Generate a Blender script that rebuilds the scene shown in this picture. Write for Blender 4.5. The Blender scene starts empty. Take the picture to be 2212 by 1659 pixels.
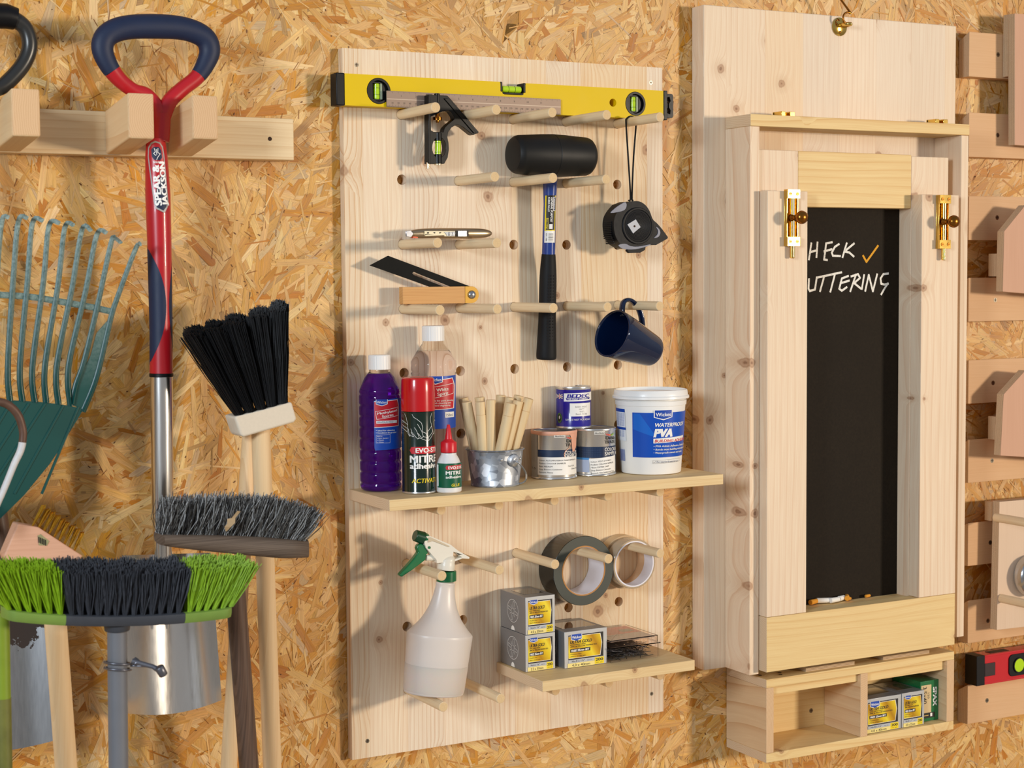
import bpy, bmesh, math, random
from mathutils import Vector, Matrix
from mathutils.geometry import tessellate_polygon
R = random.Random(7)
SC = bpy.context.scene
COL = SC.collection
PI = math.pi

# ------------------------------------------------------------------ camera
W, H = 2212.0, 1659.0
FPX = 3629.3
CP = Vector((-1.04481, -2.47653, 1.34250))
YAW, PITCH, ROLL = 0.49991, 0.064573, -0.00771891
_d = Vector((math.sin(YAW) * math.cos(PITCH), math.cos(YAW) * math.cos(PITCH), -math.sin(PITCH)))
_r0 = Vector((math.cos(YAW), -math.sin(YAW), 0))
_u0 = _r0.cross(_d)
_r = _r0 * math.cos(ROLL) + _u0 * math.sin(ROLL)
_u = -_r0 * math.sin(ROLL) + _u0 * math.cos(ROLL)
cam = bpy.data.cameras.new('camera')
camo = bpy.data.objects.new('camera', cam)
COL.objects.link(camo)
camo.matrix_world = Matrix(((_r.x, _u.x, -_d.x, CP.x), (_r.y, _u.y, -_d.y, CP.y), (_r.z, _u.z, -_d.z, CP.z), (0, 0, 0, 1)))
cam.sensor_width = 36
cam.lens = FPX / W * 36
cam.clip_start = 0.05
cam.dof.use_dof = True
cam.dof.focus_distance = 2.82
cam.dof.aperture_fstop = 9
SC.camera = camo

# ------------------------------------------------------------------ light
world = bpy.data.worlds.new('world')
SC.world = world
world.use_nodes = True
_wt = world.node_tree
_bg = _wt.nodes['Background']
_tc = _wt.nodes.new('ShaderNodeTexCoord')
_sp = _wt.nodes.new('ShaderNodeSeparateXYZ')
_rm = _wt.nodes.new('ShaderNodeValToRGB')
_wt.links.new(_tc.outputs['Generated'], _sp.inputs[0])
_mm = _wt.nodes.new('ShaderNodeMath')
_mm.operation = 'MULTIPLY_ADD'
_mm.inputs[1].default_value = 0.5
_mm.inputs[2].default_value = 0.5
_wt.links.new(_sp.outputs[2], _mm.inputs[0])
_wt.links.new(_mm.outputs[0], _rm.inputs[0])
_wt.links.new(_rm.outputs[0], _bg.inputs[0])
_cr = _rm.color_ramp
_cr.elements[0].position = 0.0
_cr.elements[0].color = (0.30, 0.25, 0.21, 1)
_cr.elements[1].position = 0.85
_cr.elements[1].color = (0.66, 0.78, 1.0, 1)
for _p, _c in ((0.40, (0.62, 0.56, 0.50, 1)), (0.50, (0.80, 0.79, 0.80, 1))):
    _e = _cr.elements.new(_p)
    _e.color = _c
_bg.inputs[1].default_value = 0.50


def area_light(name, loc, target, size, energy, col):
    l = bpy.data.lights.new(name, 'AREA')
    l.shape = 'RECTANGLE'
    l.size, l.size_y = size
    l.energy = energy
    l.color = col
    o = bpy.data.objects.new(name, l)
    COL.objects.link(o)
    o.location = loc
    o.rotation_euler = (Vector(target) - Vector(loc)).to_track_quat('-Z', 'Y').to_euler()
    return o


area_light('warm_lamp', (4.7, -6.0, 1.62), (0.5, 0, 1.15), (0.62, 0.62), 400, (1.0, 0.85, 0.67))
area_light('window_light', (-2.6, -2.2, 1.9), (0.2, 0, 1.1), (0.5, 0.7), 86, (0.78, 0.89, 1.0))

SC.view_settings.view_transform = 'Standard'
SC.view_settings.look = 'None'
SC.view_settings.gamma = 1
SC.view_settings.use_curve_mapping = False
SC.view_settings.exposure = -0.33

# ------------------------------------------------------------------ pixel -> point helpers


def ray(x, y):
    return _d + _r * ((x - W / 2) / FPX) + _u * ((H / 2 - y) / FPX)


def at(x, y, Y):
    d = ray(x, y)
    return CP + d * ((Y - CP.y) / d.y)


def atX(x, y, X):
    d = ray(x, y)
    return CP + d * ((X - CP.x) / d.x)


def atZ(x, y, Z):
    d = ray(x, y)
    return CP + d * ((Z - CP.z) / d.z)


def pxm(p):
    return FPX / ((Vector(p) - CP).dot(_d))


def stand(xl, xr, yb, Z):
    """centre and radius of a round thing standing on height Z"""
    m = atZ((xl + xr) / 2, yb, Z)
    r = (xr - xl) / 2 / pxm(m)
    h = Vector((m.x - CP.x, m.y - CP.y, 0)).normalized()
    r = (xr - xl) / 2 / pxm(m + h * r)
    return m + h * r, r


def hz(x, y, c):
    """height of pixel (x,y) at the horizontal distance of point c"""
    d = ray(x, y)
    t = ((Vector((c[0], c[1])) - CP.xy).length) / math.hypot(d.x, d.y)
    return (CP + d * t).z


def ang(c):
    """azimuth (about Z) of the direction from c to the camera"""
    return math.atan2(CP.y - c[1], CP.x - c[0])


# ------------------------------------------------------------------ materials
def s2l(h):
    h = h.lstrip('#')
    v = [int(h[i:i + 2], 16) / 255 for i in (0, 2, 4)]
    return tuple([(c / 12.92 if c <= 0.04045 else ((c + 0.055) / 1.055) ** 2.4) for c in v]) + (1,)


def C(c):
    return s2l(c) if isinstance(c, str) else (tuple(c) + (1,))[:4]


_mc = {}


class NT:
    def __init__(s, name):
        s.m = bpy.data.materials.new(name)
        s.m.use_nodes = True
        s.t = s.m.node_tree
        s.b = s.t.nodes['Principled BSDF']

    def n(s, typ, ins=(), **kw):
        nd = s.t.nodes.new('ShaderNode' + typ)
        for k, v in kw.items():
            setattr(nd, k, v)
        if isinstance(ins, dict):
            it = ins.items()
        else:
            it = enumerate(ins)
        for k, v in it:
            if v is None:
                continue
            if isinstance(v, bpy.types.NodeSocket):
                s.t.links.new(v, nd.inputs[k])
            elif isinstance(v, bpy.types.Node):
                s.t.links.new(v.outputs[0], nd.inputs[k])
            else:
                nd.inputs[k].default_value = v
        return nd

    def ma(s, op, a, b=None, c=None, clamp=False):
        nd = s.n('Math', (a, b, c), operation=op)
        nd.use_clamp = clamp
        return nd.outputs[0]

    def mix(s, f, a, b, mode='MIX'):
        nd = s.n('MixRGB', (f, a, b), blend_type=mode)
        return nd.outputs[0]

    def ramp(s, f, stops, interp='LINEAR'):
        nd = s.n('ValToRGB', (f,))
        cr = nd.color_ramp
        cr.interpolation = interp
        while len(cr.elements) < len(stops):
            cr.elements.new(0.5)
        for e, (p, c) in zip(cr.elements, stops):
            e.position = p
            e.color = C(c) if not isinstance(c, (int, float)) else (c, c, c, 1)
        return nd.outputs[0]

    def noise(s, vec, scale, detail=2, rough=0.5, dist=0):
        return s.n('TexNoise', {'Vector': vec, 'Scale': scale, 'Detail': detail, 'Roughness': rough, 'Distortion': dist}).outputs[0]

    def set(s, **kw):
        for k, v in kw.items():
            k = k.replace('_', ' ')
            if isinstance(v, (bpy.types.NodeSocket,)):
                s.t.links.new(v, s.b.inputs[k])
            else:
                s.b.inputs[k].default_value = v

    def bump(s, h, strength=0.3, dist=0.001):
        nd = s.n('Bump', {'Strength': strength, 'Distance': dist, 'Height': h})
        s.t.links.new(nd.outputs[0], s.b.inputs['Normal'])


def mat(name, col, rough=0.5, metal=0.0, trans=0.0, ior=1.45, coat=0.0, spec=0.5, var=0.06, scale=40, sss=0.0):
    """plain procedural surface: a base colour with slight noise variation"""
    if name in _mc:
        return _mc[name]
    t = NT(name)
    c = C(col)
    obj = t.n('TexCoord').outputs['Object']
    if var > 0:
        nz = t.noise(obj, scale, 3)
        v = t.n('HueSaturation', {'Value': t.ma('MULTIPLY_ADD', nz, var * 2, 1 - var), 'Color': c})
        t.set(Base_Color=v.outputs[0])
        t.set(Roughness=t.ma('MULTIPLY_ADD', nz, 0.1, rough - 0.05, clamp=True))
    else:
        t.set(Base_Color=c, Roughness=rough)
    t.set(Metallic=metal, IOR=ior)
    t.b.inputs['Transmission Weight'].default_value = trans
    t.b.inputs['Coat Weight'].default_value = coat
    t.b.inputs['Specular IOR Level'].default_value = spec
    if sss:
        t.b.inputs['Subsurface Weight'].default_value = sss
        t.b.inputs['Subsurface Radius'].default_value = (0.02, 0.02, 0.02)
    _mc[name] = t.m
    return t.m


def wood(name, base='#e3cba6', dark='#c79a66', axis='Z', stave=0.0, rings=90, ringamt=0.5, streak=0.35,
         knots=0.0, knotscale=6.0, knotcol='#9a6744', tint=0.10, warp=0.02, rough=0.55, seed=0.0):
    if name in _mc:
        return _mc[name]
    t = NT(name)
    obj = t.n('TexCoord').outputs['Object']
    sp = t.n('SeparateXYZ', (obj,))
    X, Y, Z = sp.outputs
    if axis == 'Z':
        u, v, w = X, Z, Y
    elif axis == 'X':
        u, v, w = Z, X, Y
    else:
        u, v, w = X, Y, Z
    u = t.ma('ADD', u, seed)
    us = t.ma('ADD', u, t.ma('MULTIPLY', w, 0.35))
    if stave:
        idx = t.ma('FLOOR', t.ma('DIVIDE', u, stave))
        wn = t.n('TexWhiteNoise', {'W': idx}, noise_dimensions='1D')
        rnd = wn.outputs['Value']
        off = t.ma('MULTIPLY', rnd, 9.0)
    else:
        rnd = None
        off = seed * 3.1
    uo = t.ma('ADD', us, off)
    vo = t.ma('ADD', v, off)
    # knots from a random cell pattern
    kv = t.n('CombineXYZ', (uo, vo, 0.0))
    wsum = None
    if knots > 0:
        vr = t.n('TexVoronoi', {'Vector': kv.outputs[0], 'Scale': knotscale, 'Randomness': 1.0}, feature='F1', voronoi_dimensions='2D')
        dist = t.ma('DIVIDE', vr.outputs['Distance'], knotscale)
        cs = t.n('SeparateXYZ', (vr.outputs['Color'],))
        has = t.ma('LESS_THAN', cs.outputs[0], knots)
        rad = t.ma('MULTIPLY_ADD', cs.outputs[1], 0.0068, 0.0028)
        wob = t.n('CombineXYZ', (t.ma('MULTIPLY', uo, 130.0), t.ma('MULTIPLY', vo, 60.0), 0.0))
        q = t.ma('ADD', t.ma('DIVIDE', dist, rad), t.ma('MULTIPLY_ADD', t.noise(wob.outputs[0], 1.0, 2), 0.9, -0.45))
        gauss = t.ma('MULTIPLY', t.ma('EXPONENT', t.ma('MULTIPLY', t.ma('MULTIPLY', q, q), -0.10)), has)
        wsum = t.ma('MULTIPLY', t.ma('MULTIPLY', gauss, rad), 2.2)
        kmask = t.ma('MULTIPLY', t.ma('SUBTRACT', 1.25, q, clamp=True), has, clamp=True)
        kmask = t.ma('MULTIPLY', kmask, 3.0, clamp=True)
        halo = t.ma('MULTIPLY', t.ma('MULTIPLY_ADD', q, -0.3, 1.0, clamp=True), has)
    lo = t.n('CombineXYZ', (t.ma('MULTIPLY', uo, 5.0), 0.0, t.ma('MULTIPLY', vo, 1.1)))
    wp = t.ma('MULTIPLY_ADD', t.noise(lo.outputs[0], 1.0, 2), warp * 2, -warp)
    Wc = t.ma('ADD', uo, wp)
    if wsum is not None:
        Wc = t.ma('ADD', Wc, wsum)
    dens = t.n('CombineXYZ', (t.ma('MULTIPLY', uo, 9.0), 3.0, t.ma('MULTIPLY', vo, 0.5)))
    dn = t.noise(dens.outputs[0], 1.0, 1)
    ph = t.ma('ADD', t.ma('MULTIPLY', Wc, rings), t.ma('MULTIPLY', dn, 4.0))
    saw = t.ma('FRACT', ph)
    line = t.ma('POWER', saw, 5.0)
    amp = t.ma('MULTIPLY', t.ma('SUBTRACT', t.ma('MULTIPLY', dn, 2.6), 0.75, clamp=True), ringamt)
    ringm = t.ma('MULTIPLY', line, amp, clamp=True)
    fine = t.n('CombineXYZ', (t.ma('MULTIPLY', Wc, 420.0), 0.0, t.ma('MULTIPLY', vo, 9.0)))
    fz = t.noise(fine.outputs[0], 1.0, 3)
    fine2 = t.n('CombineXYZ', (t.ma('MULTIPLY', Wc, 1100.0), 0.0, t.ma('MULTIPLY', vo, 5.0)))
    fz2 = t.noise(fine2.outputs[0], 1.0, 2)
    col = t.mix(t.ma('MULTIPLY', t.ma('MULTIPLY_ADD', t.ma('ADD', t.ma('MULTIPLY', fz, 0.6), t.ma('MULTIPLY', fz2, 0.4)), 3.4, -1.3, clamp=True), streak), C(base), C(dark))
    col = t.mix(ringm, col, C(dark))
    if rnd is not None:
        r2 = t.n('TexWhiteNoise', {'W': t.ma('ADD', idx, 31.7)}, noise_dimensions='1D').outputs['Value']
        hs = t.n('HueSaturation', {'Value': t.ma('MULTIPLY_ADD', r2, tint, 1 - tint * 0.6), 'Saturation': t.ma('MULTIPLY_ADD', rnd, 0.35, 0.82), 'Color': col})
        col = hs.outputs[0]
        fr = t.ma('FRACT', t.ma('DIVIDE', u, stave))
        seam = t.ma('LESS_THAN', fr, 0.012)
        col = t.mix(t.ma('MULTIPLY', seam, 0.28), col, C(dark))
    big = t.noise(obj, 4.0, 2)
    col = t.n('HueSaturation', {'Value': t.ma('MULTIPLY_ADD', big, 0.12, 0.94), 'Color': col}).outputs[0]
    if knots > 0:
        col = t.mix(t.ma('MULTIPLY', halo, 0.35), col, C('#b98a5c'))
        kr = t.ma('MULTIPLY_ADD', t.ma('SINE', t.ma('MULTIPLY', q, 7.0)), 0.12, 0.60)
        col = t.mix(t.ma('MULTIPLY', kmask, kr), col, C(knotcol))
        core = t.ma('MULTIPLY', t.ma('LESS_THAN', q, 0.32), has)
        col = t.mix(t.ma('MULTIPLY', core, 0.35), col, C('#4a2a1a'))
    t.set(Base_Color=col, Roughness=rough)
    t.b.inputs['Specular IOR Level'].default_value = 0.35
    t.bump(t.ma('ADD', fz, ringm), 0.15, 0.0006)
    _mc[name] = t.m
    return t.m


def endgrain(name, base='#dcbb90', dark='#b5824f', axis='Y'):
    if name in _mc:
        return _mc[name]
    t = NT(name)
    obj = t.n('TexCoord').outputs['Object']
    sp = t.n('SeparateXYZ', (obj,))
    X, Y, Z = sp.outputs
    a, b = (X, Z) if axis == 'Y' else (Y, Z)
    d = t.ma('SQRT', t.ma('ADD', t.ma('POWER', t.ma('ADD', a, 0.031), 2.0), t.ma('POWER', t.ma('SUBTRACT', b, 0.047), 2.0)))
    nz = t.noise(obj, 60, 2)
    ph = t.ma('FRACT', t.ma('ADD', t.ma('MULTIPLY', d, 330.0), t.ma('MULTIPLY', nz, 1.2)))
    f = t.ma('MULTIPLY', t.ma('POWER', ph, 3.0), 0.55)
    sp2 = t.noise(obj, 900, 2)
    col = t.mix(f, C(base), C(dark))
    col = t.mix(t.ma('MULTIPLY', sp2, 0.3), col, C(dark))
    t.set(Base_Color=col, Roughness=0.8)
    _mc[name] = t.m
    return t.m


# ------------------------------------------------------------------ mesh builder
def cr(pts, n=6, closed=False):
    """Catmull-Rom resampling of points (tuples of any length)"""
    P = [Vector(p) for p in pts]
    out = []
    L = len(P)
    rng = L if closed else L - 1
    for i in range(rng):
        if closed:
            p0, p1, p2, p3 = P[(i - 1) % L], P[i], P[(i + 1) % L], P[(i + 2) % L]
        else:
            p0, p1, p2, p3 = P[max(i - 1, 0)], P[i], P[i + 1], P[min(i + 2, L - 1)]
        for k in range(n):
            t = k / n
            out.append(0.5 * ((2 * p1) + (p2 - p0) * t + (2 * p0 - 5 * p1 + 4 * p2 - p3) * t * t + (3 * p1 - p0 - 3 * p2 + p3) * t ** 3))
    if not closed:
        out.append(P[-1])
    return out


def ell(cx, cy, rx, ry, n=32, a0=0.0, a1=2 * PI):
    full = abs(a1 - a0 - 2 * PI) < 1e-6
    m = n if full else n + 1
    return [(cx + rx * math.cos(a0 + (a1 - a0) * i / n), cy + ry * math.sin(a0 + (a1 - a0) * i / n)) for i in range(m)]


def rrect(x0, y0, x1, y1, r, n=5):
    out = []
    for cx, cy, a in ((x1 - r, y0 + r, -PI / 2), (x1 - r, y1 - r, 0), (x0 + r, y1 - r, PI / 2), (x0 + r, y0 + r, PI)):
        for i in range(n + 1):
            b = a + PI / 2 * i / n
            out.append((cx + r * math.cos(b), cy + r * math.sin(b)))
    return out


class MB:
    def __init__(s, M=None):
        s.v = []
        s.f = []
        s.fm = []
        s.mats = []
        s.M = M or Matrix.Identity(4)

    def mi(s, m):
        if m not in s.mats:
            s.mats.append(m)
        return s.mats.index(m)

    def add(s, vs, fs, m):
        o = len(s.v)
        s.v += [tuple(s.M @ Vector(v)) for v in vs]
        k = s.mi(m)
        for f in fs:
            s.f.append(tuple(o + i for i in f))
            s.fm.append(k)

    def box(s, x0, x1, y0, y1, z0, z1, m, mm=None):
        vs = [(x, y, z) for x in (x0, x1) for y in (y0, y1) for z in (z0, z1)]
        fs = {'L': (0, 1, 3, 2), 'R': (4, 6, 7, 5), 'F': (0, 4, 5, 1), 'B': (2, 3, 7, 6), 'D': (0, 2, 6, 4), 'U': (1, 5, 7, 3)}
        o = len(s.v)
        s.v += [tuple(s.M @ Vector(v)) for v in vs]
        for k, f in fs.items():
            s.f.append(tuple(o + i for i in f))
            s.fm.append(s.mi((mm or {}).get(k, m)))

    def rings(s, rs, m, cap0=True, cap1=True, m0=None, m1=None, closed=False):
        n = len(rs[0])
        vs = [p for r in rs for p in r]
        fs = []
        L = len(rs)
        for i in range(L if closed else L - 1):
            a, b = i * n, ((i + 1) % L) * n
            for j in range(n):
                k = (j + 1) % n
                fs.append((a + j, a + k, b + k, b + j))
        s.add(vs, fs, m)
        if not closed:
            if cap0:
                s.add(rs[0], [tuple(reversed(range(n)))], m0 or m)
            if cap1:
                s.add(rs[-1], [tuple(range(n))], m1 or m)

    def cyl(s, p0, p1, r0, r1, m, n=24, m0=None, m1=None, cap0=True, cap1=True, ch=0.0):
        p0, p1 = Vector(p0), Vector(p1)
        d = (p1 - p0).normalized()
        a = d.orthogonal().normalized()
        b = d.cross(a)

        def ring(p, r):
            return [tuple(p + a * (r * math.cos(2 * PI * i / n)) + b * (r * math.sin(2 * PI * i / n))) for i in range(n)]
        if ch:
            s.rings([ring(p0, r0 - ch), ring(p0 + d * ch, r0), ring(p1 - d * ch, r1), ring(p1, r1 - ch)], m, cap0, cap1, m0, m1)
        else:
            s.rings([ring(p0, r0), ring(p1, r1)], m, cap0, cap1, m0, m1)

    def lathe(s, prof, m, n=48, c=(0, 0, 0), ma=None, sx=1.0, sy=1.0, smooth=0):
        """prof: (r, z) from bottom to top around Z at c; ma: {segment index: material}"""
        if smooth:
            prof = [tuple(p) for p in cr([(a, b, 0) for a, b in prof], smooth)]
            prof = [(max(p[0], 0), p[1]) for p in prof]
        c = Vector(c)
        rows = []
        vs = []
        for r, z in prof:
            if r < 1e-6:
                rows.append([len(vs)])
                vs.append((c.x, c.y, c.z + z))
            else:
                rows.append(list(range(len(vs), len(vs) + n)))
                vs += [(c.x + r * sx * math.cos(2 * PI * i / n), c.y + r * sy * math.sin(2 * PI * i / n), c.z + z) for i in range(n)]
        o = len(s.v)
        s.v += [tuple(s.M @ Vector(v)) for v in vs]
        for i in range(len(rows) - 1):
            a, b = rows[i], rows[i + 1]
            k = s.mi((ma or {}).get(i, m))
            for j in range(n):
                j2 = (j + 1) % n
                if len(a) == 1 and len(b) == 1:
                    continue
                if len(a) == 1:
                    f = (a[0], b[j2], b[j])
                elif len(b) == 1:
                    f = (a[j], a[j2], b[0])
                else:
                    f = (a[j], a[j2], b[j2], b[j])
                s.f.append(tuple(o + q for q in f))
                s.fm.append(k)

    def tube(s, pts, r, m, n=12, ref=None, caps=True, closed=False, m0=None, m1=None, mseg=None):
        """pts 3D path; r: number, (ra, rb), or list of them; ref: vector for the b axis of the section"""
        P = [Vector(p) for p in pts]
        L = len(P)
        rs = r if isinstance(r, list) else [r] * L
        rings = []
        pa = None
        for i in range(L):
            if closed:
                d = (P[(i + 1) % L] - P[(i - 1) % L]).normalized()
            else:
                d = (P[min(i + 1, L - 1)] - P[max(i - 1, 0)]).normalized()
            if ref is not None:
                b = Vector(ref)
                b = (b - d * b.dot(d)).normalized()
                a = b.cross(d).normalized()
            else:
                a = d.orthogonal().normalized() if pa is None else (pa - d * pa.dot(d)).normalized()
                b = d.cross(a)
            pa = a
            q = rs[i]
            ra, rb = q if isinstance(q, (tuple, list)) else (q, q)
            rings.append([tuple(P[i] + a * (ra * math.cos(2 * PI * k / n)) + b * (rb * math.sin(2 * PI * k / n))) for k in range(n)])
        if mseg:
            vs = [p for q in rings for p in q]
            for i in range(L - 1):
                fs = [((i * n + j), (i * n + (j + 1) % n), ((i + 1) * n + (j + 1) % n), ((i + 1) * n + j)) for j in range(n)]
                o = len(s.v)
                s.v += [tuple(s.M @ Vector(v)) for v in rings[i] + rings[i + 1]]
                k = s.mi(mseg(i / (L - 1)))
                for j in range(n):
                    j2 = (j + 1) % n
                    s.f.append((o + j, o + j2, o + n + j2, o + n + j))
                    s.fm.append(k)
            s.add(rings[0], [tuple(reversed(range(n)))], mseg(0))
            s.add(rings[-1], [tuple(range(n))], mseg(1))
        else:
            s.rings(rings, m, caps, caps, m0, m1, closed)

    def prism(s, outer, fn0, fn1, m, holes=(), mside=None, mback=None):
        """2D outline (with holes) mapped by fn0 (front) and fn1 (back) to 3D and joined by walls"""
        loops = [list(outer)] + [list(h) for h in holes]
        flat = [p for l in loops for p in l]
        tris = tessellate_polygon([[Vector((p[0], p[1], 0)) for p in l] for l in loops])
        N = len(flat)
        vs = [tuple(fn0(p[0], p[1])) for p in flat] + [tuple(fn1(p[0], p[1])) for p in flat]
        o = len(s.v)
        s.v += [tuple(s.M @ Vector(v)) for v in vs]
        k, kb, ks = s.mi(m), s.mi(mback or m), s.mi(mside or m)
        for t in tris:
            s.f.append((o + t[0], o + t[1], o + t[2]))
            s.fm.append(k)
            s.f.append((o + N + t[2], o + N + t[1], o + N + t[0]))
            s.fm.append(kb)
        b = 0
        for l in loops:
            n = len(l)
            for j in range(n):
                j2 = (j + 1) % n
                s.f.append((o + b + j, o + b + j2, o + N + b + j2, o + N + b + j))
                s.fm.append(ks)
            b += n

    def sphere(s, c, r, m, n=16, sc=(1, 1, 1)):
        prof = [(0, -r)] + [(r * math.cos(-PI / 2 + PI * i / (n // 2)), r * math.sin(-PI / 2 + PI * i / (n // 2))) for i in range(1, n // 2)] + [(0, r)]
        M = s.M
        s.M = M @ Matrix.Translation(c) @ Matrix.Diagonal((sc[0], sc[1], sc[2], 1))
        s.lathe(prof, m, n)
        s.M = M

    def build(s, name, root=None, bev=0.0, smooth=40, loc=None, sub=0, mesh_only=False, seg=2):
        me = bpy.data.meshes.new(name)
        o3 = Vector(loc) if loc is not None else (root.location.copy() if root is not None and root.type == 'EMPTY' else (ROOTLOC.get(root.name, Vector((0, 0, 0))) if root is not None else Vector((0, 0, 0))))
        me.from_pydata([tuple(Vector(v) - o3) for v in s.v], [], s.f)
        for m in s.mats:
            me.materials.append(m)
        me.polygons.foreach_set('material_index', s.fm)
        bm = bmesh.new()
        bm.from_mesh(me)
        bmesh.ops.remove_doubles(bm, verts=bm.verts, dist=1e-6)
        bmesh.ops.recalc_face_normals(bm, faces=bm.faces)
        bm.to_mesh(me)
        bm.free()
        if smooth:
            me.shade_smooth()
            me.set_sharp_from_angle(angle=math.radians(smooth))
        if mesh_only:
            return me
        o = bpy.data.objects.new(name, me)
        COL.objects.link(o)
        if root is not None:
            o.parent = root
            ROOTLOC[o.name] = o3
        elif loc is not None:
            o.location = loc
        if bev:
            b = o.modifiers.new('bevel', 'BEVEL')
            b.width = bev
            b.segments = seg
            b.limit_method = 'ANGLE'
            b.angle_limit = math.radians(35)
        if sub:
            b = o.modifiers.new('subdivision', 'SUBSURF')
            b.levels = b.render_levels = sub
        if loc is not None or root is None:
            ROOTLOC[o.name] = o3
        return o


ROOTLOC = {}


def tag(o, label, cat=None, group=None, kind=None):
    o['label'] = label
    if cat:
        o['category'] = cat
    if group:
        o['group'] = group
    if kind:
        o['kind'] = kind
    return o


def thing(name, label, cat, loc=(0, 0, 0), group=None):
    o = bpy.data.objects.new(name, None)
    o.empty_display_size = 0.02
    COL.objects.link(o)
    o.location = loc
    tag(o, label, cat, group)
    return o


def solo(mb, name, label, cat, loc, group=None, **kw):
    o = mb.build(name, loc=loc, **kw)
    return tag(o, label, cat, group)


def struct(o):
    o['kind'] = 'structure'
    return o


# ------------------------------------------------------------------ flat artwork (labels, lettering)
_tcache = {}


def text_mesh(st, bold=0.0, res=3):
    k = (st, bold)
    if k not in _tcache:
        cu = bpy.data.curves.new('t', 'FONT')
        cu.body = st
        cu.size = 1.0
        cu.resolution_u = res
        cu.offset = bold
        o = bpy.data.objects.new('t', cu)
        COL.objects.link(o)
        bpy.context.view_layer.update()
        me = bpy.data.meshes.new_from_object(o.evaluated_get(bpy.context.evaluated_depsgraph_get()))
        vs = [(v.co.x, v.co.y) for v in me.vertices]
        fs = [tuple(p.vertices) for p in me.polygons]
        bpy.data.objects.remove(o)
        bpy.data.curves.remove(cu)
        bpy.data.meshes.remove(me)
        _tcache[k] = (vs, fs)
    return _tcache[k]


class Art:
    """2D artwork in metres, mapped on a surface by fn(u, v, h) with h = height above the surface"""

    def __init__(s):
        s.items = []
        s.h = 0

    def poly(s, pts, m):
        s.h += 1
        tr = tessellate_polygon([[Vector((p[0], p[1], 0)) for p in pts]])
        s.items.append(([tuple(p)[:2] for p in pts], [tuple(t) for t in tr], m, s.h))
        return s

    def rect(s, x0, y0, x1, y1, m):
        return s.poly([(x0, y0), (x1, y0), (x1, y1), (x0, y1)], m)

    def line(s, pts, w, m, closed=False):
        P = [Vector(p[:2]) for p in pts]
        if closed:
            P.append(P[0])
        for i, (a, b) in enumerate(zip(P[:-1], P[1:])):
            d = (b - a)
            if d.length < 1e-9:
                continue
            d.normalize()
            n = Vector((-d.y, d.x)) * w / 2
            a2, b2 = a - d * w * 0.3, b + d * w * 0.3
            s.items.append(([tuple(a2 - n), tuple(b2 - n), tuple(b2 + n), tuple(a2 + n)], [(0, 1, 2, 3)], m, s.h + 1 + 0.16 * (i % 3)))
        return s

    def text(s, st, x, y, size, m, w=None, align='L', rot=0.0, shear=0.0, bold=0.0):
        """size = capital height; w = total width to squeeze to"""
        vs, fs = text_mesh(st, 0.0)
        if not vs:
            return s
        x0 = min(v[0] for v in vs)
        x1 = max(v[0] for v in vs)
        sy = size / 0.69
        sx = sy if w is None else w / (x1 - x0)
        wd = (x1 - x0) * sx
        ox = {'L': 0, 'C': -wd / 2, 'R': -wd}[align]
        cs, sn = math.cos(rot), math.sin(rot)
        shifts = [(0, 0)] if bold <= 0 else ([(-bold, 0), (bold, 0)] if bold < 0.025 else [(-bold, -bold * 0.4), (bold, -bold * 0.4), (-bold, bold * 0.4), (bold, bold * 0.4), (0, 0)])
        for si, (bx, by) in enumerate(shifts):
            out = []
            for a, b in vs:
                a += bx
                b += by
                px, py = (a - x0) * sx + ox + b * sy * shear, b * sy
                out.append((x + px * cs - py * sn, y + px * sn + py * cs))
            s.items.append((out, fs, m, s.h + 1 + 0.16 * si))
        return s

    def emit(s, mb, fn, step=None, lift=0.00006, base=0.0001):
        """write all items to the builder; step = max width of faces in u (for bent labels)"""
        for vs, fs, m, h in s.items:
            if step:
                bm = bmesh.new()
                bv = [bm.verts.new((a, b, 0)) for a, b in vs]
                for f in fs:
                    try:
                        bm.faces.new([bv[i] for i in f])
                    except ValueError:
                        pass
                u0 = min(a for a, b in vs)
                u1 = max(a for a, b in vs)
                k = math.floor(u0 / step) + 1
                while k * step < u1:
                    bmesh.ops.bisect_plane(bm, geom=bm.verts[:] + bm.edges[:] + bm.faces[:], plane_co=(k * step, 0, 0), plane_no=(1, 0, 0), dist=1e-7)
                    k += 1
                bm.verts.index_update()
                vv = [(v.co.x, v.co.y) for v in bm.verts]
                ff = [tuple(v.index for v in f.verts) for f in bm.faces]
                bm.free()
            else:
                vv, ff = vs, fs
            hh = base + h * lift
            mb.add([tuple(fn(a, b, hh)) for a, b in vv], ff, m)


def cylmap(c, r, a0, z0):
    """u runs to the right around a vertical cylinder seen from outside, from azimuth a0"""
    def f(u, v, h):
        a = a0 + u / r
        return (c[0] + (r + h) * math.cos(a), c[1] + (r + h) * math.sin(a), z0 + v)
    return f


INK = mat('ink_black', '#17120f', 0.5, var=0)
WHT = mat('print_white', '#f2efe8', 0.45, var=0)
NAVY = mat('print_navy', '#14305f', 0.4, var=0)
BLUE = mat('print_blue', '#1447a8', 0.4, var=0)
LRED = mat('print_red', '#c8202c', 0.4, var=0)
YEL = mat('print_yellow', '#f0d410', 0.4, var=0)
GREYI = mat('print_grey', '#7c7a78', 0.5, var=0)


def wickes(a, x, y, w, name_m=None):
    """the blue shop badge: x,y = top left corner, w = width"""
    h = w * 0.56
    a.poly([(x, y), (x, y - h * 0.72), (x + w / 2, y - h), (x + w, y - h * 0.72), (x + w, y)], WHT)
    e = w * 0.05
    a.poly([(x + e, y), (x + e, y - h * 0.68), (x + w / 2, y - h + e * 1.2), (x + w - e, y - h * 0.68), (x + w - e, y)], BLUE)
    a.text('Wickes', x + w / 2, y - h * 0.60, w * 0.20, WHT, w=w * 0.80, align='C', bold=0.02)

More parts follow.
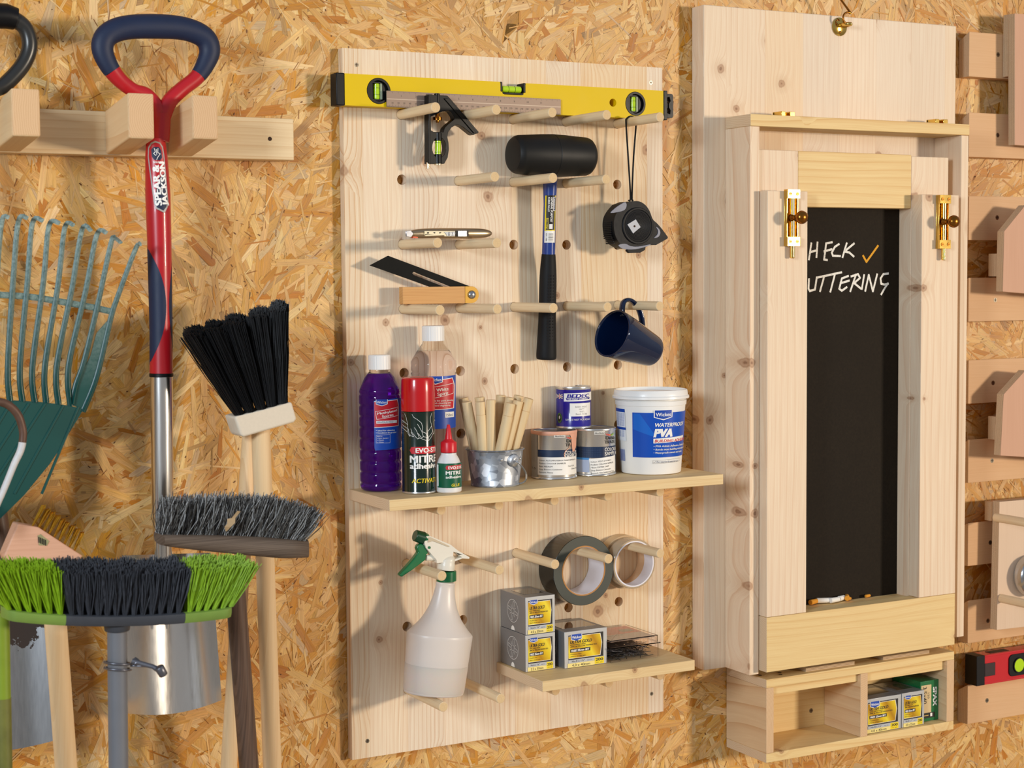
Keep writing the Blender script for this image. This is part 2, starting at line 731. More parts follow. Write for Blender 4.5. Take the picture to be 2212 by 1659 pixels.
# ------------------------------------------------------------------ setting: strand-board wall and floor
FLOOR = -0.45


def osb_material():
    t = NT('strand_board')
    at_ = t.n('Attribute', attribute_name='tint')
    uv = t.n('UVMap', uv_map='metres').outputs[0]
    un = t.n('UVMap', uv_map='unit').outputs[0]
    s1 = t.n('Mapping', {'Vector': uv, 'Scale': (650.0, 18.0, 1.0)})
    g = t.noise(s1.outputs[0], 1.0, 3, 0.6)
    s2 = t.n('Mapping', {'Vector': uv, 'Scale': (160.0, 7.0, 1.0)})
    g2 = t.noise(s2.outputs[0], 1.0, 2, 0.5)
    obj = t.n('TexCoord').outputs['Object']
    blot = t.noise(obj, 7.0, 3, 0.6)
    fib = t.noise(t.n('Mapping', {'Vector': uv, 'Scale': (1500.0, 60.0, 1.0)}).outputs[0], 1.0, 2, 0.6)
    crack = t.noise(obj, 70.0, 4, 0.7, 1.5)
    col = t.n('HueSaturation', {'Value': t.ma('MULTIPLY_ADD', g, 0.95, t.ma('MULTIPLY_ADD', fib, 0.75, 0.16)), 'Saturation': t.ma('MULTIPLY_ADD', g2, -0.25, 1.16), 'Color': at_.outputs['Color']}).outputs[0]
    col = t.mix(t.ma('MULTIPLY', t.ma('MULTIPLY_ADD', g2, 3.0, -1.5, clamp=True), 0.40), col, C('#bd7d3a'))
    col = t.mix(t.ma('MULTIPLY', t.ma('MULTIPLY_ADD', blot, 3.0, -1.35, clamp=True), 0.28), col, C('#c98a3c'))
    col = t.mix(t.ma('MULTIPLY', t.ma('MULTIPLY_ADD', crack, 7.0, -4.35, clamp=True), 0.55), col, C('#8a5a2a'))
    col = t.n('HueSaturation', {'Hue': 0.494, 'Saturation': 1.04, 'Value': 0.93, 'Color': col}).outputs[0]
    t.set(Base_Color=col, Roughness=t.ma('MULTIPLY_ADD', g, 0.35, 0.30))
    t.b.inputs['Specular IOR Level'].default_value = 0.45
    t.bump(g, 0.25, 0.0008)
    return t.m


OSB = osb_material()


def osb_wall():
    X0, X1, Z0, Z1 = -1.0, 2.0, 0.15, 2.15
    vs, fs, cols, uvm, uvu = [], [], [], [], []
    # the board itself (large base sheet), then thousands of strands pressed in its face
    A, B = 0.0012, 0.0
    palette = [('#e2bd80', 20), ('#dcb374', 24), ('#d4a866', 20), ('#cb9a55', 12), ('#e8c88e', 12), ('#c48e48', 7), ('#b97e3c', 3), ('#cdb184', 4), ('#b5925f', 3), ('#d29a4c', 3)]
    pal = [C(c)[:3] for c, n in palette for _ in range(n)]

    def flake(cx, cz, L, Wd, ang_, y, col):
        o = len(vs)
        c, s_ = math.cos(ang_), math.sin(ang_)
        j = lambda: R.uniform(-0.5, 0.5)
        e = min(Wd * 2.2, L * 0.17)
        sl = R.uniform(-e, e) * 0.6
        k_ = 5 if Wd > 0.004 else 3
        P = []
        for q_ in range(k_):
            w_ = q_ / (k_ - 1) - 0.5
            P.append((w_ * Wd, -L / 2 + sl * w_ + R.uniform(0, e)))
        P.append((Wd * R.uniform(0.36, 0.54), L * R.uniform(-0.22, 0.22)))
        tp = R.uniform(0.55, 1.0)
        for q_ in range(k_):
            w_ = 0.5 - q_ / (k_ - 1)
            P.append((w_ * Wd * tp, L / 2 + sl * w_ - R.uniform(0, e)))
        P.append((-Wd * R.uniform(0.36, 0.54), L * R.uniform(-0.22, 0.22)))
        off = R.uniform(0, 30)
        for a, b in P:
            vs.append((cx + a * c - b * s_, y, cz + a * s_ + b * c))
            uvm.append((a + off, b + off * 0.7))
            uvu.append((a / Wd + 0.5, b / L + 0.5))
        v = R.uniform(0.92, 1.08)
        cols.append((min(col[0] * v, 1), min(col[1] * v, 1), min(col[2] * v * R.uniform(0.9, 1.08), 1), 1.0))
        fs.append(tuple(range(o, o + len(P))))
    n1, n2, n3, n4 = 8000, 17000, 8000, 6500
    N = n1 + n2 + n3 + n4
    for i in range(N):
        y = -0.0014 * (i / N) - 0.0002
        cx, cz = R.uniform(X0, X1), R.uniform(Z0, Z1)
        fld = 1.3 * math.sin(cx * 9.1 + 2.3 * math.sin(cz * 7.3)) + 0.9 * math.sin(cz * 11.7 + cx * 5.1)
        a = fld * 0.75 + R.gauss(0, 0.5) if R.random() < 0.72 else R.uniform(0, PI)
        if i < n1:
            flake(cx, cz, R.uniform(0.07, 0.15), R.uniform(0.014, 0.036), a, y, R.choice(pal))
        elif i < n1 + n2:
            flake(cx, cz, R.uniform(0.03, 0.11), R.uniform(0.003, 0.017), a, y, R.choice(pal))
        elif i < n1 + n2 + n3:
            flake(cx, cz, R.uniform(0.008, 0.05), R.uniform(0.0006, 0.0035), a, y, R.choice(pal))
        else:
            k = R.random()
            if k < 0.45:
                flake(cx, cz, R.uniform(0.0012, 0.006), R.uniform(0.0006, 0.002), a, y, C('#5a3418')[:3])
            else:
                flake(cx, cz, R.uniform(0.004, 0.02), R.uniform(0.0004, 0.0011), a, y, C('#8a5626')[:3])
    # base sheet, a slab with thickness
    o = len(vs)
    bx = [(-2.6, y, z) for z in (FLOOR, 2.7) for y in (0.0, 0.018)] + [(4.2, y, z) for z in (FLOOR, 2.7) for y in (0.0, 0.018)]
    vs += bx
    for v in bx:
        uvm.append((v[0], v[2]))
        uvu.append((0.5, 0.5))
    for f in ((0, 2, 6, 4), (1, 5, 7, 3), (0, 1, 3, 2), (4, 6, 7, 5), (2, 3, 7, 6), (0, 4, 5, 1)):
        fs.append(tuple(o + i for i in f))
        cols.append(C('#d0a460'))
    me = bpy.data.meshes.new('wall_back')
    me.from_pydata(vs, [], fs)
    me.materials.append(OSB)
    ca = me.color_attributes.new('tint', 'FLOAT_COLOR', 'CORNER')
    u1 = me.uv_layers.new(name='metres')
    u2 = me.uv_layers.new(name='unit')
    fc, f1, f2 = [], [], []
    for p, c in zip(me.polygons, cols):
        for vi in p.vertices:
            fc += c
            f1 += uvm[vi]
            f2 += uvu[vi]
    ca.data.foreach_set('color', fc)
    u1.data.foreach_set('uv', f1)
    u2.data.foreach_set('uv', f2)
    ob = bpy.data.objects.new('wall_back', me)
    COL.objects.link(ob)
    return struct(ob)


osb_wall()
b = MB()
b.box(-2.6, 4.2, -4.2, 0.0, FLOOR - 0.1, FLOOR, mat('floor_concrete', '#aaa298', 0.85, var=0.15, scale=6))
struct(b.build('floor', smooth=0))

# woods
PINE = wood('pine_panel', '#f0dcbc', '#cc945c', 'Z', stave=0.067, rings=120, ringamt=0.9, streak=0.42, knots=0.55, knotscale=8.0, warp=0.035)
PINE2 = wood('pine_backboard', '#f0dbbe', '#d2a478', 'Z', stave=0.085, rings=90, ringamt=0.5, streak=0.32, knots=0.65, knotscale=8.0, warp=0.03, seed=3.3)
PINEV = wood('pine_upright', '#f0dabc', '#d2a075', 'Z', rings=70, ringamt=0.55, streak=0.34, knots=0.55, knotscale=7.5, seed=1.7)
PINEY = wood('pine_rail', '#ecce92', '#cc9448', 'X', rings=60, ringamt=0.7, streak=0.3, knots=0.5, knotscale=7.0, warp=0.04, seed=5.1)
PINEH = wood('pine_shelf', '#e8cc98', '#c99a5c', 'X', rings=95, ringamt=0.5, streak=0.45, knots=0.2, knotscale=7.0, seed=8.2)
PINEB = wood('pine_batten', '#ecd2a6', '#c99a62', 'X', rings=75, ringamt=0.8, streak=0.25, warp=0.025, seed=2.9)
DOWEL = wood('dowel_beech', '#ecd6ae', '#d4ac7c', 'Y', rings=60, ringamt=0.25, streak=0.5, seed=0.4)
DOWEND = mat('dowel_end', '#dcbc8c', 0.8, var=0.16, scale=700)
EG = endgrain('batten_endgrain', '#e0be94', '#bf8a58')
EGX = endgrain('side_endgrain', '#e3cba8', '#c39a70', axis='X')
PLYF = wood('plywood_face', '#dcb184', '#c9955f', 'X', rings=20, ringamt=0.2, streak=0.3, seed=6.0, warp=0.05)
HANDLE = wood('pine_handle', '#e8c89a', '#d0a068', 'Z', rings=50, ringamt=0.6, streak=0.3, warp=0.03, seed=9.0)
OLDWOOD = wood('old_stained_wood', '#6b5140', '#2c1f18', 'Z', rings=70, ringamt=0.9, streak=0.75, warp=0.05, seed=4.0, rough=0.45)


def ply_edge(axis):
    t = NT('plywood_edge_' + axis)
    sp = t.n('SeparateXYZ', (t.n('TexCoord').outputs['Object'],))
    k = {'X': 0, 'Y': 1, 'Z': 2}[axis]
    ph = t.ma('FRACT', t.ma('MULTIPLY', sp.outputs[k], 420.0))
    nz = t.noise(t.n('TexCoord').outputs['Object'], 60, 3)
    col = t.mix(t.ma('GREATER_THAN', ph, 0.5), C('#d9bf9a'), C('#9b7a58'))
    col = t.mix(t.ma('MULTIPLY', nz, 0.3), col, C('#c8b69c'))
    t.set(Base_Color=col, Roughness=0.8)
    return t.m


PLYE = ply_edge('Y')
BRASS = mat('polished_brass', '#e2bb62', 0.15, metal=1.0, var=0.03)
BRASSD = mat('aged_brass', '#9c6426', 0.24, metal=1.0, var=0.05)
STEEL = mat('bright_steel', '#b9bcc0', 0.22, metal=1.0, var=0.04)
SCREWM = mat('screw_metal', '#8d8474', 0.3, metal=1.0, var=0.05)
DARKH = mat('screw_recess', '#3b2414', 0.8, var=0)
BLK = mat('black_plastic', '#0b0b0d', 0.42, spec=0.3, var=0.1, scale=200)
RUB = mat('black_rubber', '#111113', 0.6, spec=0.3, var=0.2, scale=60)

# ------------------------------------------------------------------ screws in boards


def screw(root, x, y, z, r=0.0035, name='screw'):
    """countersunk screw head facing the room at a board surface Y = y"""
    b = MB()
    b.cyl((x, y - 0.0002, z), (x, y + 0.002, z), r, r * 0.5, SCREWM, 14)
    b.box(x - r * 0.7, x + r * 0.7, y - 0.0004, y, z - r * 0.12, z + r * 0.12, DARKH)
    b.box(x - r * 0.12, x + r * 0.12, y - 0.0005, y, z - r * 0.7, z + r * 0.7, DARKH)
    o = b.build(name, root)
    tag(o, 'small metal screw head')
    return o


# ------------------------------------------------------------------ peg board with drilled holes
T = 0.018
GX0, GDX, GZ0, GDZ = 0.0998, 0.10179, 1.6002, 0.10342
BT, BB = 1.700, 0.5663
gx = lambda i: GX0 + GDX * i
gz = lambda j: GZ0 - GDZ * j
ORG = (0.3, -T, 1.1)
board = thing('pegboard', 'tall pale pine peg board with rows of round holes screwed to the wall', 'peg board', ORG)
b = MB()
holes = [list(reversed(ell(gx(i), gz(j), 0.0083, 0.0083, 24))) for i in range(5) for j in range(10)]
b.prism([(0, BB), (0.6, BB), (0.6, BT), (0, BT)], lambda a, c: (a, -T, c), lambda a, c: (a, -0.002, c), PINE, holes=holes, mback=PINE)
o = b.build('panel', board, smooth=30)
for px_, py_ in ((770.5, 140), (1406, 178.7), (793.6, 1600.7), (1407.6, 1498.6)):
    p = at(px_, py_, -T)
    screw(board, p.x, -T, p.z)

pegm = {}


def peg_mesh(L):
    k = round(L, 4)
    if k not in pegm:
        b = MB()
        b.cyl((0, 0.012, 0), (0, -L, 0), 0.0078, 0.0078, DOWEL, 28, m1=DOWEND, m0=DOWEND, ch=0.0007)
        pegm[k] = b.build('dowel_peg', smooth=35, mesh_only=True)
    return pegm[k]


ordw = ['leftmost', 'second from the left', 'third from the left', 'fourth from the left', 'rightmost']
PEGTXT = {
    (0, 0): 'in the top row, crossing in front of the black square head',
    (1, 0): 'in the top row, just right of the black square head',
    (2, 0): 'in the top row, under the right end of the steel rule',
    (3, 0): 'in the top row, second from the right',
    (4, 0): 'at the top right with the tape measure cord looped over it',
    (1, 1): 'in the second row, left of the mallet, carrying nothing',
    (2, 1): 'under the left half of the black mallet head',
    (3, 1): 'under the right half of the black mallet head',
    (0, 2): 'under the open tip of the bronze utility knife',
    (1, 2): 'under the rounded tail of the bronze utility knife',
    (0, 3): 'under the left end of the angle gauge',
    (1, 3): 'under the brass end of the angle gauge',
    (2, 3): 'crossing in front of the black mallet grip',
    (3, 3): 'between the mallet grip and the blue mug, empty',
    (4, 3): 'from which the blue mug hangs',
    (0, 7): 'crossing in front of the neck of the spray bottle',
    (1, 7): 'just right of the spray bottle neck',
    (2, 7): 'left of the black tape roll, empty',
    (3, 7): 'passing through the black tape roll',
    (4, 7): 'passing through the clear tape roll',
    (0, 9): 'under the left of the spray bottle base',
    (1, 9): 'right of the spray bottle base in the bottom row',
}
ROWL = {(0, 0): .126, (1, 0): .133, (2, 0): .131, (4, 0): .133, (1, 1): .126, (2, 1): .132, (0, 2): .128, (3, 1): .128, (0, 3): .134, (2, 3): .131}
for j in (0, 1, 2, 3, 6, 7, 9):
    for i in range(5):
        if (j == 1 and i in (0, 4)) or (j == 2 and i > 1):
            continue
        o = bpy.data.objects.new('dowel_peg', peg_mesh(ROWL.get((i, j), 0.131)))
        COL.objects.link(o)
        o.location = (gx(i), -T, gz(j))
        if j == 6:
            s = 'pale wooden peg under the long upper shelf, ' + ordw[i] + ' of five'
            g = 'pegs carrying the upper shelf'
        elif j == 9 and i > 1:
            s = 'pale wooden peg under the short lower shelf, ' + ['leftmost', 'middle', 'rightmost'][i - 2] + ' of three'
            g = 'pegs carrying the lower shelf'
        else:
            s = 'pale round wooden peg ' + PEGTXT[(i, j)]
            g = 'free-standing pegs of the peg board'
        tag(o, s, 'peg', g)

# shelves on pegs
SZ = gz(6) + 0.0078 + 0.0002 + 0.0172
b = MB()
b.box(0.001, 0.619, -0.172, -T - 0.0005, SZ - 0.0172, SZ, PINEH, {'L': EGX, 'R': EGX})
solo(b, 'upper_shelf', 'long pine shelf board resting on pegs under the bottles and cans', 'shelf', (0.3, -0.1, SZ), bev=0.0008)
LZ = gz(9) + 0.0078 + 0.0002 + 0.0172
b = MB()
b.box(0.264, 0.559, -0.174, -T - 0.0005, LZ - 0.0172, LZ, PINEH, {'L': EGX, 'R': EGX})
solo(b, 'lower_shelf', 'short pine shelf board resting on pegs under the grey screw boxes', 'shelf', (0.4, -0.1, LZ), bev=0.0008)

# ------------------------------------------------------------------ wall cabinet with fold-down table
CT, CB = 1.8105, 0.6365
cab = thing('wall_cabinet', 'tall pale pine wall cabinet framing a narrow blackboard', 'cabinet', (0.96, 0, CB))
b = MB(); b.box(0.6735, 1.2577, -0.0195, -0.002, CB, CT, PINE2); b.build('spacer_board', cab, bev=0.001)
b = MB(); b.box(0.6720, 1.2577, -0.040, -0.0198, CB - 0.001, CT, PINE2); b.build('backboard', cab, bev=0.0015)
b = MB(); b.box(0.718, 0.7385, -0.1125, -0.0405, 0.636, 1.5965, PINEV, {'F': PINEV}); b.build('side_panel', cab, bev=0.0008)
b = MB(); b.box(1.2046, 1.2225, -0.1125, -0.0405, 0.650, 1.5965, PINEV); b.build('side_panel', cab, bev=0.0008)
b = MB(); b.box(0.7175, 1.2228, -0.1145, -0.0405, 1.5967, 1.6170, PINEY, {'L': EGX, 'R': EGX}); b.build('top_shelf', cab, bev=0.0008)
# knots set by hand on the visible backboard are part of the wood itself
tbl = thing('fold_down_table', 'pine frame with brass bolts and a blackboard inside the wall cabinet', 'folding table', (0.96, -0.12, 0.645))
b = MB(); b.box(0.7395, 0.829, -0.1045, -0.072, 0.66, 1.5575, PINEV, {'U': EGX}); b.build('frame_stile', tbl, bev=0.001)
b = MB(); b.box(1.0905, 1.1805, -0.1045, -0.072, 0.66, 1.5550, PINEV, {'U': EGX}); b.build('frame_stile', tbl, bev=0.001)
b = MB(); b.box(0.8292, 1.0903, -0.1045, -0.072, 1.4595, 1.5575, PINEY); tag(b.build('frame_rail', tbl, bev=0.001), 'yellowish upper rail')
b = MB(); b.box(0.8292, 1.0903, -0.1045, -0.072, 0.66, 0.7385, PINEY); b.build('frame_rail', tbl, bev=0.001)
b = MB(); b.box(0.7400, 0.8275, -0.133, -0.105, 0.7404, 1.4850, PINEV, {'U': EGX}); b.build('leaf_stile', tbl, bev=0.001)
b = MB(); b.box(1.0906, 1.1802, -0.133, -0.105, 0.7404, 1.4842, PINEV, {'U': EGX}); b.build('leaf_stile', tbl, bev=0.001)
b = MB(); b.box(0.7400, 1.1802, -0.133, -0.105, 0.6425, 0.7400, PINEY, {'L': EGX}); tag(b.build('leaf_rail', tbl, bev=0.001), 'wide yellowish bottom rail with knots')
BOARDM = NT('blackboard')
_o = BOARDM.n('TexCoord').outputs['Object']
_n1 = BOARDM.noise(_o, 9, 4, 0.6)
_n2 = BOARDM.noise(_o, 260, 2)
BOARDM.set(Base_Color=BOARDM.mix(BOARDM.ma('MULTIPLY', _n1, BOARDM.ma('MULTIPLY_ADD', _n2, 1.2, -0.2, clamp=True)), C('#1b140c'), C('#30271a')), Roughness=0.7, Specular_IOR_Level=0.15)
b = MB(); b.box(0.79, 1.14, -0.0715, -0.066, 0.66, 1.50, BOARDM.m)
bb = b.build('blackboard', tbl, smooth=0)
# chalk writing
CHALKM = NT('chalk_white')
_n = CHALKM.noise(CHALKM.n('TexCoord').outputs['Object'], 900, 2)
CHALKM.set(Base_Color=CHALKM.ramp(_n, [(0.30, '#8b857c'), (0.42, '#f3eee2')]), Roughness=0.9)
CHALKY = mat('chalk_yellow', '#e0a02c', 0.9, var=0.25, scale=500)
b = MB()


_ck = [0]


def chalk(px, m=None, w=2.6):
    a = Art()
    _ck[0] += 1
    pts = [at(x, y, -0.0715) for x, y in px]
    a.line([(p.x, p.z) for p in pts], w / 1180, m or CHALKM.m)
    a.emit(b, lambda u, v, h: (u, -0.0715 - h, v), base=0.0001 + 0.00002 * _ck[0])


q = lambda L: [(1480 + x / 3.016, 380 + y / 3.016) for x, y in L]
for L in ([(822, 438), (806, 545)], [(862, 432), (855, 530)], [(812, 497), (860, 484)],
          [(957, 432), (918, 440), (905, 545), (925, 548)], [(905, 492), (955, 478)],
          [(1002, 444), (975, 462), (955, 500), (962, 520), (1010, 522)],
          [(1052, 438), (1025, 530)], [(1100, 440), (1038, 492), (1070, 500), (1098, 525)],
          [(806, 672), (803, 735), (812, 750), (845, 740), (857, 660)],
          [(862, 662), (1018, 628)], [(905, 655), (878, 752)], [(975, 640), (945, 755)],
          [(1062, 652), (1020, 668), (1003, 735), (1020, 748), (1052, 725)], [(1010, 700), (1068, 682)],
          [(1112, 642), (1075, 752)], [(1080, 655), (1125, 640), (1138, 665), (1100, 698), (1145, 735)],
          [(1165, 645), (1150, 738)], [(1172, 750), (1195, 645), (1222, 752), (1250, 640)],
          [(1322, 636), (1290, 640), (1272, 668), (1276, 702), (1296, 708), (1322, 702)], [(1320, 700), (1300, 730), (1276, 772)]):
    chalk(q(L), w=4.6)
chalk(q([(1158, 520), (1180, 560), (1255, 455)]), CHALKY, 4.8)
o = b.build('chalk_writing', bb, smooth=0)
tag(o, 'white and yellow chalk handwriting HECK and UTTERING')

# brass bolts on the leaf


def bolt(cx, zt, nm):
    """tower bolt centred on x, top at zt, on the leaf face"""
    y = -0.133
    root = MB()
    w = 0.0125
    root.box(cx - w, cx + w, y - 0.0015, y, zt - 0.096, zt, BRASS)
    root.box(cx - w, cx - w + 0.0022, y - 0.008, y - 0.0012, zt - 0.082, zt - 0.014, BRASS)
    root.box(cx + w - 0.0022, cx + w, y - 0.008, y - 0.0012, zt - 0.082, zt - 0.014, BRASS)
    pl = root.build('door_bolt', tbl, bev=0.0006)
    tag(pl, nm)
    for z0, z1 in ((zt - 0.0145, zt + 0.001), (zt - 0.097, zt - 0.081)):
        c_ = MB()
        c_.box(cx - w - 0.001, cx + w + 0.001, y - 0.012, y - 0.001, z0, z1, BRASS)
        for sx in (-1, 1):
            c_.cyl((cx + sx * 0.0075, y - 0.0128, (z0 + z1) / 2), (cx + sx * 0.0075, y - 0.011, (z0 + z1) / 2), 0.0032, 0.0032, BRASSD, 14)
            c_.box(cx + sx * 0.0075 - 0.0026, cx + sx * 0.0075 + 0.0026, y - 0.0131, y - 0.0125, (z0 + z1) / 2 - 0.0005, (z0 + z1) / 2 + 0.0005, DARKH)
        c_.build('bolt_strap', pl, bev=0.0008)
    r_ = MB()
    r_.cyl((cx, y - 0.0075, zt - 0.118), (cx, y - 0.0075, zt - 0.004), 0.0045, 0.0045, BRASS, 20, ch=0.0015)
    r_.build('bolt_rod', pl, smooth=40)
    k = MB()
    z = zt - 0.048
    k.M = Matrix.Translation((cx, y - 0.007, z)) @ Matrix.Rotation(PI / 2, 4, 'X')
    k.lathe([(0, 0), (0.0075, 0.0), (0.0075, 0.003), (0.0040, 0.006), (0.0036, 0.014), (0.0055, 0.017), (0.0105, 0.022), (0.0118, 0.027), (0.0098, 0.032), (0.005, 0.0350), (0, 0.0355)], BRASSD, 28)
    k.build('bolt_knob', pl, smooth=50)


pA = at(1706, 411, -0.133)
bolt(pA.x, pA.z, 'polished brass tower bolt')
pB = at(2033, 423, -0.133)
bolt(pB.x, pB.z, 'polished brass tower bolt')

# brass catches on the cabinet's top shelf
for px_, py_ in ((1693, 249), (2024, 268)):
    p = at(px_, py_, -0.075)
    c_ = MB()
    c_.box(p.x - 0.016, p.x + 0.016, -0.088, -0.062, 1.6172, 1.6192, BRASS)
    c_.box(p.x - 0.015, p.x - 0.006, -0.088, -0.064, 1.6192, 1.6275, BRASS)
    c_.box(p.x + 0.004, p.x + 0.015, -0.088, -0.064, 1.6192, 1.6275, BRASS)
    c_.box(p.x - 0.015, p.x + 0.015, -0.068, -0.062, 1.6192, 1.6275, BRASS)
    c_.build('bolt_catch', cab, bev=0.0008)

# hook and eye at the top of the backboard
pc = at(1812.5, 58, -0.040)
hk = MB()
hk.M = Matrix.Translation((pc.x, -0.040, pc.z)) @ Matrix.Rotation(PI / 2, 4, 'X')
hk.lathe([(0, 0.0), (0.0165, 0.0), (0.0168, 0.002), (0.0135, 0.0035), (0.006, 0.0048), (0, 0.005)], BRASS, 32)
hk.M = Matrix.Identity(4)
for a in (0.6, 2.7, 4.6):
    hk.sphere((pc.x + 0.0105 * math.cos(a), -0.0445, pc.z + 0.0105 * math.sin(a)), 0.0024, BRASSD, 12, (1, 0.6, 1))
# staple in the plate
hk.tube(cr([(pc.x - 0.002, -0.044, pc.z + 0.002), (pc.x - 0.002, -0.058, pc.z + 0.002), (pc.x + 0.004, -0.066, pc.z + 0.002), (pc.x + 0.010, -0.058, pc.z + 0.002), (pc.x + 0.010, -0.044, pc.z + 0.002)], 6), 0.0036, BRASS, 12)
hkp = hk.build('hook_plate', cab, smooth=40)
wr = MB()
ct = Vector((pc.x + 0.002, -0.060, pc.z + 0.010))
wr.tube(cr([(ct.x + 0.009, ct.y, ct.z + 0.012), (ct.x, ct.y, ct.z + 0.0135), (ct.x - 0.008, ct.y, ct.z + 0.008), (ct.x - 0.0085, ct.y, ct.z - 0.002), (ct.x - 0.002, ct.y, ct.z - 0.0085), (ct.x + 0.005, ct.y + 0.002, ct.z - 0.009)], 8), 0.0019, BRASSD, 10)
w0 = Vector((ct.x + 0.009, ct.y, ct.z + 0.012))
w1 = at(1795, -30, -0.05)
wr.tube([w0, (w0 + w1) / 2, w1], 0.0019, BRASSD, 10)
solo(wr, 'cabin_hook', 'bronze coloured wire hook rising from the brass plate above the cabinet', 'hook', tuple(ct), smooth=50)

# chalk stubs on the ledge
CHW = mat('chalk_stick_white', '#f3efe6', 0.9, var=0.05)
CHO = mat('chalk_stick_orange', '#e39a30', 0.9, var=0.1)
for i, (x, y, ln, a, m, tx) in enumerate([
        (1757, 1301, 0.020, 0.3, CHO, 'short orange chalk stub, leftmost on the ledge'),
        (1781, 1298, 0.030, -0.35, CHW, 'longest white chalk stick lying between orange stub and white stub'),
        (1803, 1297, 0.022, 0.1, CHW, 'short thick white chalk stub beside the orange one'),
        (1801, 1289, 0.018, 0.35, CHW, 'thin white chalk piece lying behind the other white chalks'),
        (1823, 1290, 0.020, 0.9, CHO, 'orange chalk stub leaning beside the white chalks'),
        (1835, 1292, 0.009, 0.5, CHO, 'tiny yellow chalk crumb right of the orange stub'),
        (1874, 1286, 0.013, 0.2, CHO, 'small flat yellow chalk piece lying alone on the right of the ledge')]):
    p = atZ(x, y, 0.744)
    c_ = MB()
    r_ = 0.0048 if ln > 0.015 else 0.0028
    dx, dy = math.cos(a) * ln / 2, math.sin(a) * ln / 2
    zc = 0.7400 + r_ + 0.0003
    yc = min(max(p.y, -0.124), -0.080)
    c_.cyl((p.x - dx, yc - dy, zc), (p.x + dx, yc + dy, zc), r_, r_ * 0.92, m, 16, ch=0.0008)
    solo(c_, 'chalk_piece', tx, 'chalk', (p.x, yc, zc), 'chalk pieces on the blackboard ledge')

# ------------------------------------------------------------------ open box shelf below
BX0, BX1, BY, BZ0, BZ1 = 0.7488, 1.1905, -0.1212, 0.4765, 0.6262
obx = thing('box_shelf', 'open two-compartment pine box shelf fixed on the wall below the cabinet', 'shelf', (0.97, 0, BZ0))
b = MB(); b.box(BX0, BX1, BY, -0.002, BZ1 - 0.0155, BZ1, PINEY, {'L': EGX, 'R': EGX}); b.build('top_board', obx, bev=0.0008)
b = MB(); b.box(BX0, BX1, BY, -0.002, BZ0, BZ0 + 0.0165, PINEY, {'L': EGX, 'R': EGX}); b.build('bottom_board', obx, bev=0.0008)
SW = wood('pine_box_side', '#e2c49a', '#c08a58', 'Y', rings=85, ringamt=0.9, streak=0.25, warp=0.06, seed=7.7)
b = MB(); b.box(BX0, BX0 + 0.0165, BY, -0.002, BZ0 + 0.0167, BZ1 - 0.0157, SW, {'F': EG}); b.build('side_board', obx, bev=0.0006)
b = MB(); b.box(BX1 - 0.018, BX1, BY, -0.002, BZ0 + 0.0167, BZ1 - 0.0157, SW, {'F': EG}); b.build('side_board', obx, bev=0.0006)
dv = at(1858.9, 1500, BY).x
b = MB(); b.box(dv, dv + 0.0170, BY, -0.0185, BZ0 + 0.0167, BZ1 - 0.0157, SW, {'F': EG}); b.build('divider', obx, bev=0.0006)
b = MB(); b.box(BX0 + 0.0167, BX1 - 0.0182, -0.018, -0.002, BZ0 + 0.0167, BZ1 - 0.0157, PINEY); bk = b.build('back_board', obx)
b = MB(); b.box(BX0 + 0.0168, dv - 0.0002, BY + 0.008, BY + 0.024, BZ1 - 0.031, BZ1 - 0.0158, PINEY); b.build('top_rail', obx, bev=0.0006)
b = MB(); b.box(dv + 0.0172, BX1 - 0.0183, BY + 0.008, BY + 0.024, BZ1 - 0.034, BZ1 - 0.0158, PINEY); b.build('top_rail', obx, bev=0.0006)
p = at(1752, 1535, -0.018)
screw(obx, p.x, -0.018, p.z, 0.0045)
for (xa, xb) in ((1727, 1831), (1890, 1985)):
    p0, p1 = atZ(xa, 1447 if xa < 1800 else 1421, BZ1), atZ(xb, 1431 if xa < 1800 else 1405, BZ1)
    c_ = MB()
    c_.box(p0.x, p1.x, BY + 0.012, -0.045, BZ1, BZ1 + 0.006, mat('ply_pad', '#ddc9a8', 0.7), {'F': ply_edge('Z')})
    c_.build('plywood_pad', obx)
for px_, py_ in ((1642, 1459), (1684, 1453), (1686, 1457)):
    p = atZ(px_, py_, BZ1)
    c_ = MB()
    c_.cyl((p.x, p.y, BZ1), (p.x, p.y, BZ1 + 0.0006), 0.0035, 0.003, SCREWM, 14)
    tag(c_.build('screw', obx), 'small metal screw head')

# ------------------------------------------------------------------ cleat rack on the right
ctops = [1.804, 1.650, 1.4895, 1.331, 1.1706, 1.0146, 0.850, 0.6957, 0.527]
nm = ['topmost of the nine on the right', 'second from the top of the nine', 'third from the top', 'fourth from the top', 'fifth from the top', 'sixth from the top',
      'seventh from the top', 'second from the bottom', 'lowest, under the red level']
for k, zt in enumerate(ctops):
    zb = zt - 0.0855
    if k == 8:
        zb = zt - 0.079
    xl = 1.3005 + 0.0016 * k
    rt = thing('wall_cleat', 'horizontal plywood cleat strip, ' + nm[k], 'cleat', (1.5, -0.012, zb), 'plywood cleat strips on the right')
    b = MB()
    # bevelled top edge like a french cleat
    x1 = 2.1
    sec = [(-0.030, zb), (-0.002, zb), (-0.002, zt - 0.016), (-0.030, zt)]
    b.rings([[(x, y, z) for y, z in sec] for x in (xl, x1)], PLYF, m0=PLYE)
    b.build('strip', rt, bev=0.0005)
    sp_ = {0: (2156, 118), 1: (2155, 292), 2: (2154, 470), 3: (2150, 648), 4: (2145, 827), 5: (2143, 995), 6: (2139, 1172), 7: (2134, 1341), 8: (2132, 1513)}[k]
    p = at(sp_[0], sp_[1], -0.030)
    screw(rt, p.x, -0.030, p.z, 0.0045)


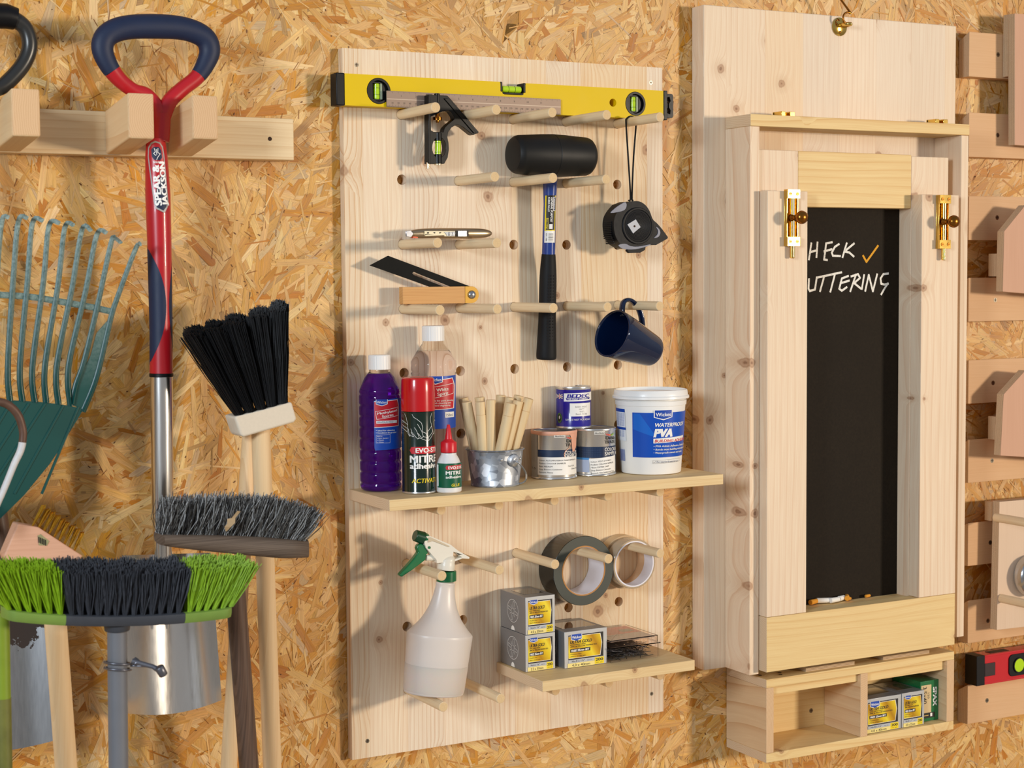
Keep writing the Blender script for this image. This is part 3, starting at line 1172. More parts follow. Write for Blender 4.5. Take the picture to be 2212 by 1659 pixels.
def plate(poly, y0, y1, name, label, cat, mface=None):
    """flat plywood item hanging on the cleats; poly in pixels on its front face"""
    P = [at(x, y, y0) for x, y in poly]
    b = MB()
    b.prism([(p.x, p.z) for p in P], lambda a, c: (a, y0, c), lambda a, c: (a, y1, c), mface or PLYF, mside=PLYE)
    root = thing(name, label, cat, (P[0].x, y1, P[0].z))
    b.build('panel', root, bev=0.0005)
    return root


PLYP = wood('plywood_pinkish', '#d0a183', '#b98562', 'Z', rings=18, ringamt=0.2, streak=0.25, seed=12.0, warp=0.05)
r1 = plate([(2192, 313), (2192, 29), (2420, 42), (2420, 330)], -0.062, -0.045, 'plywood_tool_holder', 'tall plywood panel with striped edge at the top right corner of the photo', 'tool holder', PLYP)
b = MB(); p = at(2178, 90, -0.045); b.box(p.x, p.x + 0.2, -0.0445, -0.032, at(0, 0, 0).z * 0 + at(2178, 165, -0.045).z, at(2178, 31, -0.045).z, PLYF, {'L': PLYE}); b.build('hanging_cleat', r1)
r2 = plate([(2166, 630), (2169, 500), (2215, 443), (2420, 470), (2420, 650)], -0.085, -0.067, 'plywood_tool_holder', 'plywood holder with chamfered corner at the right edge, level with the chalk words', 'tool holder', PLYP)
b = MB(); p = at(2150, 560, -0.050); b.box(p.x, p.x + 0.2, -0.0665, -0.032, at(2150, 597, -0.05).z, at(2150, 548, -0.05).z, PLYF, {'L': PLYE}); b.build('hanging_cleat', r2)
r3 = plate([(2161, 984), (2168, 852), (2215, 800), (2420, 820), (2420, 1000)], -0.085, -0.067, 'plywood_tool_holder', 'plywood holder with chamfered corner at the right edge, lower of the two chamfered ones', 'tool holder', PLYP)
b = MB(); p = at(2149, 920, -0.050); b.box(p.x, p.x + 0.2, -0.0665, -0.032, at(2149, 950, -0.05).z, at(2149, 900, -0.05).z, PLYF, {'L': PLYE}); b.build('hanging_cleat', r3)
r4 = plate([(2153, 1361), (2159, 1084), (2420, 1062), (2420, 1330)], -0.066, -0.048, 'pegged_tool_holder', 'pale plywood panel with dowels holding a steel tool, near the bottom right', 'tool holder', wood('plywood_pale', '#dcc0a4', '#c9a684', 'Z', rings=14, ringamt=0.2, streak=0.2, seed=15.0))
b = MB(); p = at(2137, 1150, -0.045); b.box(p.x, p.x + 0.2, -0.0475, -0.032, at(2137, 1125, -0.045).z, at(2137, 1084, -0.045).z, PLYF, {'L': PLYE}); b.build('hanging_cleat', r4)
for (x0_, y0_, x1_, y1_) in ((2190, 1125, 2260, 1152), (2202, 1302, 2265, 1330)):
    p = at(x0_ + 4, y0_, -0.12)
    c_ = MB()
    c_.cyl((p.x, -0.067, p.z), (p.x, -0.17, p.z), 0.0085, 0.0085, DOWEL, 24, m1=DOWEND, ch=0.0006)
    c_.build('dowel', r4)
c_ = MB()
cc = at(2236, 1245, -0.09)
c_.M = Matrix.Translation((cc.x, -0.068, cc.z)) @ Matrix.Rotation(PI / 2, 4, 'X')
c_.lathe([(0, 0), (0.036, 0.0), (0.040, 0.004), (0.040, 0.02), (0.036, 0.026), (0.030, 0.028), (0, 0.028)], STEEL, 40)
c_.M = Matrix.Identity(4)
solo(c_, 'steel_tool', 'round steel tool cut off by the right edge between the two dowels', 'tool', (cc.x, -0.08, cc.z))

# red level on the lowest cleat
RL = mat('red_anodised', '#c4141f', 0.32, metal=0.0, coat=0.3)
rt = thing('red_spirit_level', 'red box-section spirit level with black end cap lying on the lowest cleat', 'spirit level', (1.45, -0.04, 0.527))
zb = 0.5285
zt = zb + 0.058
xl = at(2103, 1440, -0.042).x
b = MB()
b.box(xl + 0.022, 2.0, -0.049, -0.020, zb, zt, RL)
b.box(xl + 0.022, 2.0, -0.0495, -0.0195, zt - 0.0035, zt + 0.0005, RL)
b.box(xl + 0.022, 2.0, -0.0495, -0.0195, zb - 0.0005, zb + 0.003, RL)
o = b.build('body', rt, bev=0.0006)
b = MB()
b.box(xl, xl + 0.0215, -0.051, -0.0185, zb - 0.0003, zt + 0.001, BLK)
b.box(xl + 0.022, xl + 0.050, -0.0505, -0.049, zb + 0.016, zt - 0.016, mat('dark_mark', '#2a1416', 0.5))
b.build('end_cap', rt, bev=0.002)
pv = at(2192, 1432, -0.05)
b = MB()
b.prism(rrect(pv.x - 0.016, zb + 0.008, pv.x + 0.034, zt - 0.006, 0.010), lambda a, c: (a, -0.0512, c), lambda a, c: (a, -0.049, c), BLK)
vh = b.build('vial_housing', rt, bev=0.0005)
GLV = mat('vial_green', '#b6dc1e', 0.1, coat=0.5, var=0)
b = MB()
b.M = Matrix.Translation((pv.x + 0.010, -0.0515, (zb + zt) / 2)) @ Matrix.Rotation(PI / 2, 4, 'X')
b.lathe([(0, 0.0), (0.0135, 0.0), (0.0135, 0.0012), (0, 0.0014)], GLV, 28)
b.lathe([(0.0135, 0.0), (0.0155, 0.0), (0.0155, 0.002), (0.0135, 0.002), (0.0135, 0.0)], BLK, 28)
b.build('vial', vh)
b = MB()
b.box(xl + 0.045, xl + 0.095, -0.042, -0.026, zt + 0.0006, zt + 0.0012, BLK)
b.build('top_window', rt)

# ------------------------------------------------------------------ tools on the peg board
def zp(scale, ox, oy):
    return lambda L: [(ox + x / scale, oy + y / scale) for x, y in L]


def onY(L, Y):
    return [(p.x, p.z) for p in (at(x, y, Y) for x, y in L)]


GLASS = mat('clear_vial', '#f4ffe0', 0.03, trans=1.0, ior=1.45, var=0)

# --- yellow spirit level
YP = mat('yellow_lacquer', '#e2be00', 0.5, spec=0.25, var=0.02)
LB = gz(0) + 0.0078 + 0.0003
LT_ = LB + 0.0492
yf = -0.0425
lv = thing('spirit_level', 'long yellow spirit level with black ends lying on the top pegs', 'spirit level', (0.29, -0.03, LB))
xl, xr = at(744.8, 200, yf).x, at(1433, 230, yf).x
cl, crr, ch = at(818.1, 194.6, yf), at(1372.8, 221.8, yf), at(1324, 220.3, yf)
c2, c3 = cl.x, crr.x
zc = (LB + LT_) / 2
n0, n1 = at(1080, 174.5, yf).x, at(1136, 177, yf).x
b = MB()
outl = [(xl, LB), (xr, LB), (xr, LT_), (n1, LT_), (n1 - 0.004, LT_ - 0.017), (n1 - 0.008, LT_ - 0.020), (n0 + 0.008, LT_ - 0.020), (n0 + 0.004, LT_ - 0.017), (n0, LT_), (xl, LT_)]
b.prism(outl, lambda a, c: (a, yf, c), lambda a, c: (a, -T - 0.0006, c), YP,
        holes=[list(reversed(ell(c2, zc, 0.0205, 0.0205, 40))), list(reversed(ell(c3, zc, 0.0205, 0.0205, 40))), list(reversed(ell(ch.x, zc, 0.0068, 0.0068, 24)))])
b.build('body', lv, smooth=30)
b = MB(); b.box(at(726, 190, yf).x, xl - 0.0002, yf - 0.001, -T - 0.0008, LB - 0.0006, LT_ + 0.0006, BLK); b.build('end_cap', lv, bev=0.0015)
b = MB(); b.box(xr + 0.0002, xr + 0.008, yf - 0.001, -T - 0.0008, LB - 0.0006, LT_ + 0.0006, BLK); ec = b.build('end_cap', lv, bev=0.0012)
b = MB()
xt = xr + 0.008
b.prism(rrect(xt - 0.004, LB + 0.004, xt + 0.0165, LT_ - 0.004, 0.004), lambda a, c: (a, yf + 0.006, c), lambda a, c: (a, yf + 0.016, c), BLK,
        holes=[list(reversed([(xt + 0.004, LB + 0.012), (xt + 0.010, LB + 0.010), (xt + 0.011, LB + 0.017), (xt + 0.0075, LB + 0.022), (xt + 0.0075, LB + 0.028), (xt + 0.011, LB + 0.033), (xt + 0.009, LB + 0.040), (xt + 0.004, LB + 0.039), (xt + 0.0025, LB + 0.033), (xt + 0.005, LB + 0.028), (xt + 0.005, LB + 0.022), (xt + 0.0025, LB + 0.017)]))])
b.build('hanging_tab', ec, bev=0.0006)
for cx, vert in ((c2, True), (c3, True)):
    b = MB()
    b.M = Matrix.Translation((cx, yf - 0.0006, zc)) @ Matrix.Rotation(-PI / 2, 4, 'X')
    b.lathe([(0.0165, 0.0), (0.0198, 0.0), (0.0203, 0.0008), (0.0203, 0.022), (0.0168, 0.022), (0.0165, 0.0)], BLK, 40)
    b.M = Matrix.Identity(4)
    b.box(cx - 0.0172, cx - 0.0085, yf + 0.004, yf + 0.02, zc - 0.012, zc + 0.012, BLK)
    b.box(cx + 0.0085, cx + 0.0172, yf + 0.004, yf + 0.02, zc - 0.012, zc + 0.012, BLK)
    b.box(cx - 0.009, cx + 0.009, yf + 0.004, yf + 0.02, zc + 0.0125, zc + 0.0145, BLK)
    b.box(cx - 0.009, cx + 0.009, yf + 0.004, yf + 0.02, zc - 0.0145, zc - 0.0125, BLK)
    h_ = b.build('vial_housing', lv, smooth=40)
    b = MB()
    b.cyl((cx, yf + 0.009, zc - 0.0124), (cx, yf + 0.009, zc + 0.0124), 0.0050, 0.0050, GLV, 20, ch=0.001)
    for dz in (-0.0052, 0.0052):
        b.cyl((cx, yf + 0.009, zc + dz - 0.0003), (cx, yf + 0.009, zc + dz + 0.0003), 0.00515, 0.00515, INK, 20)
    b.box(cx + 0.0055, cx + 0.0083, yf + 0.005, yf + 0.012, zc - 0.0124, zc + 0.0124, mat('clear_acrylic', '#dfe8c8', 0.1, trans=0.5, var=0))
    b.build('vial', h_)
b = MB()
b.box(n0 + 0.0005, n0 + 0.0045, yf - 0.0003, -T - 0.001, LT_ - 0.016, LT_ + 0.0002, BLK)
b.box(n1 - 0.0045, n1 - 0.0005, yf - 0.0003, -T - 0.001, LT_ - 0.016, LT_ + 0.0002, BLK)
b.box(n0 + 0.0045, n1 - 0.0045, yf - 0.0003, -T - 0.001, LT_ - 0.0198, LT_ - 0.0165, BLK)
h_ = b.build('vial_housing', lv, bev=0.001)
b = MB()
b.cyl((n0 + 0.006, yf + 0.008, LT_ - 0.0105), (n1 - 0.006, yf + 0.008, LT_ - 0.0105), 0.0055, 0.0055, GLV, 20, ch=0.001)
for dx in (-0.006, 0.006):
    xm = (n0 + n1) / 2 + dx
    b.cyl((xm - 0.0003, yf + 0.008, LT_ - 0.0105), (xm + 0.0003, yf + 0.008, LT_ - 0.0105), 0.00565, 0.00565, INK, 20)
b.build('vial', h_)

# --- combination square
z8 = zp(8.295, 860, 180)
RULE = mat('brushed_rule_steel', '#8f7c6e', 0.5, metal=0.35, spec=0.3, var=0.12, scale=90)
sq = thing('combination_square', 'combination square, steel rule with black head, in front of the yellow level', 'combination square', (0.2, -0.046, LB))
x0, x1 = at(835, 208, -0.046).x, at(1211, 225, -0.046).x
b = MB()
b.box(x0, x1, -0.0464, -0.0448, LB, LB + 0.0253, RULE)
b.box(x0, x1, -0.0466, -0.0463, LB + 0.0118, LB + 0.0134, mat('rule_groove', '#b5a290', 0.5, metal=0.2, spec=0.3))
a = Art()
for i in range(0, 316):
    x = x0 + i * 0.001
    L = 0.0045 if i % 10 == 0 else (0.0032 if i % 5 == 0 else 0.0018)
    a.rect(x - 0.00012, LB, x + 0.00012, LB + L, INK); a.h = 0
    if i % 2 == 0:
        a.rect(x - 0.00012, LB + 0.0253 - L * 0.8, x + 0.00012, LB + 0.0253, INK); a.h = 0
for i in range(1, 31):
    a.text(str(i * 10), x0 + i * 0.0101, LB + 0.0055, 0.0026, INK, align='C'); a.h = 0
for i in range(1, 12):
    a.text(str(i), x0 + i * 0.0254, LB + 0.0165, 0.0030, INK, align='C'); a.h = 0
a.emit(b, lambda u, v, h: (u, -0.0464 - h * 0.5, v))
b.build('rule', sq, smooth=0)
CAST = mat('black_cast_enamel', '#0c0b09', 0.4, spec=0.25, coat=0.08, var=0.1)
yh = -0.0615
hp = z8([(540, 1440), (540, 205), (885, 220), (960, 300), (1448, 872), (1432, 898), (1385, 905), (1360, 925), (1325, 915), (1150, 775), (1095, 748), (1045, 742), (960, 790), (900, 870), (885, 960), (905, 1060), (912, 1180), (890, 1330), (830, 1440)])
hh = z8([(585, 600), (800, 500), (905, 488), (945, 510), (1000, 590), (1008, 640), (880, 745), (830, 800), (812, 872), (640, 870), (590, 840)])
vh_ = z8([(735 + 122 * math.cos(t_ * 2 * PI / 24), 1150 + 185 * math.sin(t_ * 2 * PI / 24)) for t_ in range(24)])
b = MB()
b.prism(onY(hp, yh), lambda a, c: (a, yh, c), lambda a, c: (a, -0.0468, c), CAST, holes=[onY(hh, yh), onY(vh_, yh)])
# raised ribs along the arm and the spine
rib = onY(z8([(820, 270), (905, 262), (1400, 880), (1360, 900)]), yh - 0.001)
b.prism(rib, lambda a, c: (a, yh - 0.0018, c), lambda a, c: (a, yh + 0.001, c), CAST)
rib = onY(z8([(540, 1438), (540, 208), (575, 250), (575, 1438)]), yh - 0.001)
b.prism(rib, lambda a, c: (a, yh - 0.0018, c), lambda a, c: (a, yh + 0.001, c), CAST)
hd = b.build('head', sq, bev=0.0006)
pv0, pv1 = at(*z8([(735, 1030)])[0], yh), at(*z8([(730, 1270)])[0], yh)
b = MB()
yv = yh + 0.004
b.cyl((pv1.x, yv, pv1.z), (pv0.x, yv, pv0.z), 0.0047, 0.0047, GLV, 20)
for f_ in (0.15, 0.85):
    zz = pv1.z + (pv0.z - pv1.z) * f_
    b.cyl((pv1.x, yv, zz - 0.0003), (pv1.x, yv, zz + 0.0003), 0.0049, 0.0049, INK, 20)
b.build('vial', hd)
p3, p4 = at(*z8([(738, 885)])[0], yh), at(*z8([(732, 1440)])[0], yh)
b = MB()
b.cyl((pv0.x, yv, pv0.z), (pv0.x, yv, p3.z), 0.0064, 0.0060, CAST, 20, ch=0.0006)
b.build('vial_collar', hd, smooth=40)
b = MB()
b.cyl((pv1.x, yv, p4.z), (pv1.x, yv, pv1.z), 0.0064, 0.0064, CAST, 20, ch=0.0006)
b.cyl((pv1.x, yv, p4.z - 0.0022), (pv1.x, yv, p4.z - 0.0001), 0.0058, 0.0060, mat('pale_metal', '#d8c8a8', 0.3, metal=0.8), 20)
b.build('vial_collar', hd, smooth=40)
b = MB()
b.cyl((pv0.x - 0.001, yv, p3.z + 0.047), (pv0.x - 0.001, yv, p3.z + 0.062), 0.0045, 0.0045, CAST, 20, ch=0.0006)
b.build('clamp_pin', hd, smooth=40)
pn = at(*z8([(725, 630)])[0], yh)
b = MB()
b.M = Matrix.Translation((pn.x, yh + 0.004, pn.z))
b.lathe([(0, -0.0068), (0.0022, -0.0065), (0.0030, -0.0045), (0.0030, -0.003), (0.0072, -0.0028), (0.0076, 0.0024), (0.0035, 0.0028), (0.0035, 0.0085), (0, 0.0086)], BRASSD, 28)
b.build('knurled_nut', hd, smooth=30)
ps = at(*z8([(560, 1480)])[0], yh)
b = MB()
b.cyl((ps.x, yh + 0.005, ps.z - 0.0045), (ps.x, yh + 0.005, ps.z + 0.006), 0.0028, 0.0028, mat('pale_metal', '#d8c8a8', 0.3), 12, ch=0.0005)
b.build('scriber', hd)

# --- rubber mallet
Ym = -0.058
mal = thing('rubber_mallet', 'black rubber mallet with blue handle hanging head-up over two pegs', 'mallet', (0.33, Ym, 1.54))
xa, xb = at(1105, 336, Ym).x, at(1275, 336, Ym).x
rm = 0.0352
zm = gz(1) + 0.0078 + 0.0347
b = MB()
b.M = Matrix.Translation((xa, Ym, zm)) @ Matrix.Rotation(PI / 2, 4, 'Y')
L = xb - xa
b.lathe([(0, 0), (0.018, 0.0), (0.027, 0.0025), (0.0305, 0.007), (0.0318, 0.012), (0.0344, L * 0.35), (rm, L * 0.495), (rm - 0.0007, L * 0.5), (rm, L * 0.505), (0.0344, L * 0.65), (0.0318, L - 0.010), (0.0300, L - 0.005), (0.026, L - 0.001), (0.018, L), (0, L)], mat('black_mallet_rubber', '#141413', 0.5, spec=0.35, var=0.25, scale=30), 56)
b.build('head', mal, smooth=30)
hx = at(1189.5, 430, Ym).x
yb_ = max(min(atX(1180, 776, hx).y, -0.040), -0.058)
top = Vector((hx, Ym, zm - 0.02))
bot = Vector((hx, yb_, hz(1180, 776, (hx, yb_))))
ax = (bot - top).normalized()


def hpnt(py):
    """point of the handle axis seen at image height py"""
    lo, hi = 0.0, 1.0
    for _ in range(40):
        m_ = (lo + hi) / 2
        p_ = top.lerp(bot, m_)
        v_ = p_ - CP
        y_ = H / 2 - FPX * v_.dot(_u) / v_.dot(_d)
        if y_ < py:
            lo = m_
        else:
            hi = m_
    return top.lerp(bot, lo)


BLUEH = mat('blue_lacquer', '#1d3a86', 0.25, coat=0.5, var=0.04)
b = MB()
pp = [top, hpnt(400), hpnt(440), hpnt(552)]
b.tube(pp, [0.0122, 0.0120, 0.0104, 0.0112], BLUEH, 28)
hs = b.build('handle', mal, smooth=40)
b = MB()
pp = cr([hpnt(551), hpnt(553), hpnt(600), hpnt(680), hpnt(740), hpnt(766), hpnt(774), hpnt(777)], 4)
rr = [tuple(v) for v in cr([(0.0112, 0, 0), (0.0118, 0, 0), (0.0143, 0, 0), (0.0146, 0, 0), (0.0162, 0, 0), (0.0170, 0, 0), (0.0165, 0, 0), (0.0150, 0, 0)], 4)]
b.tube(pp, [v[0] for v in rr], RUB, 28)
gp = b.build('rubber_grip', mal, smooth=40)
# grip dimples and oval
b = MB()
rot = math.atan2(CP.x - hx, -(CP.y - Ym))
for py in [596 + i * 6.5 for i in range(22)]:
    if 655 < py < 678:
        continue
    c_ = hpnt(py)
    for da in (0.08, 0.38, 0.70):
        aa = ang((hx, Ym)) + da
        rr_ = 0.0141 + 0.0000 * da + (0.0010 if py > 690 else 0)
        dpx = Vector((math.cos(aa), math.sin(aa), 0))
        b.sphere(c_ + dpx * (rr_ + 0.0004), 0.0011, INK, 8)
b.build('grip_dimples', gp)
# sticker bent round the handle
sa = Art()
Hs = 0.0775
sa.rect(-0.009, -Hs, 0.0095, 0, WHT)
sa.rect(-0.009, -0.058, 0.0095, 0, YEL)
sa.rect(-0.0065, -0.0565, 0.0078, 0.0002, INK)
sa.rect(0.0045, -0.025, 0.0088, -0.0025, WHT)
sa.rect(0.0050, -0.0243, 0.0088, -0.0032, NAVY)
sa.text('Wickes', 0.0056, -0.0045, 0.0022, WHT, w=0.018, rot=-PI / 2, bold=0.02)
sa.text('GENERAL PURPOSE', 0.0004, -0.003, 0.0032, WHT, w=0.040, rot=-PI / 2, bold=0.03, shear=0.2)
sa.text('RUBBER MALLET', -0.0036, -0.003, 0.0024, WHT, w=0.024, rot=-PI / 2, bold=0.03)
sa.rect(-0.0062, -0.055, -0.0025, -0.037, YEL)
sa.rect(-0.0058, -0.0545, -0.0029, -0.0375, INK)
sa.text('16oz / 450g', -0.0052, -0.038, 0.0018, YEL, w=0.0155, rot=-PI / 2, bold=0.02)
sa.rect(-0.0012, -0.055, 0.0040, -0.047, WHT)
for i_, w_ in enumerate([.6, .3, .9, .3, .3, .6, 1.1, .3, .6, .3, .9, .3, .3, .6]):
    y_ = -0.0625 - i_ * 0.00095
    sa.rect(-0.0022, y_ - w_ * 0.0005, 0.0055, y_, INK)
    sa.h -= 1
sa.text('501 586', -0.0062, -0.062, 0.0021, INK, w=0.013, rot=-PI / 2)
s0 = hpnt(423)
mA = ang((hx, Ym)) + 0.12


def stick(u, v, h):
    c_ = s0 + ax * (-v)
    k_ = (s0 - top).length
    r_ = 0.01135 + h
    a_ = mA + u / 0.0108
    return (c_.x + r_ * math.cos(a_), c_.y + r_ * math.sin(a_), c_.z)


b = MB()
sa.emit(b, stick, step=0.0012)
tag(b.build('handle_label', hs, smooth=0), 'yellow and black printed handle sticker with barcode')

# --- tape measure
z5 = zp(5.185, 1280, 240)
yt = -0.082
TD = 0.036
tp = thing('tape_measure', 'black tape measure hanging by its looped cord from the top right peg', 'tape measure', (0.53, -0.09, 1.43))
TPM = mat("tape_case_black", "#101012", 0.55, var=0.15, scale=120, spec=0.3)
TPG = mat('tape_case_grey', '#656a7c', 0.4, var=0.03, spec=0.4)
front = onY(z5([tuple(v)[:2] for v in cr([(430, 1010, 0), (520, 1010, 0), (590, 1050, 0), (640, 1120, 0), (675, 1210, 0), (728, 1262, 0), (790, 1335, 0)], 4)] +
                [(845, 1412), (838, 1430), (712, 1500)] + [tuple(v)[:2] for v in cr([(640, 1496, 0), (560, 1520, 0), (480, 1538, 0), (390, 1530, 0), (310, 1485, 0), (258, 1400, 0), (238, 1290, 0), (248, 1190, 0), (290, 1110, 0), (350, 1040, 0)], 4)]), yt)
b = MB()
b.prism(front, lambda a, c: (a, yt, c), lambda a, c: (a, yt + TD, c), TPM)
cs_ = b.build('case', tp, bev=0.004, seg=4)
ctr = at(*z5([(505, 1285)])[0], yt)
b = MB()
b.M = Matrix.Translation((ctr.x, yt, ctr.z)) @ Matrix.Rotation(PI / 2, 4, 'X')
b.lathe([(0, 0.0018), (0.026, 0.0016), (0.0268, 0.0012), (0.0275, 0.0024), (0.030, 0.0026), (0.0312, 0.0012), (0.0312, -0.001)], TPM, 48)
for i in range(9):
    r_ = 0.006 + i * 0.0021
    b.lathe([(r_, 0.0017), (r_ + 0.0005, 0.0021), (r_ + 0.001, 0.0017)], TPM, 40)
b.build('side_disc', cs_, smooth=35)
dm = onY(z5([(392, 1270), (485, 1213), (538, 1300), (455, 1370)]), yt - 0.003)
b = MB()
b.prism(dm, lambda a, c: (a, yt - 0.0030, c), lambda a, c: (a, yt - 0.0018, c), mat('silver_badge', '#a2a6ae', 0.5, metal=0.2, spec=0.3, var=0.02))
mx = at(*z5([(470, 1290)])[0], yt - 0.003)
b.cyl((mx.x, yt - 0.0034, mx.z), (mx.x, yt - 0.003, mx.z), 0.0018, 0.0018, DARKH, 16)
b.build('badge', cs_)
for nm_, L_ in (('case_window', [(205, 1142), (250, 1090), (330, 1035), (372, 1020), (385, 1052), (372, 1096), (330, 1122)]),
                ('case_window', [(292, 1500), (372, 1486), (430, 1512), (520, 1516), (655, 1490), (600, 1520), (480, 1548), (350, 1545)]),
                ('case_window', [(712, 1295), (748, 1320), (762, 1365), (740, 1410), (690, 1421), (726, 1384), (735, 1340)])):
    L_ = [tuple(v)[:2] for v in cr([(a, c, 0) for a, c in L_], 3, closed=True)]
    b = MB()
    q_ = onY(z5(L_), yt - 0.0012)
    back = TD * 0.85 if nm_ == 'case_window' and L_[0][0] < 700 else 0.001
    b.prism(q_, lambda a, c: (a, yt - 0.0008, c), lambda a, c: (a, yt + 0.0005, c), TPG)
    tag(b.build(nm_, cs_, bev=0.0004), 'glossy blue-grey inlay')
# ribbed left edge
b = MB()
for i in range(16):
    t_ = i / 15
    xq, yq = z5([(238 + 14 * math.sin(t_ * PI) * -1 + (22 if t_ < .2 or t_ > .85 else 6), 1180 + 300 * t_)])[0]
    p_ = at(xq, yq, yt)
    b.box(p_.x - 0.0008, p_.x + 0.003, yt + 0.006, yt + TD - 0.005, p_.z - 0.0011, p_.z + 0.0011, TPM)
b.build('grip_ribs', cs_, bev=0.0005)
b = MB()
q_ = onY(z5([(420, 1535), (620, 1515), (612, 1555), (560, 1585), (430, 1588), (405, 1565)]), yt)
b.prism(q_, lambda a, c: (a, yt + 0.006, c), lambda a, c: (a, yt + 0.012, c), TPM)
b.build('belt_clip', tp, bev=0.001)
ys = atX(1353, 268, gx(4) - 0.0095).y
b = MB()
zt_ = gz(0) + 0.0078
c0 = at(*z5([(405, 1000)])[0], yt + TD / 2)
c1 = at(*z5([(455, 1000)])[0], yt + TD / 2)
mid = at(*z5([(430, 955)])[0], yt + TD / 2 + 0.002)
pth = cr([(c0.x, c0.y, c0.z), (mid.x - 0.001, mid.y, mid.z), (gx(4) - 0.006, (ys + mid.y) / 2, (mid.z + zt_) / 2), (gx(4) - 0.0100, ys, zt_ - 0.012), (gx(4) - 0.0088, ys, zt_ - 0.003),
          (gx(4), ys, zt_ + 0.0015), (gx(4) + 0.0088, ys, zt_ - 0.003), (gx(4) + 0.0100, ys, zt_ - 0.012), (gx(4) + 0.005, (ys + mid.y) / 2, (mid.z + zt_) / 2), (mid.x + 0.002, mid.y, mid.z), (c1.x, c1.y, c1.z)], 6)
b.tube(pth, (0.0012, 0.0020), mat('black_cord', '#151514', 0.8, var=0.2, scale=900), 10, ref=(0, 1, 0.02))
b.build('cord', tp, smooth=60)

# --- utility knife
z10 = zp(10.53, 870, 480)
ZK = gz(2) + 0.0078 + 0.0004
yk = max(min(atZ(980, 516, ZK).y, -0.045), -0.11) + 0.004
kn = thing('utility_knife', 'bronze metal utility knife lying on two pegs in the third row', 'knife', (0.17, yk, ZK))
KM = mat('bronze_alloy', '#b09a7c', 0.3, metal=0.9, var=0.04)
KS = mat('knife_silver', '#d4d6dc', 0.18, metal=0.9, var=0.04)
prof = [(120, 262, 55), (230, 268, 92), (420, 262, 114), (700, 257, 121), (1100, 256, 122), (1500, 260, 124), (1750, 260, 119), (1900, 258, 97), (1990, 256, 62), (2030, 256, 22)]
pts, rad = [], []
for x_, y_, h_ in prof:
    p_ = at(*z10([(x_, y_)])[0], yk)
    pts.append((p_.x, yk, p_.z))
    rad.append((h_ / 10.53 / 1335, min(0.0088, h_ / 10.53 / 1335 * 0.85)))
# shift so the belly touches the pegs
low = min(p[2] - r_[0] for p, r_ in zip(pts, rad))
pts = [(p[0], p[1], p[2] + ZK - low) for p in pts]
pc_ = cr([p + r_ for p, r_ in zip(pts, rad)], 4) if False else None
b = MB()
b.tube(pts, rad, KM, 24, ref=(0, 1, 0))
bd = b.build('body', kn, smooth=50, sub=1)
b = MB()
yk0 = yk - 0.0090
dz_ = ZK - low


def kart(L, m, d=0.0):
    q_ = [(p_.x, p_.z + dz_) for p_ in (at(x, y, yk0) for x, y in z10(L))]
    b.prism(q_, lambda a, c: (a, yk0 - d, c), lambda a, c: (a, yk0 + 0.004, c), m)


kart([(250, 262), (505, 262), (505, 205), (1195, 205), (1195, 325), (960, 325), (940, 300), (520, 318), (500, 278), (250, 275)], mat('cream_plastic', '#efe0b8', 0.4, var=0.03))
kart([(555, 228), (600, 228), (590, 262), (550, 262)], INK, 0.0004)
kart([(690, 228), (740, 228), (735, 258), (715, 258)], INK, 0.0004)
kart([(830, 232), (880, 226), (855, 258), (830, 258)], INK, 0.0004)
kart([(930, 228), (1185, 215), (1195, 245), (1185, 318), (1000, 318), (975, 265)], mat('slider_steel', '#71777f', 0.3, metal=0.8), 0.0006)
for i in range(6):
    kart([(1040 + i * 25, 228), (1052 + i * 25, 228), (1052 + i * 25, 308), (1040 + i * 25, 308)], KS, 0.0016)
kart([(1212, 195), (1495, 190), (1503, 325), (1218, 332)], INK, 0.0004)
kart([(1248, 200), (1450, 200), (1450, 328), (1248, 328)], KS, 0.0014)
b.build('slider', bd, bev=0.0002)
b = MB()
kart([(70, 205), (130, 196), (195, 185), (262, 265), (205, 348), (82, 328)], KS, -0.001)
b.build('nose', bd, bev=0.001)
b = MB()
q_ = [(p_.x, p_.z + dz_ + 0.001) for p_ in (at(x, y, yk) for x, y in z10([(200, 340), (325, 345), (325, 382), (205, 382)]))]
b.prism(q_, lambda a, c: (a, yk - 0.004, c), lambda a, c: (a, yk + 0.004, c), mat('orange_plastic', '#d8582a', 0.4))
b.build('blade_release', bd, bev=0.0004)

# --- sliding bevel
ZV = gz(3) + 0.0078 + 0.0004
ybv = -0.052
bv = thing('angle_gauge', 'angle gauge with wooden stock, brass end and black blade on fourth-row pegs', 'angle gauge', (0.17, ybv, ZV))
xa, xb, xc = at(870, 636, ybv).x, at(1004.6, 636, ybv).x, at(1019, 634, ybv)
zs = ZV + 0.0272
BEECH = wood('beech_stock', '#d9a566', '#b97c40', 'X', rings=30, ringamt=0.2, streak=0.6, seed=21.0)
b = MB()
b.box(xa, xb, ybv, ybv + 0.0055, ZV, zs, BEECH)
b.box(xa, xb, ybv + 0.0085, ybv + 0.014, ZV, zs, BEECH)
b.box(xa, xa + 0.02, ybv + 0.0055, ybv + 0.0085, ZV, zs, BEECH)
b.build('stock', bv, bev=0.0006)
b = MB()
rb = (zs - ZV) / 2
arc = [(xc.x + rb * 0.95 * math.cos(t_), ZV + rb + rb * math.sin(t_)) for t_ in [-PI / 2 + PI * i / 16 for i in range(17)]]
oc = [(xb + 0.0002, ZV)] + arc + [(xb + 0.0002, zs)]
b.prism(oc, lambda a, c: (a, ybv, c), lambda a, c: (a, ybv + 0.0055, c), mat('brass_plate', '#b98f3a', 0.5, metal=0.4, var=0.1))
b.prism(oc, lambda a, c: (a, ybv + 0.0085, c), lambda a, c: (a, ybv + 0.014, c), mat('brass_plate', '#c79a35', 0.32))
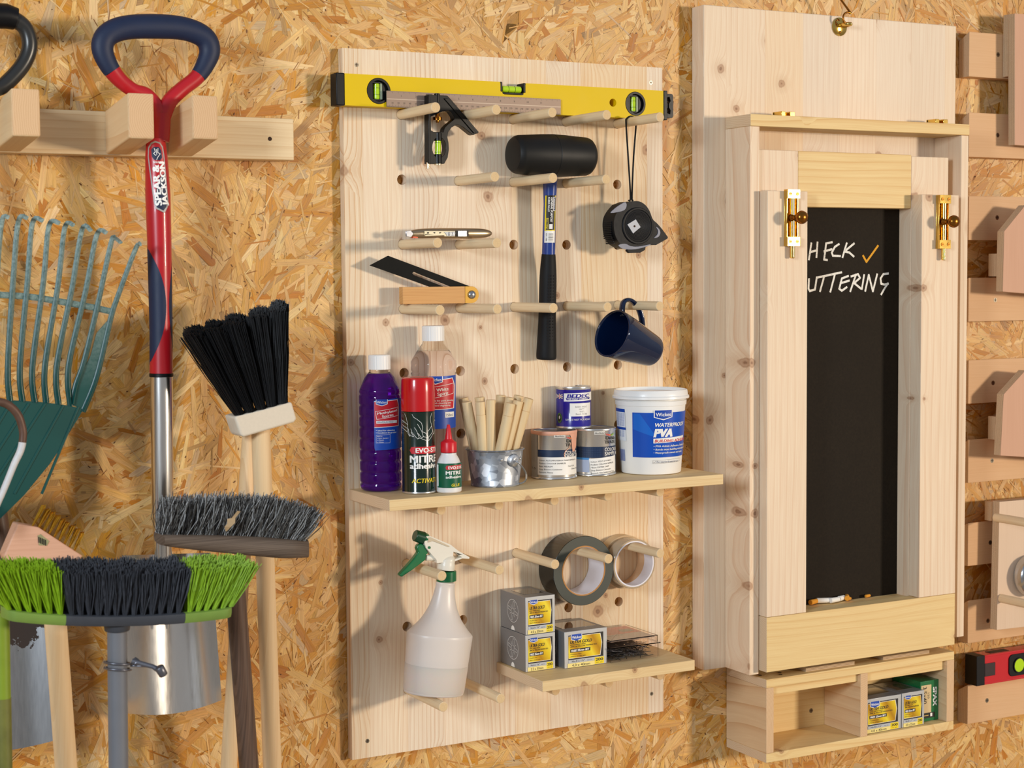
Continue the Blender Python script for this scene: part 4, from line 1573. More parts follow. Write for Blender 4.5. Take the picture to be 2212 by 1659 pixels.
b.build('brass_end', bv, bev=0.0004)
b = MB()
b.M = Matrix.Translation((xc.x, ybv, ZV + rb)) @ Matrix.Rotation(PI / 2, 4, 'X')
b.lathe([(0, 0.0045), (0.003, 0.0042), (0.0058, 0.0028), (0.0070, 0.0005), (0.0070, 0)], STEEL, 28)
b.build('pivot_screw', bv, smooth=60)
ybl = ybv + 0.0070
P_ = [at(x, y, ybl) for x, y in ((798.4, 573.3), (838, 552.4), (1024, 622), (1030, 633), (1020, 643), (1000, 645))]
sl = [at(x, y, ybl) for x, y in ((894, 587), (900, 590), (985, 624), (982, 630), (965, 622), (893, 594), (890, 590))]
b = MB()
b.prism([(p.x, p.z) for p in P_], lambda a, c: (a, ybl - 0.0011, c), lambda a, c: (a, ybl + 0.0011, c), mat('blued_steel', '#080a0a', 0.5, spec=0.12, var=0.2, scale=60), holes=[[(p.x, p.z) for p in sl]])
b.build('blade', bv, bev=0.0002)

# --- blue mug
MUG = mat('navy_glaze', '#071a3a', 0.08, coat=0.5, var=0.02)
Yg = -0.098
op = at(1322, 720, Yg - 0.0)
axs = ((_r * 0.70 - _u * 0.28)).normalized() * 0.80 + _d * 0.60
axs.normalize()
ori = Vector((op.x, Yg, op.z))
mg = thing('mug', 'dark blue glazed mug hanging by its handle from a right-hand peg', 'mug', tuple(ori))
zax = axs                          # from the rim towards the base
hv = Vector((0, 0.10, 1.0))
hdir = (hv - zax * hv.dot(zax)).normalized()
xax = hdir
yax = zax.cross(xax)
MM = Matrix(((xax.x, yax.x, zax.x, ori.x), (xax.y, yax.y, zax.y, ori.y), (xax.z, yax.z, zax.z, ori.z), (0, 0, 0, 1)))
b = MB(MM)
R_ = 0.0400
b.lathe([tuple(v)[:2] for v in cr([(R_ - 0.0015, 0, 0), (R_, -0.0005, 0), (R_ + 0.0012, 0.002, 0), (R_ - 0.0002, 0.02, 0), (R_ - 0.004, 0.045, 0), (R_ - 0.0085, 0.07, 0), (R_ - 0.012, 0.09, 0), (R_ - 0.0145, 0.0975, 0), (R_ - 0.0185, 0.100, 0)], 4)] + [(0.0, 0.0985)], MUG, 64)
b.lathe([(0.0, 0.093), (R_ - 0.020, 0.0925), (R_ - 0.0165, 0.088), (R_ - 0.0120, 0.068), (R_ - 0.0078, 0.045), (R_ - 0.0042, 0.02), (R_ - 0.0025, 0.003), (R_ - 0.0015, 0.0)], MUG, 64)
b.build('body', mg, smooth=50)
b = MB(MM)
hpth = cr([(R_ - 0.004, 0, 0.016), (R_ + 0.006, 0, 0.012), (R_ + 0.019, 0, 0.012), (R_ + 0.0265, 0, 0.021), (R_ + 0.0265, 0, 0.034), (R_ + 0.020, 0, 0.048), (R_ + 0.008, 0, 0.058), (R_ - 0.007, 0, 0.064)], 6)
b.tube(hpth, (0.0038, 0.0062), MUG, 18, ref=(0, 1, 0))
mh = b.build('handle', mg, smooth=60)
MUGM = MM

# ------------------------------------------------------------------ things on the upper shelf
def scr(p):
    v_ = Vector(p) - CP
    return (W / 2 + FPX * v_.dot(_r) / v_.dot(_d), H / 2 - FPX * v_.dot(_u) / v_.dot(_d))


class Lab:
    """printing on an upright round thing: picks u (round the side) and v (height) from where the print is seen"""

    def __init__(s, c, r0, z0, slope=0.0):
        s.c, s.r0, s.z0, s.k = c, r0, z0, slope
        s.a = ang(c)
        s.art = Art()
        f = Vector((math.cos(s.a), math.sin(s.a), 0)) * r0
        s.front = Vector((c[0], c[1], 0)) + f

    def rad(s, v):
        return s.r0 + s.k * v

    def v(s, y):
        return hz(scr((s.c[0], s.c[1], s.z0))[0], y, s.front) - s.z0

    def u(s, x, y=None):
        vv = s.v(y) if y is not None else 0.05
        r = s.rad(vv)
        p = (s.c[0], s.c[1], s.z0 + vv)
        q = (x - scr(p)[0]) / (r * pxm(p) * 1.0)
        return s.r0 * math.asin(max(-1, min(1, q)))

    def P(s, x, y):
        return (s.u(x, y), s.v(y))

    def poly(s, L, m):
        s.art.poly([s.P(x, y) for x, y in L], m)

    def rect(s, x0, y0, x1, y1, m, wm=None):
        u0 = s.u(x0, (y0 + y1) / 2)
        u1 = u0 + wm if wm else s.u(x1, (y0 + y1) / 2)
        s.art.rect(u0, s.v(y1), u1, s.v(y0), m)

    def text(s, st, x, y, cap, m, w=None, wm=None, **kw):
        u0 = s.u(x, y)
        ww = wm if wm else ((s.u(x + w, y) - u0) if w else None)
        s.art.text(st, u0, s.v(y), cap / pxm(s.front + Vector((0, 0, s.z0))), m, w=ww, **kw)

    def line(s, L, wpx, m, closed=False):
        s.art.line([s.P(x, y) for x, y in L], wpx / 1350, m, closed)

    def emit(s, b, step=0.0025, base=0.00015, lift=0.00006):
        def fn(u, v, h):
            r = s.rad(v) + h
            a = s.a + u / s.r0
            return (s.c[0] + r * math.cos(a), s.c[1] + r * math.sin(a), s.z0 + v)
        s.art.emit(b, fn, step=step, base=base, lift=lift)


SHZ = SZ + 0.0004
CAPW = mat('white_cap', '#efece6', 0.4, var=0.02)
Z6 = zp(3.771, 740, 680)


def glassy(name, col, rough=0.02, ior=1.4):
    t = NT(name)
    t.set(Base_Color=C(col), Roughness=rough, IOR=ior)
    t.b.inputs['Transmission Weight'].default_value = 1.0
    t.b.inputs['Specular IOR Level'].default_value = 0.5
    return t.m


def ridged_cap(b, c, z0, z1, r, m, n=60):
    rs = []
    for z, s_ in ((z0, 1), (z1 - 0.0015, 1), (z1, 0.94)):
        rs.append([(c.x + (r * s_ + (0.0004 if i % 2 else 0)) * math.cos(2 * PI * i / n), c.y + (r * s_ + (0.0004 if i % 2 else 0)) * math.sin(2 * PI * i / n), z) for i in range(n)])
    b.rings(rs, m)


# methylated spirits
c, r = stand(778, 868, 1063.5, SHZ)
me_ = thing('spirit_bottle', 'ribbed plastic bottle of purple methylated spirits with white cap', 'bottle', (c.x, c.y, SHZ))
zt_ = lambda y: hz(825, y, c) - SHZ
PUR = NT('purple_spirit')
PUR.set(Base_Color=C('#6a1aa8'), Roughness=0.04, IOR=1.35)
PUR.b.inputs['Transmission Weight'].default_value = 0.80
hsho = zt_(845)
prof = [(0, 0.0015), (r * 0.80, 0.0), (r * 0.95, 0.003), (r, 0.009)]
nr = 8
z_a, z_b = 0.012, zt_(851)
for i in range(nr):
    q0 = z_a + (z_b - z_a) * i / nr
    q1 = z_a + (z_b - z_a) * (i + 1) / nr
    prof += [(r * 0.945, q0), (r * 0.945, q0 + (q1 - q0) * 0.06), (r * 0.985, q0 + (q1 - q0) * 0.14), (r, q0 + (q1 - q0) * 0.25), (r, q0 + (q1 - q0) * 0.80), (r * 0.985, q0 + (q1 - q0) * 0.92)]
prof += [(r * 0.95, z_b), (r * 0.99, z_b + 0.004), (r * 0.96, z_b + 0.008), (r * 0.72, zt_(815)), (r * 0.56, zt_(806)), (r * 0.5, zt_(803)), (r * 0.5, zt_(797))]
b = MB()
liq = prof[:-2]
b.lathe(liq + [(0, liq[-1][1])], PUR.m, 56, c=(c.x, c.y, SHZ))
b.build('liquid', me_, smooth=50)
SH = glassy('clear_bottle_plastic', '#f3eee8', 0.03, 1.2)
b = MB()
b.lathe([(r * 0.565, zt_(806) + 0.0003), (r * 0.5, zt_(803)), (r * 0.5, zt_(797)), (r * 0.44, zt_(797)), (r * 0.44, zt_(803)), (r * 0.50, zt_(806) + 0.0003), (r * 0.565, zt_(806) + 0.0003)], SH, 40, c=(c.x, c.y, SHZ))
b.build('neck', me_, smooth=50)
b = MB()
ridged_cap(b, c, SHZ + zt_(797.5), SHZ + zt_(766.5), 0.0172, CAPW)
b.build('cap', me_, smooth=30)
l = Lab((c.x, c.y), r + 0.0006, SHZ)
l.poly([(807.5, 866), (856, 861), (865.5, 863), (866.5, 970), (811, 973), (809, 968)], BLUE)
l.poly([(808.5, 867), (858, 864), (861, 880), (861, 922), (809, 924)], WHT)
l.poly([(808.5, 868.5), (857, 865.5), (860, 880), (860, 921), (809, 923)], LRED)
l.art.h += 1
wv = l.v(863); ww = l.u(837, 868) - l.u(812, 868)
wickes(l.art, l.u(812, 868), wv, ww)
l.line([(811, 889), (858, 881), (859, 899), (814, 906)], 0.8, WHT, True)
l.text('Methylated', 815.5, 896, 5, WHT, w=41, rot=0.13, bold=0.02)
l.text('Spirits', 825.5, 902.5, 5, WHT, w=24, rot=0.13, bold=0.02)
l.rect(813, 909, 856.5, 915, WHT)
l.text('MINERALISED', 814.5, 914, 3.6, NAVY, w=34, bold=0.01)
for i, s in enumerate(('• Ideal for cleaning', '• Excellent de-greaser')):
    l.text(s, 812.5, 931.5 + i * 5, 3.0, WHT, w=39 + i * 4, bold=0.015)
l.line([(813, 940), (842, 939), (842, 957), (813, 957)], 0.4, WHT, True)
for i, s in enumerate(('Ideal for', '✓ Spirit Burners', '✓ Metal', '✓ Glass')):
    l.text(s.replace('✓', 'v'), 814.5, 943.5 + i * 4.2, 2.2, WHT, w=[12, 24, 14, 14][i])
b = MB()
l.emit(b)
tag(b.build('bottle_label', me_, smooth=50), 'red and blue paper label')

# white spirit
c, r = stand(889.5, 986, 1045, SHZ)
c.y = min(c.y, -T - r - 0.004)
c.x = at(937.6, 900, c.y).x
ws = thing('spirit_bottle', 'tall clear plastic bottle of white spirit behind the red-capped aerosol', 'bottle', (c.x, c.y, SHZ))
zt_ = lambda y: hz(937, y, c) - SHZ
prof = [(0, 0.0015), (r * 0.8, 0.0), (r * 0.95, 0.003), (r, 0.009)]
for i in range(4):
    q0 = 0.012 + i * 0.011
    prof += [(r * 0.965, q0), (r * 0.995, q0 + 0.0035), (r * 0.995, q0 + 0.008)]
prof += [(r * 0.965, zt_(938)), (r * 0.955, zt_(935)), (r * 0.955, zt_(812)), (r * 0.985, zt_(809)), (r * 0.985, zt_(806)), (r * 0.94, zt_(803)), (r * 0.985, zt_(798)), (r * 1.0, zt_(788)), (r * 0.985, zt_(780)), (r * 0.80, zt_(764)), (r * 0.70, zt_(757))]
b = MB()
b.lathe(prof + [(0, prof[-1][1])], glassy('white_spirit', '#fbf2f2', 0.01, 1.18), 56, c=(c.x, c.y, SHZ))
b.build('liquid', ws, smooth=50)
b = MB()
b.lathe([(r * 0.70, zt_(757) + 0.0003), (r * 0.62, zt_(751)), (r * 0.48, zt_(742)), (r * 0.45, zt_(735)), (r * 0.42, zt_(735)), (r * 0.45, zt_(742)), (r * 0.59, zt_(751)), (r * 0.67, zt_(757) + 0.0003), (r * 0.70, zt_(757) + 0.0003)], SH, 48, c=(c.x, c.y, SHZ))
b.build('neck', ws, smooth=50)
b = MB()
ridged_cap(b, c, SHZ + zt_(736), SHZ + zt_(703.5), 0.0176, CAPW)
b.build('cap', ws, smooth=30)
l = Lab((c.x, c.y), r * 0.955 + 0.0012, SHZ)
l.poly([(893, 815), (984, 812), (984, 926), (894, 928)], BLUE)
l.poly([(893, 826), (977, 817), (982, 835), (980, 884), (893, 888)], WHT)
l.poly([(893, 827.5), (976, 818.5), (980.5, 835), (978.5, 883), (893, 886.5)], LRED)
l.art.h += 1
wickes(l.art, l.u(925, 818), l.v(813), l.u(956, 818) - l.u(925, 818))
l.line([(938, 836), (978, 829), (978, 851), (938, 860)], 0.9, WHT, True)
l.text('White', 943, 846.5, 7, WHT, w=25, rot=0.10, bold=0.02)
l.text('Spirit', 945, 855.5, 7, WHT, w=23, rot=0.10, bold=0.02)
for i, s in enumerate(('Ideal for paint thinning', 'brush cleaning and', 'general degreasing')):
    l.text(s, 931, 867.5 + i * 5.2, 3.4, WHT, w=[47, 42, 41][i], bold=0.015)
l.rect(961, 891, 979.5, 903, WHT)
l.text('750ml', 962.5, 900.5, 5.5, NAVY, w=14, bold=0.01)
b = MB()
l.emit(b)
tag(b.build('bottle_label', ws, smooth=50), 'red and blue paper label')

# aerosol with red cap
c, r = stand(868.5, 942, 1068.5, SHZ)
ae = thing('aerosol_can', 'tall dark green aerosol can with large red cap, front row on the long shelf', 'aerosol', (c.x, c.y, SHZ))
hb = hz(905, 887, c) - SHZ
ht = hz(905, 815, c) - SHZ
GRN = mat('dark_green_print', '#041f14', 0.16, coat=0.5, var=0.02)
TINM = mat('tinplate', '#d6d4d0', 0.24, metal=0.85, var=0.03)
b = MB()
b.lathe([(0, 0.0015), (r * 0.9, 0.0), (r * 0.985, 0.0006), (r, 0.0022), (r * 0.985, 0.0036), (r * 0.975, 0.0042), (r * 0.975, hb - 0.0005), (r * 0.9, hb), (0, hb)], GRN, 64, c=(c.x, c.y, SHZ), ma={0: TINM, 1: TINM, 2: TINM, 3: TINM})
b.build('can_body', ae, smooth=35)
REDC = mat('red_gloss_plastic', '#c00a14', 0.22, coat=0.4, var=0.02)
b = MB()
b.lathe([(r * 0.9, hb + 0.0002), (r * 0.99, hb + 0.0002), (r * 0.985, hb + 0.03), (r * 0.965, ht - 0.005), (r * 0.93, ht - 0.0015), (r * 0.86, ht), (r * 0.8, ht - 0.0004), (0, ht - 0.001)], REDC, 64, c=(c.x, c.y, SHZ))
b.build('cap', ae, smooth=35)
l = Lab((c.x, c.y), r * 0.975 + 0.0001, SHZ)
z11 = zp(11.06, 780, 850)
for L_ in ([(1045, 490), (1085, 590), (1115, 740), (1118, 900), (1125, 960), (1160, 1020)], [(965, 620), (1040, 690), (1110, 745)], [(965, 720), (1050, 800), (1110, 840)], [(968, 800), (1040, 870), (1105, 920)],
           [(1220, 500), (1260, 570), (1340, 620), (1440, 705), (1470, 800), (1465, 900)],
           [(1135, 850), (1145, 950), (1175, 1020), (1160, 1022)], [(1190, 845), (1215, 900), (1200, 940), (1260, 1030), (1235, 1035), (1175, 990)],
           [(1275, 815), (1320, 880), (1380, 1030), (1385, 1075), (1350, 1085), (1300, 1030), (1210, 920)], [(1345, 730), (1390, 800), (1450, 910), (1485, 1030), (1460, 1055), (1430, 1040), (1360, 950)],
           [(1465, 915), (1550, 960), (1580, 1060), (1490, 1035)], [(1395, 1060), (1580, 1145), (1590, 1070)], [(1565, 950), (1680, 790), (1710, 920), (1605, 1060), (1570, 950)], [(1605, 1065), (1610, 1140), (1720, 975)],
           [(1680, 490), (1650, 600), (1655, 680), (1680, 790), (1700, 900), (1722, 985), (1735, 985), (1775, 830), (1770, 700), (1750, 655), (1730, 700), (1740, 820)]):
    l.line(z11(L_), 0.7, WHT)
y6 = lambda y: 680 + y / 3.771
l.poly([Z6([(548, 1104)])[0], Z6([(562, 1077)])[0], Z6([(602, 1076)])[0], Z6([(602, 1134)])[0], Z6([(562, 1133)])[0]], LRED)
l.rect(740 + 598 / 3.771, y6(1076), 0, y6(1134), LRED, wm=0.060)
l.line(Z6([(600, 1080), (585, 1104), (598, 1130)]), 0.8, INK)
l.text('EVO-STIK', 740 + 597 / 3.771, y6(1124), 10.0, WHT, wm=0.047, bold=0.035)
l.text('MITRE', 740 + 552 / 3.771, y6(1205), 15.2, WHT, wm=0.050, bold=0.03)
l.text('adhesive', 740 + 552 / 3.771, y6(1254), 11.2, WHT, wm=0.051, bold=0.035)
l.text('ACTIVATOR', 740 + 565 / 3.771, y6(1371), 9.6, YEL, wm=0.056, bold=0.02, shear=0.2)
b = MB()
l.emit(b, base=0.0001)
b.build('printing', ae, smooth=50)

# small glue bottle
c, r = stand(943, 997.3, 1066, SHZ)
gb = thing('glue_bottle', 'small white glue bottle with green label and red pointed nozzle', 'glue bottle', (c.x, c.y, SHZ))
zt_ = lambda y: hz(970, y, c) - SHZ
b = MB()
b.lathe([(0, 0.001), (r * 0.9, 0.0), (r, 0.002), (r, zt_(1010)), (r * 0.97, zt_(1002)), (r * 0.80, zt_(990)), (r * 0.62, zt_(982)), (r * 0.6, zt_(978)), (0, zt_(978))], mat('milky_plastic', '#e6e2de', 0.35, sss=0.3, var=0.02), 48, c=(c.x, c.y, SHZ))
b.build('bottle_body', gb, smooth=40)
b = MB()
ridged_cap(b, c, SHZ + zt_(976.5), SHZ + zt_(954), 0.0122, mat('red_nozzle', '#d01824', 0.35, var=0.02), 48)
b.lathe([(0.0110, zt_(954)), (0.0075, zt_(950)), (0.0058, zt_(948)), (0.0026, zt_(919)), (0.0018, zt_(917)), (0, zt_(917))], mat('red_nozzle', '#d01824'), 32, c=(c.x, c.y, SHZ))
b.build('nozzle_cap', gb, smooth=40)
l = Lab((c.x, c.y), r + 0.0002, SHZ)
GRN2 = mat('green_label', '#0b5a3c', 0.35, var=0.02)
l.rect(744.5, y6(1212), 996, y6(1411), GRN2) if False else l.art.rect(l.u(945.5, 1030), l.v(y6(1411)), r * 1.5, l.v(y6(1212)), GRN2)
l.poly([Z6([(838, 1247)])[0], Z6([(848, 1229)])[0], Z6([(964, 1226)])[0], Z6([(964, 1262)])[0], Z6([(848, 1265)])[0]], LRED)
l.text('EVO-STIK', 740 + 862 / 3.771, y6(1258), 5.8, WHT, wm=0.027, bold=0.035)
l.text('MITRE', 740 + 842 / 3.771, y6(1303), 7.6, WHT, wm=0.0265, bold=0.03)
l.text('adhesive', 740 + 842 / 3.771, y6(1333), 5.6, WHT, wm=0.0275, bold=0.03)
l.text('GLUE', 740 + 886 / 3.771, y6(1400), 6.0, YEL, w=17, bold=0.02, shear=0.2)
l.rect(740 + 771 / 3.771, y6(1225), 740 + 783 / 3.771, y6(1400), WHT)
b = MB()
l.emit(b, base=0.0001, step=0.002)
b.build('bottle_label', gb, smooth=50)

# galvanised bucket
c, r = stand(1017, 1122.5, 1053.5, SHZ)
bk = thing('bucket', 'small round galvanised metal bucket holding loose wooden dowels', 'bucket', (c.x, c.y, SHZ))
GALV = NT('galvanised_zinc')
_o = GALV.n('TexCoord').outputs['Object']
_v = GALV.n('TexVoronoi', {'Vector': GALV.n('Mapping', {'Vector': _o, 'Rotation': (0.6, 0.4, 0.9)}).outputs[0], 'Scale': 95.0})
_s = GALV.n('SeparateXYZ', (_v.outputs['Color'],))
GALV.set(Base_Color=GALV.ramp(_s.outputs[0], [(0.0, '#82868c'), (0.5, '#a9adb2'), (1.0, '#e2e4e6')], 'LINEAR'), Metallic=0.75, Roughness=GALV.ma('MULTIPLY_ADD', _s.outputs[1], 0.3, 0.28))
zr = hz(1070, 973, c + (c - CP).normalized() * 0) - SHZ
fr = Vector((c.x, c.y, 0)) + Vector((math.cos(ang(c)), math.sin(ang(c)), 0)) * 0.047
zr = hz(1070, 974, fr) - SHZ
rt_ = 0.0468
b = MB()
b.lathe([(0, 0.002), (r * 0.93, 0.002), (r, 0.0), (r * 1.01, 0.0018), (r * 0.985, 0.0035), (rt_ - 0.0012, zr - 0.002), (rt_, zr - 0.0028), (rt_ + 0.0014, zr - 0.0014), (rt_, zr), (rt_ - 0.0013, zr - 0.0014), (rt_ - 0.002, zr - 0.004), (r * 0.96, 0.004), (0, 0.004)], GALV.m, 64, c=(c.x, c.y, SHZ))
b.build('pail', bk, smooth=40)
ea = ang(c)
az = lambda x, rr: ea + math.asin(max(-1, min(1, (x - scr((c.x, c.y, SHZ + 0.04))[0]) / (rr * pxm((c.x, c.y, SHZ + 0.04))))))


def on_pail(x, y, h=0.0):
    z = hz(x, y, fr) - SHZ
    rr = r + (rt_ - r) * z / zr + h
    a = az(x, rr)
    return Vector((c.x + rr * math.cos(a), c.y + rr * math.sin(a), SHZ + z)), Vector((math.cos(a), math.sin(a), 0))


ep, en = on_pail(1109, 996)
b = MB()
b.M = Matrix.Translation(ep) @ en.to_track_quat('Z', 'Y').to_matrix().to_4x4()
b.lathe([(0.0, 0.0035), (0.003, 0.0062), (0.0075, 0.0052), (0.0095, 0.0028), (0.0105, 0.0010), (0.0105, -0.002)], GALV.m, 28)
b.M = Matrix.Identity(4)
for x_ in (1083, 1122):
    p_, n_ = on_pail(x_, 994)
    b.sphere(p_, 0.0024, TINM, 12)
b.build('handle_ear', bk, smooth=50)
p_, n_ = on_pail(1109, 996, 0.004)
b = MB()
w_ = [Vector(p_), p_ + n_ * 0.008 + Vector((0.004, 0, -0.004)), Vector((p_.x + 0.024, p_.y + 0.004, SHZ + 0.022)), Vector((p_.x + 0.028, p_.y + 0.012, SHZ + 0.008)), Vector((p_.x + 0.022, p_.y + 0.024, SHZ + 0.0022)), Vector((p_.x + 0.008, p_.y + 0.045, SHZ + 0.004)), Vector((c.x + 0.045, c.y + 0.018, SHZ + 0.020))]
b.tube(cr(w_, 8), 0.0013, GALV.m, 10)
b.build('wire_handle', bk, smooth=60)
# dowels in the bucket
LDW = wood('dowel_loose', '#e6cc9e', '#d0a56f', 'Z', rings=60, ringamt=0.2, streak=0.4, seed=31.0)
tops = [(1000.5, 860, 0.012, -10, 0), (1008, 868, -0.012, -7, -1), (1036, 858, 0.020, -2, 1), (1037, 868, -0.020, 0, -1), (1060, 863.5, -0.018, -2, -1), (1082, 853.5, 0.018, 0, 1),
        (1102, 858.5, 0.004, 6, 1), (1103, 871, -0.024, 9, -1), (1121, 854.5, 0.016, 8, 1), (1120, 866, -0.012, 10, -1), (1142.5, 860.5, -0.004, 9, 0)]
bots = [(1012, 0.018), (1020, -0.008), (1038, 0.026), (1034, -0.024), (1055, -0.027), (1075, 0.022), (1080, 0.008), (1066, -0.030), (1098, 0.024), (1084, -0.018), (1108, 0.004)]
dlabel = ['partly hidden dowel end at the far left of the bucket, behind', 'leftmost leaning dowel in the bucket', 'back dowel whose end shows above the second front dowel', 'upright front dowel with a turned end ring, second from the left', 'upright front dowel in the middle of the bucket, without ring',
          'back dowel behind the middle gap of the bucket', 'back dowel peeping out behind the big leaning dowel', 'front dowel with ring leaning right across the bucket', 'back dowel second from the right, end only visible', 'leaning dowel between the ringed front dowel and the rightmost', 'rightmost leaning dowel in the bucket']
for i, ((tx, ty, dd, _, _), (bx_, bd_)) in enumerate(zip(tops, bots)):
    ctop = Vector((c.x, c.y, 0)) + Vector((-math.cos(ea), -math.sin(ea), 0)) * dd
    dirv = ray(tx, ty)
    t__ = ((Vector((ctop.x, ctop.y)) - CP.xy).length) / math.hypot(dirv.x, dirv.y)
    pt = CP + dirv * t__
    side = Vector((-math.sin(ea), math.cos(ea), 0))
    back = Vector((-math.cos(ea), -math.sin(ea), 0))
    q = (bx_ - 1070) / 1360
    pb = Vector((c.x, c.y, SHZ + 0.013)) + side * max(-0.024, min(0.024, q * 0.6)) + back * bd_ * 0.75
    b = MB()
    d_ = (pt - pb).normalized()
    m_ = DOWEL
    if i in (3, 7, 10):
        e1 = pt - d_ * 0.021
        b.cyl(pb, e1, 0.0083, 0.0083, LDW, 24, m0=DOWEND)
        b.cyl(e1, pt, 0.0079, 0.0079, LDW, 24, m1=DOWEND, ch=0.0006)
    else:
        b.cyl(pb, pt, 0.0080, 0.0080, LDW, 24, m0=DOWEND, m1=DOWEND, ch=0.0006)
    ln = (pt - pb)
    solo(b, 'loose_dowel', dlabel[i], 'dowel', tuple(pb), 'loose dowels in the bucket', smooth=35)

# paint sample tins
DEEP = mat('tin_navy_band', '#12284a', 0.3, var=0)
PINKP = mat('dried_pink_paint', '#e3a88c', 0.5, var=0.05)
DOT = mat('tin_grey_dots', '#6b7f9a', 0.4, var=0)


def tin(c, r, z, h, name, label, body, group=None):
    root = thing(name, label, 'paint tin', (c.x, c.y, z), group)
    b = MB()
    b.lathe([(0, 0.001), (r * 0.95, 0.001), (r * 0.97, 0.0), (r, 0.0008), (r * 0.995, 0.0025), (r * 0.975, 0.0035), (r * 0.975, h - 0.005), (r * 0.99, h - 0.004), (r * 1.0, h - 0.0015), (r * 0.985, h), (r * 0.94, h), (r * 0.92, h - 0.003), (0.90 * r, h - 0.0032)],
            body, 64, c=(c.x, c.y, z), ma={0: TINM, 1: TINM, 2: TINM, 3: TINM, 4: TINM, 6: TINM, 7: TINM, 8: TINM, 9: TINM, 10: TINM, 11: TINM})
    b.build('can', root, smooth=35)
    b = MB()
    b.lathe([(r * 0.895, h - 0.0032), (r * 0.88, h - 0.001), (r * 0.84, h - 0.0006), (r * 0.80, h - 0.0022), (r * 0.55, h - 0.0025), (0, h - 0.0025)], TINM, 56, c=(c.x, c.y, z))
    b.build('lid', root, smooth=35)
    return root


Z7 = zp(5.027, 1120, 800)
x7 = lambda x: 1120 + x / 5.027
y7 = lambda y: 800 + y / 5.027


def dulux(l, x, y, sc, clip=False):
    """trade paint logo with coloured flourish, x,y = left of the wordmark baseline, px"""
    l.poly([(x - 1, y - 13 * sc), (x + 2, y - 9 * sc), (x + 8, y - 7.5 * sc), (x + 5, y - 10.5 * sc)], LRED)
    l.poly([(x + 4, y - 12 * sc), (x + 8, y - 7.5 * sc), (x + 11, y - 9 * sc)], mat('print_orange', '#e87020', 0.4, var=0))
    l.poly([(x + 9, y - 8 * sc), (x + 18, y - 13.5 * sc), (x + 14, y - 7.5 * sc)], mat('print_lime', '#8cb82c', 0.4, var=0))
    l.text('Dulux', x + 0.5, y, 7.0 * sc, INK, wm=0.0225, bold=0.03)
    l.text('TRADE', x - 2, y + 8.6 * sc, 6.6 * sc, INK, wm=0.0255, bold=0.02)


def dots(l, x0, x1, y0, y1):
    y = y0
    while y < y1:
        u = l.u(x0, y)
        u1 = l.u(x1, y)
        while u < u1:
            l.art.rect(u, l.v(y) - 0.0005, u + 0.0005, l.v(y), DOT)
            l.art.h -= 1
            u += 0.0017
        y += 2.2
    l.art.h += 1


c, r = stand(1147.5, 1247, 1036.5, SHZ)
cL, rL = c.copy(), r
fr_ = Vector((c.x, c.y, 0)) + Vector((math.cos(ang(c)), math.sin(ang(c)), 0)) * r
hT = hz(1197, 933.2, fr_) - SHZ
t1 = tin(c, r, SHZ, hT, 'paint_tin', 'silver paint sample tin with pink paint drips down its label', TINM, 'silver paint sample tins')
l = Lab((c.x, c.y), r * 0.975, SHZ)
l.art.rect(l.u(x7(214), y7(900)), l.v(y7(945)), r * 1.35, l.v(y7(868)), DEEP)
dots(l, x7(222), x7(480), y7(876), y7(940))
l.art.h += 1
l.art.rect(l.u(x7(212), y7(1050)), l.v(y7(1140)), r * 1.3, l.v(y7(945)), WHT)
l.art.rect(-r * 1.5, l.v(y7(1180)), l.u(x7(212), y7(900)), l.v(y7(670)), mat('print_greige', '#9c9890', 0.5, var=0))
for i_ in range(26):
    l.text('llll ll lll', x7(150), y7(700 + i_ * 12), 1.5, GREYI, w=6)
l.text('2.5', x7(150), y7(1085), 4.5, INK, w=8)
l.rect(x7(385), y7(700), x7(505), y7(732), mat('print_pale', '#d8d4ca', 0.4, var=0))
l.text('AkzoNobel', x7(395), y7(724), 3.2, INK, w=20, bold=0.02)
dulux(l, x7(520), y7(790), 1.0)
l.text('COLOUR', x7(500), y7(918), 7.2, WHT, wm=0.030, bold=0.01)
l.text('SAMPLER', x7(498), y7(955), 7.2, WHT, wm=0.033, bold=0.01)
for i, (s, wd) in enumerate((('Colour: AUTUMN FERN 4 74440 50YR36/16', 380), ('Product: COLOUR SAMPLER', 280), ('Base: MEDIUM', 140), ('Shop: Brewers Colchester', 245), ('Remark: None', 145))):
    l.text(s, x7(230), y7(988 + i * 32.5), 3.1, INK, w=wd / 5.027)
l.text('Can: 0.25', x7(535), y7(1053), 3.0, INK, w=12)
l.text('Date: 270', x7(572), y7(1085), 3.0, INK, w=10)
l.art.h += 2
l.poly(Z7([(548, 684), (636, 680), (634, 700), (622, 760), (618, 840), (600, 895), (582, 892), (572, 830), (566, 740), (552, 700)]), PINKP)
l.line(Z7([(560, 800), (545, 850), (505, 880), (492, 915), (498, 945)]), 1.4, PINKP)
prm = MB()
prm.lathe([(rL * 0.978, hT - 0.0062), (rL * 1.006, hT - 0.0045), (rL * 1.012, hT - 0.0018), (rL * 0.99, hT + 0.0004), (rL * 0.955, hT + 0.0004)], PINKP, 56, c=(cL.x, cL.y, SHZ))
tag(prm.build('rim_paint', t1, smooth=50), 'dried pink paint on the rim')
b = MB()
l.emit(b, base=0.0002)
b.build('tin_label', t1, smooth=50)

